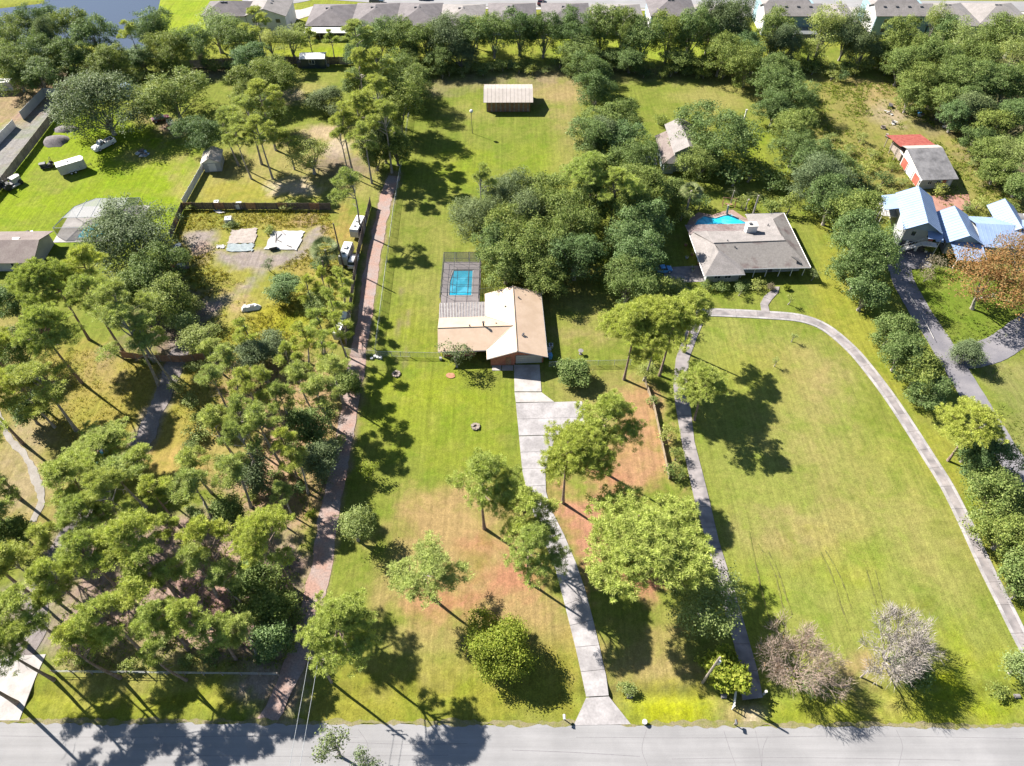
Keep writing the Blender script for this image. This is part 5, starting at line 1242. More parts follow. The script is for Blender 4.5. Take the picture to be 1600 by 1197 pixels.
# left wing hip
roof_slab(H, [(-.2, -.2, 2.75), (8.2, -.2, 2.75), (3.5, 4.9, 4.7)], S); roof_slab(H, [(-.2, -.2, 2.75), (-.4, 13.4, 2.95), (3.1, 7.6, 4.9), (3.5, 4.9, 4.7)], S)
roof_slab(H, [(8.2, -.2, 2.75), (8.2, 2.0, 2.85), (3.3, 6.2, 4.85), (3.5, 4.9, 4.7)], S)
roof_slab(H, [(-.4, 13.4, 2.95), (3.1, 7.6, 4.9), (3.2, 13.2, 3.7)], S)
# right wing running back
roof_slab(H, [(22.3, 1.2, 2.75), (22.3, 19.6, 2.75), (18.2, 15.6, 4.3), (18.2, 6.8, 4.6)], S2); roof_slab(H, [(13.6, 19.6, 2.75), (13.6, 12.4, 2.9), (18.2, 9.6, 4.4), (18.2, 15.6, 4.3)], S)
roof_slab(H, [(13.6, 19.6, 2.75), (22.3, 19.6, 2.75), (18.2, 15.6, 4.3)], S)
roof_slab(H, [(-.6, 16.9, 2.55), (14.8, 16.6, 2.55), (14.8, 12.6, 3.15), (-.6, 12.9, 3.15)], mat('flat_porch_roof', (.14, .10, .095), (.18, .15, .145), .5, .95, .2, fine=.3, fscale=2))
roof_slab(H, [(18.4, 3.0, 4.35), (20.4, 1.9, 3.3), (20.6, 3.6, 3.32)], S)
for pa, pb in (((-.25, -.2, 2.7), (8.2, -.2, 2.7)), ((8.2, 1.5, 2.7), (22.3, 1.15, 2.7)), ((22.36, 1.2, 2.72), (22.36, 19.6, 2.72)), ((-.3, -.2, 2.72), (-.5, 13.4, 2.9)), ((13.6, 19.66, 2.72), (22.3, 19.66, 2.72))):
    b = MB(); b.tube([pa, pb], .10, 4); b.build('gutter', M['white'], H)
b = MB(); b.tube([(3.0, 7.4, 5.0), (18.2, 7.4, 5.0)], .1, 6); b.build('ridge_cap', S, H)
b = MB(); b.box(12.4, 12.4, 2.6, 2.2, 1.5, 2.9); ch = b.build('chimney', M['white'], H)
box('cap', M['offwhite'], ch, 12.4, 12.4, 5.5, 2.5, 1.8, .14); box('flue', M['dark'], ch, 12.1, 12.4, 5.64, .6, .6, .2)
for x in (3.0, 5.2): win(H, x, .9, .9, 1.4, 1.3, 270, mull=1)
for x in (9.4, 12.2, 17.6, 19.8): win(H, x, 3.4, .8, 1.5, 1.4, 270, mull=1)
box('front_door', M['dark'], H, 15.0, 3.36, .05, 1.1, .06, 2.1)
for x in (8.4, 11.0, 13.6, 16.4, 19, 21.6): box('porch_post', M['white'], H, x, 1.9, 0, .14, .14, 2.65)
for y in (6, 10, 15): win(H, 21.4, y, .9, 1.4, 1.2, 0, mull=1)
vent(H, 7.3, 6.3, 4.6, .1, .15); vent(H, 16.7, 13.9, 4.1, .1, .15); vent(H, 6.2, 8.2, 4.8, .1, .12)
box('hvac_unit', M['steel'], H, 22.2, 11.5, 0, .9, .9, .8)
pr2 = thing('swimming_pool', 'kidney-shaped blue pool behind the grey-roofed house', 'pool', (0, 0, 0))
c2 = G(1128, 347)
dk = [(c2.x + (p[0] - c2.x) * 1.28, c2.y + (p[1] - c2.y) * 1.42 + .6) for p in POOL2]
b = MB()
n = len(dk)
for i in range(n):
    j = (i + 1) % n; b.poly([(*POOL2[i], .03), (*POOL2[j], .03), (*dk[j], .03), (*dk[i], .03)])
b.build('deck', mat('brick_pool_deck', (.25, .165, .14), (.205, .145, .125), .9, .9, .2, 10, fine=.15), pr2)
pool_parts(pr2, POOL2, .045, .28)

# ---- grey-green barn behind it
H = thing('grey_barn', 'grey-green two-level barn behind the huge spreading oak', 'barn', (37.0, 150.6, 0), R(2))
walls(H, [(2.2, 1.0), (8.0, 1.0), (8.0, 12.5), (2.2, 12.5)], 5.4, M['wall_green']); walls(H, [(-.2, 0), (2.18, 0), (2.18, 11.6), (-.2, 11.6)], 3.0, M['wall_green'])
gable(H, 1.6, 8.6, .3, 13.2, 5.4, 7.2, 'y', M['shingle_light'], M['wall_green'], inset=.6)
roof_slab(H, [(-.7, -.3, 3.0), (-.7, 12.0, 3.0), (2.15, 12.0, 4.4), (2.15, 1.2, 4.4)], M['shingle_brown']); roof_slab(H, [(-.7, -.4, 3.0), (3.6, -.4, 3.0), (2.15, 1.2, 4.4)], M['shingle_light'])
box('trim', M['white'], H, 2.16, 6.6, 4.42, .08, 10.8, .9)
win(H, 6.0, 1.0, 3.6, 1.0, 1.2, 270); win(H, 1.0, 0, 1.2, .9, 1.0, 270)
roof_slab(H, [(8.0, 3.0, 3.2), (12.4, 3.0, 2.7), (12.4, 11, 2.7), (8.0, 11, 3.2)], M['shingle_light'], name='lean_to_roof')
for x, y in ((12.2, 3.3), (12.2, 7), (12.2, 10.8)): box('post', M['wood'], H, x, y, 0, .15, .15, 2.68)
box('slab_step', M['concrete_new'], H, -2.4, 6.2, -.05, 3.0, 4.6, .12)

# ---- old barn with a red and a grey roof
def local(root, p):
    c, s = math.cos(-root.rotation_euler.z), math.sin(-root.rotation_euler.z)
    x, y = p[0] - root.location.x, p[1] - root.location.y
    return (x * c - y * s, x * s + y * c)
H = thing('old_barn', 'old barn with a rusty red roof behind and a streaked grey tin roof in front', 'barn', (96.4, 143.6, 0), R(3))
walls(H, [(.3, .8), (8.0, .8), (8.0, 11.2), (.3, 11.2)], 2.9, M['wall_grey']); walls(H, [(.6, 12.6), (7.6, 12.6), (7.6, 18.4), (.6, 18.4)], 2.6, M['wood'])
roof_slab(H, [(-.2, 0, 2.9), (8.6, 0, 2.9), (8.6, 10.6, 4.7), (-.2, 10.6, 4.7)], M['old_tin'], .07, ribs=1.1)
roof_slab(H, [(-.2, 12.7, 4.1), (8.6, 12.7, 4.1), (8.6, 10.6, 4.7), (-.2, 10.6, 4.7)], M['grey_metal'], .07, ribs=1.1)
roof_slab(H, [(-.6, 12.6, 4.0), (8.2, 12.6, 4.0), (7.6, 19.4, 3.0), (-1.0, 19.4, 3.0)], M['red_roof'], .07, ribs=.9)
b = MB(); b.faces([(.24, .8, 2.8), (.24, 11.2, 2.8), (.24, 11.2, 4.4), (.24, 10.6, 4.55), (.36, .8, 2.8), (.36, 11.2, 2.8), (.36, 11.2, 4.4), (.36, 10.6, 4.55)], [(3, 2, 1, 0), (4, 5, 6, 7), (0, 1, 5, 4), (1, 2, 6, 5), (2, 3, 7, 6), (3, 0, 4, 7)]); b.build('gable_wall', M['white'], H)
box('trim', M['white'], H, -.22, 6.2, 2.75, .1, 12.6, .25)
for y, w in ((2.8, 2.6), (9.4, 2.6)):
    box('barn_door', M['red_paint'], H, .22, y, .15, .1, w, 2.3); box('door_frame', M['white'], H, .25, y - w / 2 - .12, .1, .12, .16, 2.5); box('door_frame', M['white'], H, .25, y + w / 2 + .12, .1, .12, .16, 2.5)
box('wall_panel', M['white'], H, .24, 6.1, .1, .1, 2.6, 2.5)
win(H, .3, 1.05, 1.3, .6, .8, 180, mull=0); win(H, 2.6, .8, 1.1, 1.0, 1.0, 270); win(H, 4.6, .8, 1.1, 1.0, 1.0, 270); box('door', M['red_paint'], H, 6.0, .76, .1, .9, .06, 2.1); box('door', M['white'], H, 7.3, .76, .1, .8, .06, 2.1)
for y in (13, 16, 18.9): box('post', M['wood'], H, -.6, y, 0, .15, .15, 3.0)

# ---- pale blue-roofed house, two blocks
BR = M['blue_roof']
H = thing('blue_house', 'two-storey grey house with pale blue metal roof and outside stair', 'house', (82.8, 122.6, 0), R(-12))
walls(H, [(1.2, 0), (7.4, 0), (7.4, 11.6), (1.2, 11.6)], 5.6, M['wall_grey'])
gable(H, .4, 8.2, -.9, 12.4, 5.6, 8.0, 'y', BR, M['wall_blue'], inset=.9, ribs=.8)
roof_slab(H, [(-2.2, 7.0, 4.6), (-2.2, 12.4, 4.6), (1.1, 12.4, 5.6), (1.1, 7.0, 5.6)], BR, .08)
for k, (w_, x) in enumerate(((1.0, 3.0), (1.0, 6.2))): win(H, x, 0, 3.7, w_, 1.3, 270, mull=0)
for x in (2.6, 5.0, 7.2): box('garage_post', M['white'], H, x, -.12, 0, .5, .2, 2.5)
for x in (1.9, 3.8, 6.1): box('garage_opening', M['dark'], H, x, -.06, .02, 1.7 if x != 1.9 else .8, .05, 2.3)
b = MB()
for i in range(15): b.box(1.2 + i * .28, -1.2, .2 + i * .19, .3, 1.0, .06)
b.build('stair', M['white'], H)
for yy in (-.7, -1.7):
    b = MB(); b.faces([(1.0, yy, .0), (5.3, yy, 2.9), (5.3, yy, 3.1), (1.0, yy, .3), (1.0, yy - .06, .0), (5.3, yy - .06, 2.9), (5.3, yy - .06, 3.1), (1.0, yy - .06, .3)], [(0, 1, 2, 3), (7, 6, 5, 4), (3, 2, 6, 7)]); b.build('stringer', M['white'], H)
    b = MB(); b.tube([(1.0, yy, 1.0), (5.3, yy, 3.9)], .05, 4)
    for i in range(8): b.tube([(1.2 + i * .55, yy, .2 + i * .37), (1.2 + i * .55, yy, 1.15 + i * .37)], .03, 4)
    b.build('handrail', M['white'], H)
box('landing', M['white'], H, 6.7, -1.2, 2.85, 2.8, 1.4, .15); b = MB()
for x in (5.4, 6.1, 6.8, 7.5, 8.0): b.tube([(x, -1.85, 3.0), (x, -1.85, 3.95)], .035, 4)
b.tube([(5.3, -1.85, 3.95), (8.1, -1.85, 3.95)], .045, 4); b.tube([(8.05, -1.85, 0), (8.05, -1.85, 4.9)], .07, 4); b.build('railing', M['white'], H)
box('upper_door', M['red_paint'], H, 6.9, -.05, 3.02, .9, .08, 2.0)
roof_slab(H, [(5.4, -2.1, 5.0), (8.4, -2.1, 5.0), (8.4, .1, 5.5), (5.4, .1, 5.5)], BR, .08, name='porch_roof')
b = MB()
for y in (7.4, 9.6, 11.9): b.tube([(-2.0, y, 0), (-2.0, y, 4.6)], .08, 4)
for z in (2.9, 3.8): b.tube([(-2.0, 7.4, z), (-2.0, 11.9, z)], .05, 4)
b.build('balcony_rail', M['white'], H); box('balcony_floor', M['offwhite'], H, -.4, 9.7, 2.7, 3.2, 4.6, .15)
b = MB(); b.box(9.0, 3.2, 2.8, 1.6, 6, .12); b.build('side_canopy', BR, H)
H2 = thing('blue_house', 'low sprawling house with several pale blue metal roofs behind the orange tree', 'house', (92.4, 115.4, 0), R(-5))
walls(H2, [(.6, 5.4), (6.6, 5.4), (6.6, 14.2), (.6, 14.2)], 3.2, M['wall_grey']); walls(H2, [(6.62, 6), (24, 6), (24, 14), (6.62, 14)], 2.9, M['wall_grey'])
gable(H2, -.2, 7.4, 4.8, 15.2, 3.2, 5.4, 'y', BR, M['wall_blue'], inset=.6, ribs=.8)
roof_slab(H2, [(1.0, .2, 2.4), (7.2, .2, 2.4), (7.2, 5.6, 3.3), (.6, 5.6, 3.3)], BR, .08, ribs=.8, name='porch_roof')
roof_slab(H2, [(7.3, 4.6, 2.85), (26, 4.6, 2.85), (26, 10.4, 4.6), (7.0, 10.4, 4.6)], BR, ribs=.8); roof_slab(H2, [(7.3, 15.2, 2.9), (26, 15.2, 2.9), (26, 10.4, 4.6), (7.0, 10.4, 4.6)], BR, ribs=.8)
gable(H2, 13.0, 19.0, 9, 19.5, 3.0, 5.0, 'y', BR, M['wall_blue'], inset=.6, ribs=.8)
for x in (1.2, 3.2, 5.2, 7.0): box('porch_post', M['white'], H2, x, .5, 0, .16, .16, 2.38)
win(H2, 2.2, 5.4, .9, 1.2, 1.3, 270); win(H2, .6, 7.0, .9, 1.2, 1.3, 180); win(H2, .6, 10.5, .9, 1.2, 1.3, 180); box('front_door', M['white'], H2, 4.6, 5.36, .05, 1.0, .06, 2.1)
for x in (9, 12.5, 17, 21): win(H2, x, 6.0, .9, 1.4, 1.3, 270)
o = thing('screen_room', 'grey-roofed screen room at the right picture edge above the blue roofs', 'screen enclosure', (107.0, 127.0, 0), R(-10))
roof_slab(o, [(0, 0, 3.0), (9, 0, 3.0), (9, 4.4, 3.3), (0, 4.4, 3.3)], M['old_tin'], .08)
roof_slab(o, [(0, -5, 2.7), (9, -5, 2.7), (9, -.1, 3.0), (0, -.1, 3.0)], M['screen_pale'], .02, name='roof_screen')
for x in (0.1, 3, 6, 8.9):
    b = MB(); b.tube([(x, -4.95, 0), (x, -4.95, 2.7)], .07, 4); b.tube([(x, -4.95, 2.7), (x, 4.3, 3.3)], .07, 4); b.tube([(x, 4.3, 0), (x, 4.3, 3.2)], .07, 4); b.build('frame', M['white'], o)
box('deck', M['concrete_new'], o, 4.5, -.5, -.06, 9.4, 10, .1)

# ---- left neighbour house, its screen cage and pool
H = thing('left_house', 'long low house with a brown-grey shingle roof at the left picture edge', 'house', (-124.5, 113.6, 0), R(1))
walls(H, [(0, 1), (24, 1), (24, 10), (0, 10)], 2.7, M['offwhite'])
gable(H, -1, 24.8, .2, 10.8, 2.75, 4.6, 'x', M['shingle_brown'], M['offwhite'], inset=.8)
for x in (4, 9, 14, 20): win(H, x, 10.0, .9, 1.5, 1.3, 90); win(H, x, 1.0, .9, 1.5, 1.3, 270)
b = MB()
for x in (8.5, 19.5): b.box(x, 6.2, 4.2, 1.4, .8, .25)
b.build('skylight', M['white'], H); vent(H, 13.5, 7.4, 4.1, .12, .15)
o = thing('pool_cage', 'white framed pool cage with sloping sides beside the big greyish oak', 'screen enclosure', tuple(G(84, 379)), R(2))
b = MB(); b.box(8.5, 6.5, -.08, 17.5, 13, .1); b.build('deck', M['concrete_new'], o)
b = MB(); b.faces([(4.6, 1.6, .03), (10, 1.6, .03), (12, 5.6, .03), (8, 7.6, .03), (4.9, 4.6, .03)], [(0, 1, 2, 3, 4)]); b.build('water', M['pool'], o)
z1, z2 = 2.4, 3.9
base = [(.2, 2.0), (2.0, 8.5), (6.5, 12.6), (16, 12.6), (16.5, 2.0)]; topp = [(2.4, 3.6), (3.6, 7.6), (7.2, 10.4), (14.4, 10.4), (14.6, 3.6)]
for i in range(len(base)):
    j = (i + 1) % len(base)
    for a, c_ in (((*base[i], 0), (*base[i], z1)), ((*base[i], z1), (*base[j], z1)), ((*base[i], z1), (*topp[i], z2)), ((*topp[i], z2), (*topp[j], z2))):
        b = MB(); b.tube([a, c_], .07, 4); b.build('beam', M['white'], o)
    if i != 4:
        b = MB(); b.poly([(*base[i], z1), (*base[j], z1), (*topp[j], z2), (*topp[i], z2)]); b.build('roof_screen', M['screen_pale'], o)
    b = MB(); b.poly([(*base[i], 0), (*base[j], 0), (*base[j], z1), (*base[i], z1)]); b.build('side_screen', M['screen'], o)
b = MB(); b.poly([(*p, z2) for p in topp]); b.build('roof_screen', M['screen_pale'], o)
for x in (5.5, 8.5, 11.5): b = MB(); b.tube([(x, 3.6, z2), (x, 10.2, z2)], .06, 4); b.build('beam', M['white'], o)

# ---- small white shed by the vinyl fence, black mobile home by the back wall
g_ = G(334, 268)
H = thing('garden_shed', 'small white shed with a grey gable roof at the end of the vinyl fence', 'shed', (g_.x, g_.y, 0), R(8))
walls(H, [(-2.0, 0), (2.0, 0), (2.0, 5), (-2.0, 5)], 2.5, M['wall_grey']); gable(H, -2.4, 2.4, -.4, 5.4, 2.5, 3.8, 'y', M['grey_metal'], M['white'], inset=.4)
box('door', M['white'], H, 0, -.04, .1, 1.8, .06, 2.1); box('door_hinge', M['dark'], H, -.8, -.09, 1.4, .2, .03, .08)
g_ = G(472, 107)
H = thing('black_shed', 'black cabin with a white roof and white window frame by the back wall', 'shed', (g_.x, g_.y, 0), R(1))
walls(H, [(0, 0), (7.0, 0), (7.0, 3.6), (0, 3.6)], 2.9, M['car_dark']); gable(H, -.2, 7.2, -.3, 3.9, 2.9, 3.7, 'x', M['white'], M['car_dark'], inset=.3)
win(H, 3.2, 0, 1.2, 1.7, 1.3, 270, mull=1); box('door', M['white'], H, 7.03, 1.6, .4, .06, .8, 2.0); box('step', M['steel'], H, 7.4, 1.4, 0, .7, .8, .35)
for x in (.8, 3.3, 6.0): box('block', M['concrete_new'], H, x, .2, -.1, .4, .3, .4)
box('lean_shelter', M['dark'], H, -.7, 1.6, 0, 1.2, 2.6, 1.5)

# ---- subdivision houses: each with walls, roof planes, windows, vents
def tract(px, w, st, roofm, wallm, label, kind='hip', d=17, y=225.5, rz=0.0, front=True, vents=2):
    d -= 2
    c = G(px, 36); x = (px - 800) / F * depth((0, y, 3))
    H = thing('tract_house', label, 'house', (x, y, 0), rz, 'houses of the grey-roofed subdivision')
    ze = 3.0 if st == 1 else 5.9
    walls(H, [(-w / 2, 0), (w / 2, 0), (w / 2, d), (-w / 2, d)], ze, wallm)
    if kind == 'hip':
        hip(H, -w / 2 - .5, w / 2 + .5, -.5, d + .5, ze, ze + (w / 2) * .36, roofm)
    elif kind == 'gx':
        gable(H, -w / 2 - .5, w / 2 + .5, -.5, d * .55 + .5, ze, ze + d * .16, 'x', roofm, M['white'], inset=.5)
        hip(H, -w / 2 + .4, w / 2 - .4, d * .5, d + .5, ze - .2, ze + 1.9, roofm)
    else:
        gable(H, -w / 2 - .5, w / 2 + .5, -.5, d + .5, ze, ze + (w / 2) * .36, 'y', roofm, wallm, inset=.5)
    for x_ in (-w * .3, 0, w * .3): win(H, x_, 0, .9, 1.5, 1.3, 270, mull=0)
    if st == 2:
        for x_ in (-w * .3, w * .3): win(H, x_, 0, 3.7, 1.5, 1.3, 270, mull=0)
    win(H, -w / 2, d * .4, .9, 1.0, 1.2, 180, mull=0); win(H, w / 2, d * .4, .9, 1.0, 1.2, 0, mull=0)
    zz = ze + ((w / 2) * .36 if kind != 'gx' else d * .16)
    for k in range(vents):
        if kind == 'gx': box('roof_vent', M['dark'], H, -w * .35 + k * w * .22, d * .27 - .9, zz - .7, .9, .5, .35)
        else: box('roof_vent', M['dark'], H, -1.0 + k * 1.1, d * .55 - 1.0, zz - .45, .8, .6, .4) if kind != 'gx' and kind != 'gy' else box('roof_vent', M['dark'], H, 1.2, d * .4 + k * 1.6, zz - .7, .6, .6, .4)
    return H
SH, SL = M['shingle'], M['shingle_light']
HS = [(354, 13, 2, SH, M['white'], 'white two-storey house beside the pond lawn', 'hip', 12), (418, 12, 2, SL, M['white'], 'white two-storey gabled house left of the white corner driveway', 'gy', 14),
      (512, 13, 1, SH, M['offwhite'], 'grey hip-roofed house with a long white back porch', 'hip', 17), (583, 13.2, 1, SH, M['offwhite'], 'second hip-roofed house right of the white corner driveway', 'hip', 18), (652, 13.2, 1, SH, M['wall_grey'], 'third hip-roofed house right of the white corner driveway', 'hip', 18),
      (722, 13.0, 1, SL, M['wall_grey'], 'hip-roofed house behind the row, above the left end of the pale shed', 'hip', 17), (800, 14.4, 1, SH, M['wall_blue'], 'house with a blue back wall, above the right end of the pale shed', 'hip', 18), (886, 14.4, 1, SH, M['wall_grey'], 'hip-roofed house behind the row, right of the house with the blue wall', 'hip', 18),
      (968, 15.0, 1, SL, M['offwhite'], 'paler hip-roofed house, left of the house with one white side wall', 'hip', 17), (1050, 13.5, 2, SH, M['wall_blue'], 'house with a blue back and one white side wall among the tall oaks', 'hip', 14), (1128, 14, 1, SL, M['wall_grey'], 'pale-roofed house mostly hidden by two tall grey oaks', 'hip', 17),
      (1236, 17, 2, SL, M['wall_teal'], 'two-storey teal-backed house with a broad roof and four vents, left one of two', 'gx', 15), (1318, 10, 1, SL, M['offwhite'], 'low grey-roofed house between the two teal-backed houses', 'hip', 17), (1408, 17, 2, SL, M['wall_teal'], 'two-storey teal-backed house with a broad roof and four vents, right one of two', 'gx', 15),
      (1492, 17, 1, SL, M['wall_teal'], 'hip-roofed house right of the right teal-backed house', 'hip', 18), (1572, 17, 1, SL, M['wall_grey'], 'hip-roofed house nearest the upper right picture corner', 'hip', 18)]
for a in HS:
    H = tract(*a, vents=4 if a[6] == 'gx' else 2)
    if a[0] in (1050, 1236, 1408):
        w = a[1]; box('side_wall', M['white'], H, -w / 2 - .04, a[7] * .3, 0, .06, a[7] * .55, 5.8)
    if a[0] == 512:
        roof_slab(H, [(-6.8, -3.6, 2.3), (6.8, -3.6, 2.3), (6.8, -.52, 2.7), (-6.8, -.52, 2.7)], M['white'], .1, name='porch_roof')
        for x in (-6.5, -2.2, 2.2, 6.5): box('porch_post', M['white'], H, x, -3.4, 0, .15, .15, 2.28)
        b = MB(); b.poly([(-6.6, -3.5, 0), (6.6, -3.5, 0), (6.6, -3.5, 2.3), (-6.6, -3.5, 2.3)]); b.build('porch_screen', M['screen'], H)
    if a[0] == 1236:
        b = MB(); b.box(3.5, -2.6, 0, 7, 5, 2.6); b.build('lanai_screen', M['screen_pale'], H)
# ------------------------------------------------------------------ fences, walls, gates
def seg_pts(P, step):
    P = [Vector((p[0], p[1], 0)) for p in P]; out = []
    for a, b_ in zip(P[:-1], P[1:]):
        n = max(1, round((b_ - a).length / step))
        out += [(a.lerp(b_, i / n), a.lerp(b_, (i + 1) / n)) for i in range(n)]
    return out

def board_fence(label, px, h, mp, mb, step=2.4, cat='fence', name='wooden_fence', boards=9, solid=False, gap=.02):
    o = thing(name, label, cat, (0, 0, 0))
    r = random.Random(len(label))
    S_ = seg_pts(GX(px), step)
    for k, (a, b_) in enumerate(S_):
        d = (b_ - a).normalized(); rz = math.atan2(d.y, d.x); L = (b_ - a).length
        box('post', mp, o, a.x, a.y, -.1, .13, .13, h + .18, rz)
        m = MB(); n = Vector((-d.y, d.x, 0))
        if solid:
            c = (a + b_) / 2; m.box(c.x, c.y, -.05, L - .14, .06, h, rz)
        else:
            w = (L - .16) / boards
            for i in range(boards):
                c = a + d * (.08 + w * (i + .5)) + n * (.012 * (i % 2))
                m.box(c.x, c.y, .02, w - gap, .03, h - .05 + r.uniform(-.03, .03), rz)
        m.build('panel', mb[k % len(mb)] if isinstance(mb, list) else mb, o)
    e = S_[-1][1]; box('post', mp, o, e.x, e.y, -.1, .13, .13, h + .18)
    return o

def wire_fence(label, px, h, step=3.0, name='chain_link_fence'):
    o = thing(name, label, 'fence', (0, 0, 0))
    S_ = seg_pts(GX(px), step)
    for a, b_ in S_:
        b = MB(); b.tube([(a.x, a.y, -.1), (a.x, a.y, h + .05)], .045, 5); b.build('post', M['steel'], o)
        b = MB(); b.poly([(a.x, a.y, .03), (b_.x, b_.y, .03), (b_.x, b_.y, h), (a.x, a.y, h)]); b.build('netting', M['netting'], o)
        b = MB(); b.tube([(a.x, a.y, h), (b_.x, b_.y, h)], .035, 4); b.build('top_rail', M['steel'], o)
    e = S_[-1][1]; b = MB(); b.tube([(e.x, e.y, -.1), (e.x, e.y, h + .05)], .045, 5); b.build('post', M['steel'], o)
    return o

board_fence('weathered board fence along the mowed lawn at the left picture edge', [(-40, 348), (2, 297), (97, 172)], 2.2, M['wood'], [M['wood'], mat('wood_pale', (.25, .21, .175), (.31, .265, .23), 1.2, .9, .3, 12, fine=.2, fscale=4)], 2.6)
board_fence('pale solid wall behind the paved yard, upper left', [(37, 187), (72, 150), (98, 150)], 2.3, M['wall_grey'], M['wall_grey'], 4, 'wall', 'yard_wall', solid=True)
board_fence('white solid wall with a slotted end at the left picture edge', [(-30, 250), (0, 224), (25, 198)], 2.0, M['white'], M['white'], 3, 'wall', 'yard_wall', solid=True)
board_fence('white vinyl fence running from the garden shed to the dark fence corner', [(288, 321), (322, 260)], 1.8, M['white'], M['white'], 2.4, name='vinyl_fence', boards=12, gap=.005)
board_fence('dark board fence across the top of the weedy lot', [(268, 374), (287, 327), (517, 328)], 1.9, M['wood_dark'], [M['wood_dark'], M['wood_dark'], M['wood_brown']], 2.4)
board_fence('tall grey board fence along the left side of the dirt lane', [(580, 322), (574, 345), (560, 404), (546, 502), (541, 541)], 2.4, M['wood_dark'], [M['wood_dark'], M['wood']], 2.4)
board_fence('curved brown board fence closing the end of the gravel drive', [(192, 559), (235, 564), (285, 566), (322, 562)], 1.8, M['wood'], M['wood_brown'], 2.4)
board_fence('grey board wall behind the black cabin, before the subdivision', [(300, 106), (415, 100), (548, 101), (640, 104)], 2.3, M['wood'], [M['wood'], M['wood_dark']], 3.0)
board_fence('low tan board fence right of the straw-covered yard', [(1008, 600), (1022, 640), (1045, 748)], 1.1, M['wood'], mat('wood_tan', (.235, .19, .125), (.28, .225, .15), 1.2, .9, .3, 12, fine=.2, fscale=4), 2.2, boards=11)
wire_fence('long chain-link fence along the right side of the dirt lane', [(587, 553), (616, 330), (643, 160), (648, 128)], 1.5)
wire_fence('front chain-link fence left of the tan-roofed house', [(590, 557), (612, 557)], 1.4); wire_fence('chain-link fence joining the gate to the left wing of the tan house', [(641, 558), (688, 559)], 1.4)
wire_fence('chain-link fence from the garage to the tall pines', [(858, 573), (985, 570)], 1.4)
wire_fence('short chain-link fence across the dirt lane', [(541, 552), (588, 556)], 1.4)
wire_fence('chain-link fence behind the pool cage of the tan house', [(750, 460), (779, 455)], 1.5)
g1, g2 = G(613, 557), G(640, 558)
o = thing('farm_gate', 'wide double wire gate in the front chain-link fence', 'gate', (0, 0, 0))
for a, b_ in ((g1, g1.lerp(g2, .49)), (g1.lerp(g2, .51), g2)):
    b = MB()
    for p, q, z0, z1 in ((a, a, .1, 1.4), (b_, b_, .1, 1.4), (a, b_, .12, .12), (a, b_, 1.38, 1.38)):
        b.tube([(p.x, p.y, z0), (q.x, q.y, z1)], .035, 4)
    f = b.build('leaf_frame', M['steel'], o)
    b = MB(); b.poly([(a.x, a.y, .12), (b_.x, b_.y, .12), (b_.x, b_.y, 1.38), (a.x, a.y, 1.38)]); b.build('netting', M['netting'], f)
# rail fence along the road, lower left
o = thing('rail_fence', 'white two-rail fence under the pines beside the road', 'fence', (0, 0, 0))
for a, b_ in seg_pts(GX([(86, 1052), (436, 1056)]), 2.6):
    b = MB(); b.tube([(a.x, a.y, -.1), (a.x, a.y, 1.25)], .08, 6); b.build('post', M['wood'], o)
    for z in (.65, 1.12):
        d = (b_ - a).normalized() * .05; b = MB(); b.tube([a + d + Vector((0, 0, z)), b_ - d + Vector((0, 0, z + .02))], .04, 5); b.build('rail', M['wall_grey'], o)
e = G(436, 1056); box('post', M['wood'], o, e.x, e.y, -.1, .15, .15, 1.35)
o = thing('guard_rail', 'low pipe rail along the bend of the side driveway', 'fence', (0, 0, 0))
for a, b_ in seg_pts(GX([(1415, 458), (1436, 492), (1457, 533)]), 3.5):
    b = MB(); b.tube([(a.x, a.y, -.1), (a.x, a.y, .7)], .05, 5); b.build('post', M['steel'], o)
    b = MB(); b.tube([a + Vector((0, 0, .66)), b_ + Vector((0, 0, .66))], .045, 4); b.build('rail', M['offwhite'], o)
# white farm gate standing open beside the aged drive
ga, gb = G(1144, 1108), G(1149, 1074)
o = thing('farm_gate', 'white farm gate standing open beside the aged drive', 'gate', (0, 0, 0))
b = MB(); b.tube([(ga.x, ga.y, -.1), (ga.x, ga.y, 1.5)], .09, 6); b.build('post', M['white'], o)
b = MB(); b.tube([(gb.x, gb.y, -.1), (gb.x, gb.y, 1.6)], .10, 6); b.build('post', M['white'], o)
for z in (.3, .65, 1.0, 1.35):
    b = MB(); b.tube([(ga.x, ga.y, z), (gb.x, gb.y, z)], .045, 4); b.build('bar', M['white'], o)
for t in (.33, .66):
    p = ga.lerp(gb, t); b = MB(); b.tube([(p.x, p.y, .3), (p.x, p.y, 1.35)], .04, 4); b.build('bar', M['white'], o)
g_ = G(1193, 1085)
o = thing('gate_post', 'pale gate post right of the aged drive', 'post', (g_.x, g_.y, 0)); box('post', M['offwhite'], o, 0, 0, -.1, .2, .2, 1.4); box('cap', M['white'], o, 0, 0, 1.3, .28, .28, .08)

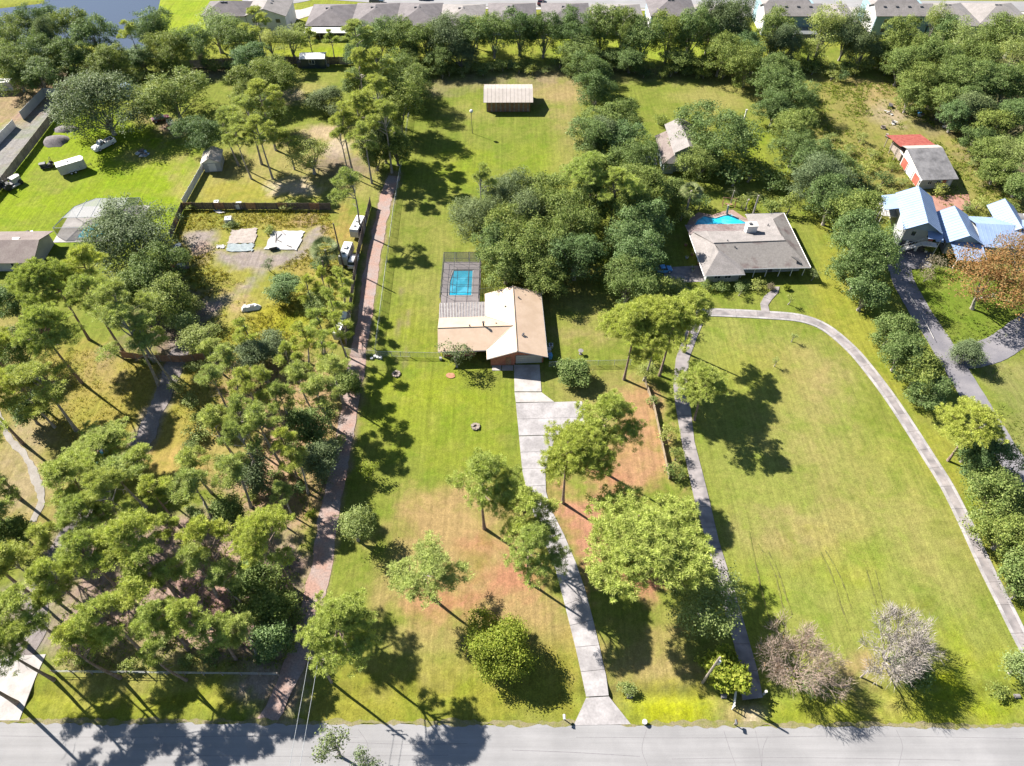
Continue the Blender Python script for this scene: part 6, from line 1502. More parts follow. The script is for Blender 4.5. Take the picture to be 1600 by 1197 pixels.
# ------------------------------------------------------------------ poles, lamp, wires
def util_pole(label, base, h, lean=(0, 0), arm=None, can=False, m=None):
    o = thing('utility_pole', label, 'pole', (base.x, base.y, 0))
    b = MB(); b.tube([(0, 0, -.2), (lean[0] / 2, lean[1] / 2, h / 2), (lean[0], lean[1], h)], [.19, .165, .13], 8); b.build('shaft', m or M['wood'], o)
    if arm:
        for z in arm:
            b = MB(); b.tube([(lean[0] - 1.0, lean[1], z), (lean[0] + 1.0, lean[1], z)], .07, 4); a = b.build('crossarm', M['wood'], o)
            for x in (-.9, -.3, .9):
                b = MB(); b.cyl(lean[0] + x, lean[1], z + .06, z + .26, .06, 6); b.build('insulator', M['offwhite'], a)
    if can:
        b = MB(); b.cyl(lean[0] * .8 + .26, lean[1] * .8, h * .76, h * .76 + .9, .24, 10); b.build('transformer', M['steel'], o)
    return o
util_pole('grey wooden utility pole beside the yellow-green bush', G(1098, 1066), 9.5, (.25, .1), None, True, M['wood'])
util_pole('tall dark utility pole in the weedy lot beside the campers', G(537, 418), 11.5, (0, 0), None, False, M['wood_dark'])
util_pole('second dark utility pole in the young pines by the lane fence', G(520, 470), 10.5, (0, 0), None, False, M['wood_dark'])
pb = Vector((-24.5, 30.9, 0))
util_pole('utility pole hidden in the broad pine at the foot of the dirt lane', pb, 10.4, (0, 0), (9.6, 8.9))
for k, dx in enumerate((-.9, .3)):
    a = Vector((pb.x + dx, pb.y, 9.85)); e = Vector((pb.x + dx - .6, -14, 9.4)); b = MB()
    b.tube([a.lerp(e, t) - Vector((0, 0, 1.2 * 4 * t * (1 - t) * .5)) for t in [i / 12 for i in range(13)]], .028, 4)
    b.build('power_line', M['steel'], label=('left' if k == 0 else 'right') + ' one of two overhead wires crossing the road', cat='wire')
g_ = G(738, 208)
o = thing('lamp_post', 'tall thin lamp post with a white globe on the back lawn', 'street lamp', (g_.x, g_.y, 0))
b = MB(); b.tube([(0, 0, -.1), (0, 0, 5.6)], [.08, .05], 6); b.build('pole', M['dark'], o)
b = MB(); b.cyl(0, 0, 5.55, 5.7, .16, 8); b.build('collar', M['dark'], o)
bm = bmesh.new(); bmesh.ops.create_uvsphere(bm, u_segments=12, v_segments=8, radius=.46); me = bpy.data.meshes.new('globe'); bm.to_mesh(me); bm.free(); me.materials.append(M['white'])
link('globe', me, o, loc=(0, 0, 6.1))
g_ = G(1345, 1058)
o = thing('wooden_post', 'short leaning wooden post between the two leafless trees', 'post', (g_.x, g_.y, 0)); b = MB(); b.tube([(0, 0, -.1), (.25, .2, 1.9)], [.13, .11], 7); b.build('shaft', M['wood'], o); box('cap', M['offwhite'], o, .26, .21, 1.88, .24, .24, .06)
g_ = G(1162, 190)
o = thing('white_post', 'tall white post at the end of the lawn behind the huge oak', 'post', (g_.x, g_.y, 0)); b = MB(); b.box(0, 0, -.1, .35, .3, 3.4); b.build('shaft', M['white'], o); box('cap', M['offwhite'], o, 0, 0, 3.3, .5, .45, .12)

# ------------------------------------------------------------------ vehicles
def car(label, p, rz, paint, L=4.6, W=1.85, H_=1.5, pickup=False, group=None, name='parked_car', cat='car', suv=False):
    o = thing(name, label, cat, (p.x, p.y, .01), rz, group)
    hl, hw = L / 2, W / 2
    def loft(secs, nm, m):
        b = MB()
        n = len(secs[0])
        for s in secs: b.v += s
        for i in range(len(secs) - 1):
            for j in range(n): b.f.append((i * n + j, i * n + (j + 1) % n, (i + 1) * n + (j + 1) % n, (i + 1) * n + j)); b.m.append(0)
        b.f.append(tuple(range(n - 1, -1, -1))); b.m.append(0); b.f.append(tuple((len(secs) - 1) * n + j for j in range(n))); b.m.append(0)
        return b.build(nm, m, o)
    def sec(x, w, z0, z1): return [(x, -w, z0), (x, -w * 1.0, (z0 + z1) * .55), (x, -w * .93, z1), (x, w * .93, z1), (x, w, (z0 + z1) * .55), (x, w, z0)]
    hood = .62 * H_; bed = .62 * H_
    loft([sec(-hl, hw * .9, .35, bed * .92), sec(-hl + .15, hw, .28, bed), sec(0, hw, .25, hood + .04), sec(hl - .5, hw * .98, .28, hood - .06), sec(hl, hw * .86, .38, hood * .78)], 'body', paint)
    if pickup: c0, c1, t0, t1 = -.25, 1.35, -.1, .85
    elif suv: c0, c1, t0, t1 = -hl + .2, hl * .42, -hl + .5, hl * .16
    else: c0, c1, t0, t1 = -hl * .75, hl * .45, -hl * .42, hl * .12
    b = MB(); z0, z1 = hood - .02, H_; w0, w1 = hw * .93, hw * .76
    P = [(c0, -w0, z0), (c1, -w0, z0), (c1, w0, z0), (c0, w0, z0), (t0, -w1, z1 - .04), (t1, -w1, z1 - .04), (t1, w1, z1 - .04), (t0, w1, z1 - .04)]
    b.faces(P, [(0, 1, 5, 4), (1, 2, 6, 5), (2, 3, 7, 6), (3, 0, 4, 7), (4, 5, 6, 7)]); b.build('windows', M['glass'], o)
    b = MB(); b.faces([(t0 - .05, -w1 - .02, z1 - .05), (t1 + .05, -w1 - .02, z1 - .05), (t1 + .05, w1 + .02, z1 - .05), (t0 - .05, w1 + .02, z1 - .05), (t0, -w1 + .08, z1 + .03), (t1, -w1 + .08, z1 + .03), (t1, w1 - .08, z1 + .03), (t0, w1 - .08, z1 + .03)],
                      [(4, 5, 6, 7), (0, 1, 5, 4), (1, 2, 6, 5), (2, 3, 7, 6), (3, 0, 4, 7)]); b.build('roof', paint, o)
    for x in ((t0 + t1) / 2,):
        for s in (-1, 1):
            b = MB(); b.tube([(x, s * w0, z0), (x, s * (w1 + .01), z1 - .03)], .05, 4); b.build('pillar', paint, o)
    if pickup:
        box('bed_floor', M['dark'], o, -hl + .25 + (c0 + hl - .3) / 2, 0, bed + .012, c0 + hl - .35, W * .74, .01)
        for s in (-1, 1): box('bed_rail', paint, o, -hl + .2 + (c0 + hl - .3) / 2, s * hw * .88, bed + .005, c0 + hl - .3, .1, .14)
        box('tailgate', paint, o, -hl + .08, 0, bed - .1, .08, W * .8, .24)
    for x in (hl * .62, -hl * .62):
        for s in (-1, 1):
            b = MB(); b.wheel((x, s * (hw - .06), .34), (0, 1, 0), .34, .24); w = b.build('wheel', M['black'], o)
            b = MB(); b.wheel((x, s * (hw + .03), .34), (0, 1, 0), .2, .1, 10); b.build('rim', M['silver'], w)
    for s in (-1, 1):
        box('headlight', M['white'], o, hl - .05, s * hw * .66, hood * .68, .12, .34, .16); box('tail_light', M['red_paint'], o, -hl + .03, s * hw * .76, bed * .72, .08, .22, .22)
    return o
a, b_ = G(147, 238), G(180, 221)
car('white pickup truck parked half under the big greyish mossy oak', (a + b_) / 2, math.atan2((a - b_).y, (a - b_).x), M['white'], 6.0, 2.0, 1.9, True, name='pickup_truck', cat='pickup truck')
car('dark car driving past the corner driveway on the subdivision street', G(589, 4), R(-4), M['car_dark'], 4.9, 1.9, 1.55, suv=True)
car('dark car at the top edge, farther right on the subdivision street', G(664, -1), R(-2), M['car_dark'], 4.7, 1.85, 1.5)
car('dark red car standing between two houses of the subdivision', G(845, 5), R(80), M['car_red'], 4.6, 1.85, 1.6, suv=True)
car('dark red car under the oak behind the mowed lawn', G(252, 188), R(30), M['car_red'], 4.5, 1.8, 1.45)
car('white car parked at the back of the corner house drive', G(440, 5), R(15), M['white'], 4.5, 1.8, 1.45)
car('small blue car on the slab left of the grey-roofed house', G(1036, 424), R(10), M['blue'], 3.6, 1.6, 1.4)

# enclosed cargo trailer
o = thing('cargo_trailer', 'white enclosed two-axle cargo trailer on the bright lawn', 'trailer', tuple(G(115, 268)), math.atan2(G(133, 265).y - G(100, 275).y, G(133, 265).x - G(100, 275).x))
b = MB(); b.prism([(-2.9, -1.15), (2.9, -1.15), (3.3, -.35), (3.3, .35), (2.9, 1.15), (-2.9, 1.15)], .5, 2.75); b.build('body', M['offwhite'], o)
b = MB(); b.prism([(-2.95, -1.2), (2.95, -1.2), (3.36, -.4), (3.36, .4), (2.95, 1.2), (-2.95, 1.2)], 2.76, 2.84); r_ = b.build('roof', M['white'], o); box('roof_vent', M['dark'], r_, -.2, 0, 2.84, .4, .4, .12)
for x in (-.55, .4):
    for s in (-1, 1):
        b = MB(); b.wheel((x, s * 1.2, .36), (0, 1, 0), .36, .22); w = b.build('wheel', M['black'], o); b = MB(); b.wheel((x, s * 1.28, .36), (0, 1, 0), .2, .12, 10); b.build('rim', M['white'], w)
for s in (-1, 1): box('fender', M['silver'], o, -.08, s * 1.2, .74, 2.0, .26, .06)
box('side_door', M['wall_grey'], o, 2.0, -1.17, .6, .75, .04, 1.8); box('door_handle', M['dark'], o, 1.75, -1.21, 1.4, .1, .04, .1)
b = MB(); b.tube([(3.2, .5, .55), (4.5, 0, .5)], .05, 4); b.tube([(3.2, -.5, .55), (4.5, 0, .5)], .05, 4); b.tube([(4.3, 0, 0), (4.3, 0, .9)], .05, 5); b.build('drawbar', M['dark'], o)

def mower(label, p, rz, paint, s=1.0):
    o = thing('ride_on_mower', label, 'mower', (p.x, p.y, 0), rz); o.scale = (s, s, s)
    b = MB(); b.prism([(.1, -.42), (1.15, -.38), (1.3, 0), (1.15, .38), (.1, .42)], .35, .95); b.build('hood', paint, o)
    box('chassis', M['dark'], o, 0, 0, .25, 2.1, .7, .2); box('cutting_deck', paint, o, .1, 0, .12, 1.1, 1.3, .16)
    box('seat', M['black'], o, -.45, 0, .6, .5, .5, .12); box('backrest', M['black'], o, -.72, 0, .7, .1, .5, .5)
    b = MB(); b.tube([(.15, 0, .9), (-.1, 0, 1.15)], .04, 5); b.tube([(-.1 + .22 * math.cos(t), .22 * math.sin(t), 1.16) for t in [k * .524 for k in range(13)]], .025, 4, False); b.build('steering_wheel', M['dark'], o)
    for x, r_ in ((-.7, .42), (.85, .28)):
        for sd in (-1, 1): b = MB(); b.wheel((x, sd * .52, r_), (0, 1, 0), r_, .26); b.build('wheel', M['black'], o)
    b = MB()
    for sd in (-1, 1): b.tube([(-.95, sd * .45, .5), (-.95, sd * .45, 1.75)], .04, 4)
    b.tube([(-.95, -.45, 1.75), (-.95, .45, 1.75)], .04, 4); b.build('roll_bar', M['dark'], o)
    return o
mower('small dark ride-on mower left of the cargo trailer', G(75, 261), R(200), M['dark'], 1.3)
mower('larger pale and orange utility cart with roll bar at the left edge', G(20, 291), R(60), M['offwhite'], 2.0)
mower('dark garden tractor in shade at the edge of the weedy lot', G(272, 396), R(40), M['car_dark'], 1.7)
def camper(label, p, rz, L=6, W=2.3, Hh=2.9, name='camper_trailer', sheds=True):
    o = thing(name, label, 'camper', (p.x, p.y, 0), rz)
    b = MB(); n = [(-L / 2, .55), (L / 2 - .2, .55), (L / 2, 1.2), (L / 2 - .25, Hh), (-L / 2 + .2, Hh), (-L / 2, Hh - .4)]
    p_ = [(x, -W / 2, z) for x, z in n] + [(x, W / 2, z) for x, z in n]; k = len(n)
    b.faces(p_, [tuple(range(k)), tuple(range(2 * k - 1, k - 1, -1))] + [(i, k + i, k + (i + 1) % k, (i + 1) % k) for i in range(k)]); b.build('body', M['offwhite'], o)
    box('roof', M['white'], o, -.02, 0, Hh + .004, L - .5, W - .1, .05); box('roof_unit', M['wall_grey'], o, .5, 0, Hh + .055, .9, .7, .28); box('roof_hatch', M['dark'], o, -1.4, 0, Hh + .055, .5, .5, .1)
    for x in (-.5, .5):
        for s in (-1, 1): b = MB(); b.wheel((x, s * (W / 2 - .1), .35), (0, 1, 0), .35, .22); b.build('wheel', M['black'], o)
    for s in (-1, 1):
        for x in (-1.6, 1.3): win(o, x, s * W / 2, 1.5, .9, .6, 90 * s, M['dark'], 0)
    box('stripe', M['blue'], o, 0, -W / 2 - .012, 1.1, L * .9, .01, .14); b = MB(); b.tube([(L / 2, 0, .5), (L / 2 + 1.1, 0, .5)], .06, 5); b.build('drawbar', M['dark'], o)
    return o
camper('white camper nearest the top of the lane fence', G(561, 362), R(80), 5.6, 1.9, 2.5)
camper('long white camper left of the fence, beside the tall dark pole', G(543, 404), R(84), 5.6, 1.9, 2.5)
camper('long white trailer close against the lower end of the lane fence', G(536, 516), R(80), 6.5, 1.3, 2.2, 'box_trailer')
camper('white camper half hidden under trees at the far left edge', G(8, 142), R(5), 6.5, 2.4)
car('white van backed against the lane fence between two campers', G(553, 412), R(84), M['white'], 4.2, 1.5, 1.8, suv=True, name='parked_van', cat='van')
o = thing('flat_trailer', 'dark flatbed trailer in the shade of the weedy lot', 'trailer', tuple(G(281, 421)), R(15))
box('bed', M['wood_dark'], o, 0, 0, .6, 4.2, 1.9, .12); box('load', M['red_paint'], o, -1.2, .1, .73, .8, 1.0, .5); box('load', M['wall_grey'], o, .6, 0, .73, 1.5, 1.4, .4)
for x in (-.4, .5):
    for s in (-1, 1): b = MB(); b.wheel((x, s * 1.05, .32), (0, 1, 0), .32, .2); b.build('wheel', M['black'], o)
for s in (-1, 1): b = MB(); b.tube([(-2, s * .9, .72), (-2, s * .9, 1.3), (2, s * .9, 1.3), (2, s * .9, .72)], .04, 4); b.build('side_rail', M['dark'], o)
g_ = G(268, 196)
o = thing('small_boat', 'small white boat on the ground under the wide dark oak', 'boat', (g_.x, g_.y, 0), R(-60))
b = MB(); secs = [(-2.2, .7), (-1, .85), (.6, .8), (1.7, .4), (2.3, .05)]
for x, w in secs: b.v += [(x, -w * .5, .15), (x, -w, .8), (x, w, .8), (x, w * .5, .15)]
for i in range(4):
    for j in range(4):
        if j != 1: b.f.append((i * 4 + j, i * 4 + (j + 1) % 4, i * 4 + 4 + (j + 1) % 4, i * 4 + 4 + j)); b.m.append(0)
b.f.append((0, 1, 2, 3)); b.m.append(0); b.build('hull', M['white'], o); box('thwart', M['offwhite'], o, -.6, 0, .6, .3, 1.5, .06); box('thwart', M['offwhite'], o, .5, 0, .6, .3, 1.45, .06)

# ------------------------------------------------------------------ small things on the lots
def sheet(name, label, px, m, cat, z=.06, folds=6):
    rg = random.Random(len(label)); P = GX(px)
    o = MB(); n = 9; V = []
    A, B, C_, D = [Vector((*p, 0)) for p in P]
    for i in range(n):
        for j in range(n):
            p = A.lerp(B, i / (n - 1)).lerp(D.lerp(C_, i / (n - 1)), j / (n - 1))
            e = .12 if 0 < i < n - 1 and 0 < j < n - 1 else .3
            V.append((p.x + rg.uniform(-e, e), p.y + rg.uniform(-e, e), z + rg.uniform(0, .10)))
    o.faces(V, [(i * n + j, i * n + n + j, i * n + n + j + 1, i * n + j + 1) for i in range(n - 1) for j in range(n - 1)])
    return o.build(name, m, label=label, cat=cat)
sheet('white_sheet', 'large white sheet spread on the gravel of the weedy lot', [(425, 361), (476, 362), (465, 392), (414, 389)], M['sheet'], 'sheet')
sheet('grey_sheet', 'pinkish-grey sheet spread left of the large white sheet', [(362, 360), (402, 357), (399, 381), (356, 380)], mat('dusty_sheet', (.29, .25, .22), (.23, .195, .17), 1.2, .85, .3, 3, fine=.15), 'sheet')
sheet('blue_tarp', 'blue-grey tarp along the lower edge of the pinkish-grey sheet', [(357, 381), (398, 381), (395, 393), (352, 393)], mat('blue_grey_tarp', (.16, .195, .205), (.20, .23, .235), 1.2, .7, .3, 3, fine=.12), 'tarp', .05)
sheet('white_sheet', 'small white panel lying under the dark fence of the weedy lot', [(334, 329), (344, 329), (352, 333), (340, 334)], M['sheet'], 'sheet', .15)
sheet('pale_board', 'pale board lying left of the blue-grey tarp', [(340, 383), (352, 383), (350, 388), (339, 388)], M['sheet'], 'board', .04)
for px, py, lab, w, rz in ((427, 389, 'dark crate at the lower left corner of the large white sheet', 1.6, 20),):
    g_ = G(px, py); o = thing('tool_crate', lab, 'crate', (g_.x, g_.y, 0), R(rz)); box('body', M['dark'], o, 0, 0, .08, w, .8, .6); box('lid', M['wall_grey'], o, 0, 0, .69, w + .06, .86, .08)
for k, (a, b_) in enumerate((((432, 366), (431, 380)), ((441, 366), (433, 374)), ((432, 375), (440, 379)), ((440, 362), (446, 368)), ((448, 384), (456, 387)))):
    p, q = G(*a), G(*b_); b = MB(); b.tube([(p.x, p.y, .2), (q.x, q.y, .22)], .07, 4)
    b.build('loose_pole', M['wood_dark'], label=f'{ordinal(k + 1)} of five loose dark poles lying on the large white sheet', cat='pole', group='loose poles on the white sheet')
for px, py, s, lab in ((359, 349, 1.5, 'white liquid tank nearest the pinkish-grey sheet'), (375, 325, 1.3, 'white liquid tank against the dark fence, right one'), (340, 321, 1.1, 'white liquid tank against the dark fence, left one')):
    g_ = G(px, py); o = thing('liquid_tank', lab, 'tank', (g_.x, g_.y, 0), R(8)); box('pallet', M['wood'], o, 0, 0, 0, s, s, .14); box('bottle', M['white'], o, 0, 0, .15, s * .94, s * .94, s * .9)
    b = MB()
    for k in range(4):
        for sx, sy in ((-1, 0), (1, 0), (0, -1), (0, 1)):
            t = (k - 1.5) / 2 * s * .8; b.tube([(sx * s * .49 + (t if sx == 0 else 0), sy * s * .49 + (t if sy == 0 else 0), .14), (sx * s * .49 + (t if sx == 0 else 0), sy * s * .49 + (t if sy == 0 else 0), .15 + s * .92)], .025, 4)
    b.build('cage', M['steel'], o); b = MB(); b.cyl(0, 0, .15 + s * .9, .2 + s * .93, .2, 8); b.build('lid', M['dark'], o)
g_ = G(392, 482)
o = thing('broken_boat', 'upturned white shell lying in the weeds left of the young pines', 'boat', (g_.x, g_.y, 0), R(15))
b = MB(); b.faces([(-1.8, -.7, .0), (1.6, -.8, .0), (2.1, 0, .05), (1.6, .8, 0), (-1.8, .7, 0), (-1.4, -.35, .75), (1.0, -.4, .8), (1.4, 0, .7), (1.0, .4, .8), (-1.4, .35, .75)], [(0, 1, 6, 5), (1, 2, 7, 6), (2, 3, 8, 7), (3, 4, 9, 8), (4, 0, 5, 9), (5, 6, 7, 8, 9)]); b.build('hull', M['white'], o)
box('opening', M['dark'], o, .4, -.1, .78, .9, .5, .05); box('plank', M['wall_grey'], o, -1.0, .1, .78, .5, 1.0, .06)
for px, py, lab in ((155, 722, 'lower blue barrel under the umbrella-shaped pine'), (165, 709, 'upper blue barrel under the umbrella-shaped pine')):
    g_ = G(px, py); o = thing('barrel', lab, 'barrel', (g_.x, g_.y, 0)); b = MB(); b.tube([(0, 0, 0), (0, 0, .3), (0, 0, .32), (0, 0, .9), (0, 0, .92), (0, 0, 1.2)], [.5, .52, .56, .52, .56, .5], 12); b.build('body', M['teal'], o); b = MB(); b.cyl(0, 0, 1.2, 1.24, .42, 12); b.build('lid', M['white'], o)
g_ = G(45, 369)
o = thing('grill', 'black barbecue grill on the bright lawn left of the white pool cage', 'grill', (g_.x, g_.y, 0), R(30))
box('cart', M['dark'], o, 0, 0, .1, 1.3, .7, .8); b = MB(); b.tube([(-.6, 0, 1.0), (.6, 0, 1.0)], .38, 10); b.build('hood', M['black'], o); box('side_shelf', M['steel'], o, .95, 0, .85, .6, .6, .05); box('side_shelf', M['steel'], o, -.95, 0, .85, .6, .6, .05)
for s in (-.5, .5): b = MB(); b.wheel((s, -.3, .14), (1, 0, 0), .14, .08, 8); b.build('wheel', M['black'], o)
def mound(name, label, px, py, rx, ry, h, m, cat):
    g_ = G(px, py); rg = random.Random(px); b = MB(); n = 14
    V = [(0, 0, h)]; 
    for k, (f, z) in enumerate(((.35, .9), (.7, .5), (1, -.05))):
        for i in range(n):
            t = 6.2832 * i / n; e = rg.uniform(.86, 1.14); V.append((math.cos(t) * rx * f * e, math.sin(t) * ry * f * e, z * h * rg.uniform(.9, 1.1) if z > 0 else -.05))
    fs = [(0, 1 + i, 1 + (i + 1) % n) for i in range(n)]
    for k in range(2): fs += [(1 + k * n + i, 1 + (k + 1) * n + i, 1 + (k + 1) * n + (i + 1) % n, 1 + k * n + (i + 1) % n) for i in range(n)]
    b.faces(V, fs); return b.build(name, m, None, True, label=label, cat=cat, loc=(g_.x, g_.y, 0))
gm = mat('grey_gravel_heap', (.11, .098, .10), (.155, .138, .138), 1.2, .95, .6, 8, fine=.35, fscale=4)
mound('gravel_heap', 'larger grey gravel heap on the lawn below the big greyish oak', 87, 221, 3.4, 2.8, 1.3, gm, 'heap'); mound('gravel_heap', 'smaller flatter gravel heap behind the larger grey heap', 103, 202, 3.2, 1.8, .9, gm, 'heap')
def stonering(label, px, py, r, n, m, name='fire_pit'):
    g_ = G(px, py); o = thing(name, label, 'fire pit', (g_.x, g_.y, 0)); rg = random.Random(px)
    for i in range(n):
        t = 6.2832 * i / n; b = MB(); s = rg.uniform(.22, .34)
        b.prism([(s * math.cos(k * 1.05 + t) * rg.uniform(.8, 1.1), s * math.sin(k * 1.05 + t) * rg.uniform(.8, 1.1)) for k in range(6)], -.05, rg.uniform(.18, .32))
        st = b.build('stone', m, o); st.location = (math.cos(t) * r, math.sin(t) * r, 0)
    b = MB(); b.prism([(r * .8 * math.cos(k * .524), r * .8 * math.sin(k * .524)) for k in range(12)], -.05, .04); b.build('ash_bed', M['wood_dark'], o)
stonering('round stone-ringed patch alone on the front lawn', 743, 667, .55, 9, mat('pale_stone', (.24, .20, .16), (.18, .15, .125), 2, .95, fine=.3))
stonering('small dark stone ring below the wire gate', 619, 585, .6, 8, mat('dark_stone', (.18, .145, .12), (.24, .2, .17), 2, .95, fine=.3))
o = thing('tree_ring', 'rust mulch ring round the small grey-leaved tree', 'mulch bed', tuple(G(704, 587))); b = MB(); b.prism([(.85 * math.cos(k * .524) * random.uniform(.85, 1.1), .7 * math.sin(k * .524) * random.uniform(.85, 1.1)) for k in range(12)], -.1, .06); b.build('mulch', M['mulch'], o)
g_ = G(588, 558); rg = random.Random(4)
for k in range(4):
    b = MB(); b.prism([(.35 * math.cos(q * 1.05) * rg.uniform(.7, 1.1), .35 * math.sin(q * 1.05) * rg.uniform(.7, 1.1)) for q in range(6)], -.05, rg.uniform(.25, .45))
    b.build('rock', M['white'], label=f'{ordinal(k + 1)} pale rock from the left at the corner of the chain-link fences', cat='rock', group='pale rocks at the fence corner', loc=(g_.x + k * .55 - .8, g_.y + rg.uniform(-.5, .3), 0))
for px, py, lab, mm in ((858, 560, 'blue bin against the garage wall, nearer the road', M['blue']), (856, 551, 'grey bin against the garage wall, behind the blue one', M['wall_grey'])):
    g_ = G(px, py); o = thing('wheelie_bin', lab, 'bin', (g_.x + .2, g_.y, 0), R(10)); b = MB(); b.faces([(-.28, -.32, .05), (.28, -.32, .05), (.28, .32, .05), (-.28, .32, .05), (-.34, -.4, 1.05), (.34, -.4, 1.05), (.34, .4, 1.05), (-.34, .4, 1.05)], [(3, 2, 1, 0), (4, 5, 6, 7), (0, 1, 5, 4), (1, 2, 6, 5), (2, 3, 7, 6), (3, 0, 4, 7)]); b.build('body', mm, o); box('lid', mm, o, 0, 0, 1.06, .74, .86, .07)
    for s in (-.3, .3): b = MB(); b.wheel((s, .36, .14), (1, 0, 0), .14, .06, 8); b.build('wheel', M['black'], o)
g_ = G(860, 546); o = thing('hvac_unit', 'air conditioning unit against the garage side wall', 'air conditioner', (g_.x + .1, g_.y + .6, 0)); box('casing', M['steel'], o, 0, 0, 0, .8, .8, .75); b = MB(); b.cyl(0, 0, .755, .8, .32, 12); b.build('fan_grille', M['dark'], o)
g_ = G(907, 553); o = thing('bird_bath', 'small stone bird bath on the lawn behind the right chain-link fence', 'bird bath', (g_.x, g_.y, 0)); b = MB(); b.tube([(0, 0, 0), (0, 0, .12), (0, 0, .15), (0, 0, .75)], [.32, .3, .14, .12], 10); b.build('pedestal', M['concrete_aged'], o); b = MB(); b.tube([(0, 0, .75), (0, 0, .95)], [.2, .5], 12); b.build('bowl', M['concrete_aged'], o)
g_ = G(1138, 322); o = thing('garden_arbor', 'wooden swing frame among the palms by the second pool', 'swing frame', (g_.x, g_.y, 0), R(-10))
for x in (-1.4, 1.4):
    for s in (-.6, .6): b = MB(); b.tube([(x, s, 0), (x, 0, 2.2)], .08, 4); b.build('leg', M['wood_brown'], o)
b = MB(); b.tube([(-1.7, 0, 2.2), (1.7, 0, 2.2)], .08, 4); b.build('beam', M['wood_brown'], o); box('swing_seat', M['wood_brown'], o, 0, 0, .5, 1.6, .5, .08)
for px, py, lab in ((1106, 444, 'dark patio grill beside the left wall of the grey house'),):
    pass
for px, py, lab, mm in ((881, 1124, 'white mailbox on a post left of the drive apron', M['white']), (1147, 1132, 'dark mailbox on a leaning post before the farm gate', M['dark'])):
    g_ = G(px, py); o = thing('mailbox', lab, 'mailbox', (g_.x, g_.y, 0)); box('post', M['wood'], o, 0, 0, -.1, .11, .11, 1.15)
    b = MB(); b.tube([(0, -.28, 1.2), (0, .28, 1.2)], .17, 10); bx_ = b.build('box', mm, o); box('flag', M['red_paint'], bx_, .19, .1, 1.2, .03, .2, .06); box('door', mm, bx_, 0, -.30, 1.05, .3, .03, .3)
g_ = G(1007, 1134); o = thing('white_pail', 'white pail standing on the road edge right of the drive apron', 'pail', (g_.x, g_.y + .35, 0)); b = MB(); b.tube([(0, 0, 0), (0, 0, .55)], [.26, .32], 12); b.build('body', M['white'], o); b = MB(); b.cyl(0, 0, .55, .6, .34, 12); b.build('lid', M['offwhite'], o)
for px, py, lab, rz in ((978, 1088, 'dark culvert mouth in the ditch right of the drive', 90), (1584, 1083, 'dark culvert mouth in the ditch at the right edge', 90), (1126, 1089, 'culvert mouth at the ditch end by the farm gate', 90)):
    g_ = G(px, py); o = thing('culvert', lab, 'pipe', (g_.x, 29.2, -.35), R(rz - 90)); b = MB(); b.tube([(.2, 0, -.1), (.9, 0, -.1)], .30, 10); b.build('pipe', M['concrete_aged'], o); b = MB(); b.tube([(.88, 0, -.1), (.93, 0, -.1)], .26, 10); b.build('mouth', M['black'], o)
g_ = G(1596, 1057); o = thing('garden_bench', 'small white bench at the right picture edge', 'bench', (g_.x, g_.y, 0), R(100)); box('seat', M['white'], o, 0, 0, .45, 1.5, .45, .06); box('backrest', M['white'], o, 0, .24, .55, 1.5, .05, .45)
for x in (-.6, .6): box('leg', M['white'], o, x, 0, 0, .08, .4, .45)
rg = random.Random(9)
junk = [(1436, 176, 'blue'), (1438, 182, 'wall_grey'), (1462, 182, 'dark'), (1470, 190, 'wall_grey'), (1476, 200, 'offwhite'), (1483, 196, 'dark'), (1510, 223, 'white'), (1392, 166, 'dark'), (1389, 178, 'offwhite'), (1394, 193, 'offwhite'), (1452, 170, 'wood'), (1380, 200, 'wood'), (222, 238, 'offwhite'), (228, 241, 'wall_blue'), (217, 242, 'wall_grey'), (225, 245, 'offwhite'), (1388, 214, 'wood')]
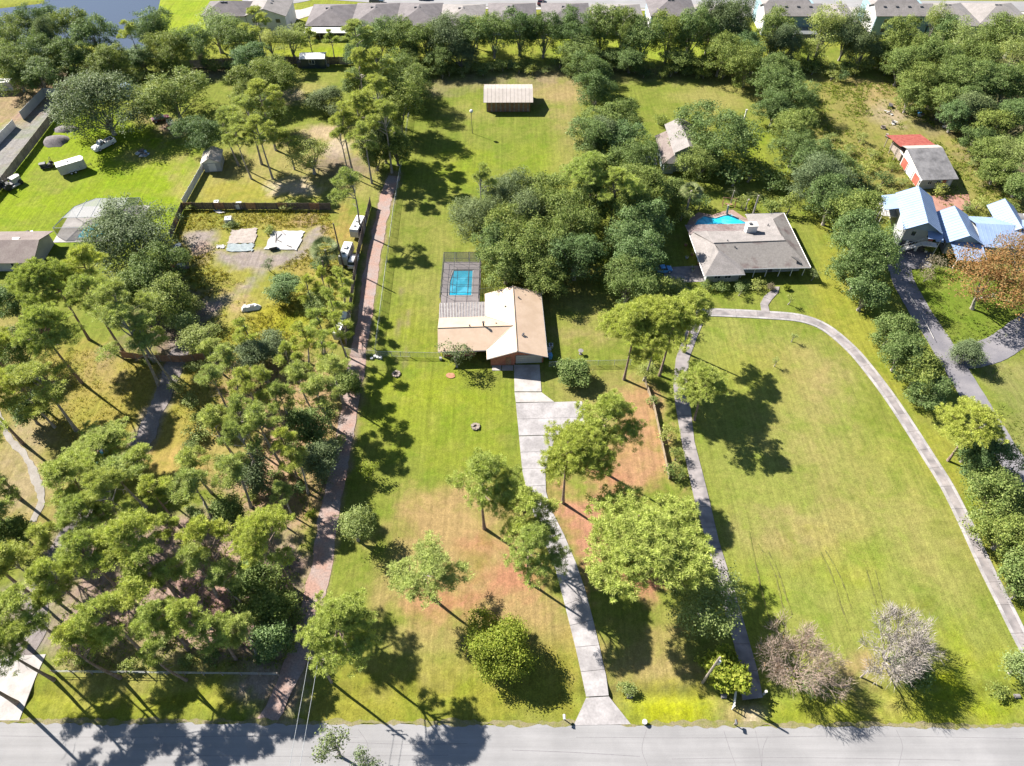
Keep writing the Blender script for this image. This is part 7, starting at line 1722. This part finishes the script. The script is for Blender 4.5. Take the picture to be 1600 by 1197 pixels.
for px, py, mm in junk:
    g_ = G(px, py); left = px < 400
    o = thing('junk_heap', f"{ordinal(1 + sorted(q[0] for q in junk if q[0] < 400).index(px))} pale junk heap from the left in the oak shade beside the pickup" if left else f"{ordinal(1 + sorted(q[0] for q in junk if q[0] > 400).index(px))} junk heap from the left between the oak wood and the old barn", 'junk', (g_.x, g_.y, 0), rg.uniform(0, 3), 'junk under the big oak' if left else 'junk along the wood edge')
    for k in range(4):
        box('board', M[mm if k < 3 else 'wood_dark'], o, rg.uniform(-.7, .7), rg.uniform(-.5, .5), .02 + .2 * k, rg.uniform(.5, 1.6), rg.uniform(.3, .8), rg.uniform(.08, .25), rg.uniform(0, 3))
g_ = G(197, 146); o = thing('domed_tent', 'blue-grey domed shelter behind the big greyish oak', 'shelter', (g_.x, g_.y, 0))
b = MB(); n = 12
V = [(0, 0, 2.9)]
for f, z in ((.5, 2.6), (.85, 1.7), (1, 0)):
    for i in range(n): V.append((2.6 * f * math.cos(i * .5236), 2.6 * f * math.sin(i * .5236), z))
fs = [(0, 1 + i, 1 + (i + 1) % n) for i in range(n)]
for k in range(2): fs += [(1 + k * n + i, 1 + (k + 1) * n + i, 1 + (k + 1) * n + (i + 1) % n, 1 + k * n + (i + 1) % n) for i in range(n)]
b.faces(V, fs); b.build('cover', M['wall_blue'], o, True); box('flap', M['dark'], o, 0, -2.5, 0, 1.2, .1, 1.8)
rg = random.Random(21)
for k in range(9):
    g_ = G(rg.uniform(1066, 1098), 384 + k * 5); o = thing('patio_pot', f'{ordinal(k + 1)} plant pot from the back in the side yard of the grey house', 'pot', (g_.x, g_.y, 0), 0, 'clutter beside the grey house')
    b = MB(); b.tube([(0, 0, 0), (0, 0, .5)], [.25, .36], 9); b.build('pot', M[('red_pave', 'wall_grey', 'offwhite')[k % 3]], o)
    b = MB()
    for i in range(10): b.poly([(0, 0, .45), (.08 * math.cos(i), .08 * math.sin(i), .6), (.5 * math.cos(i * 2.4), .5 * math.sin(i * 2.4), .75 + .02 * i)])
    b.build('plant', M['leaf_light'], o)
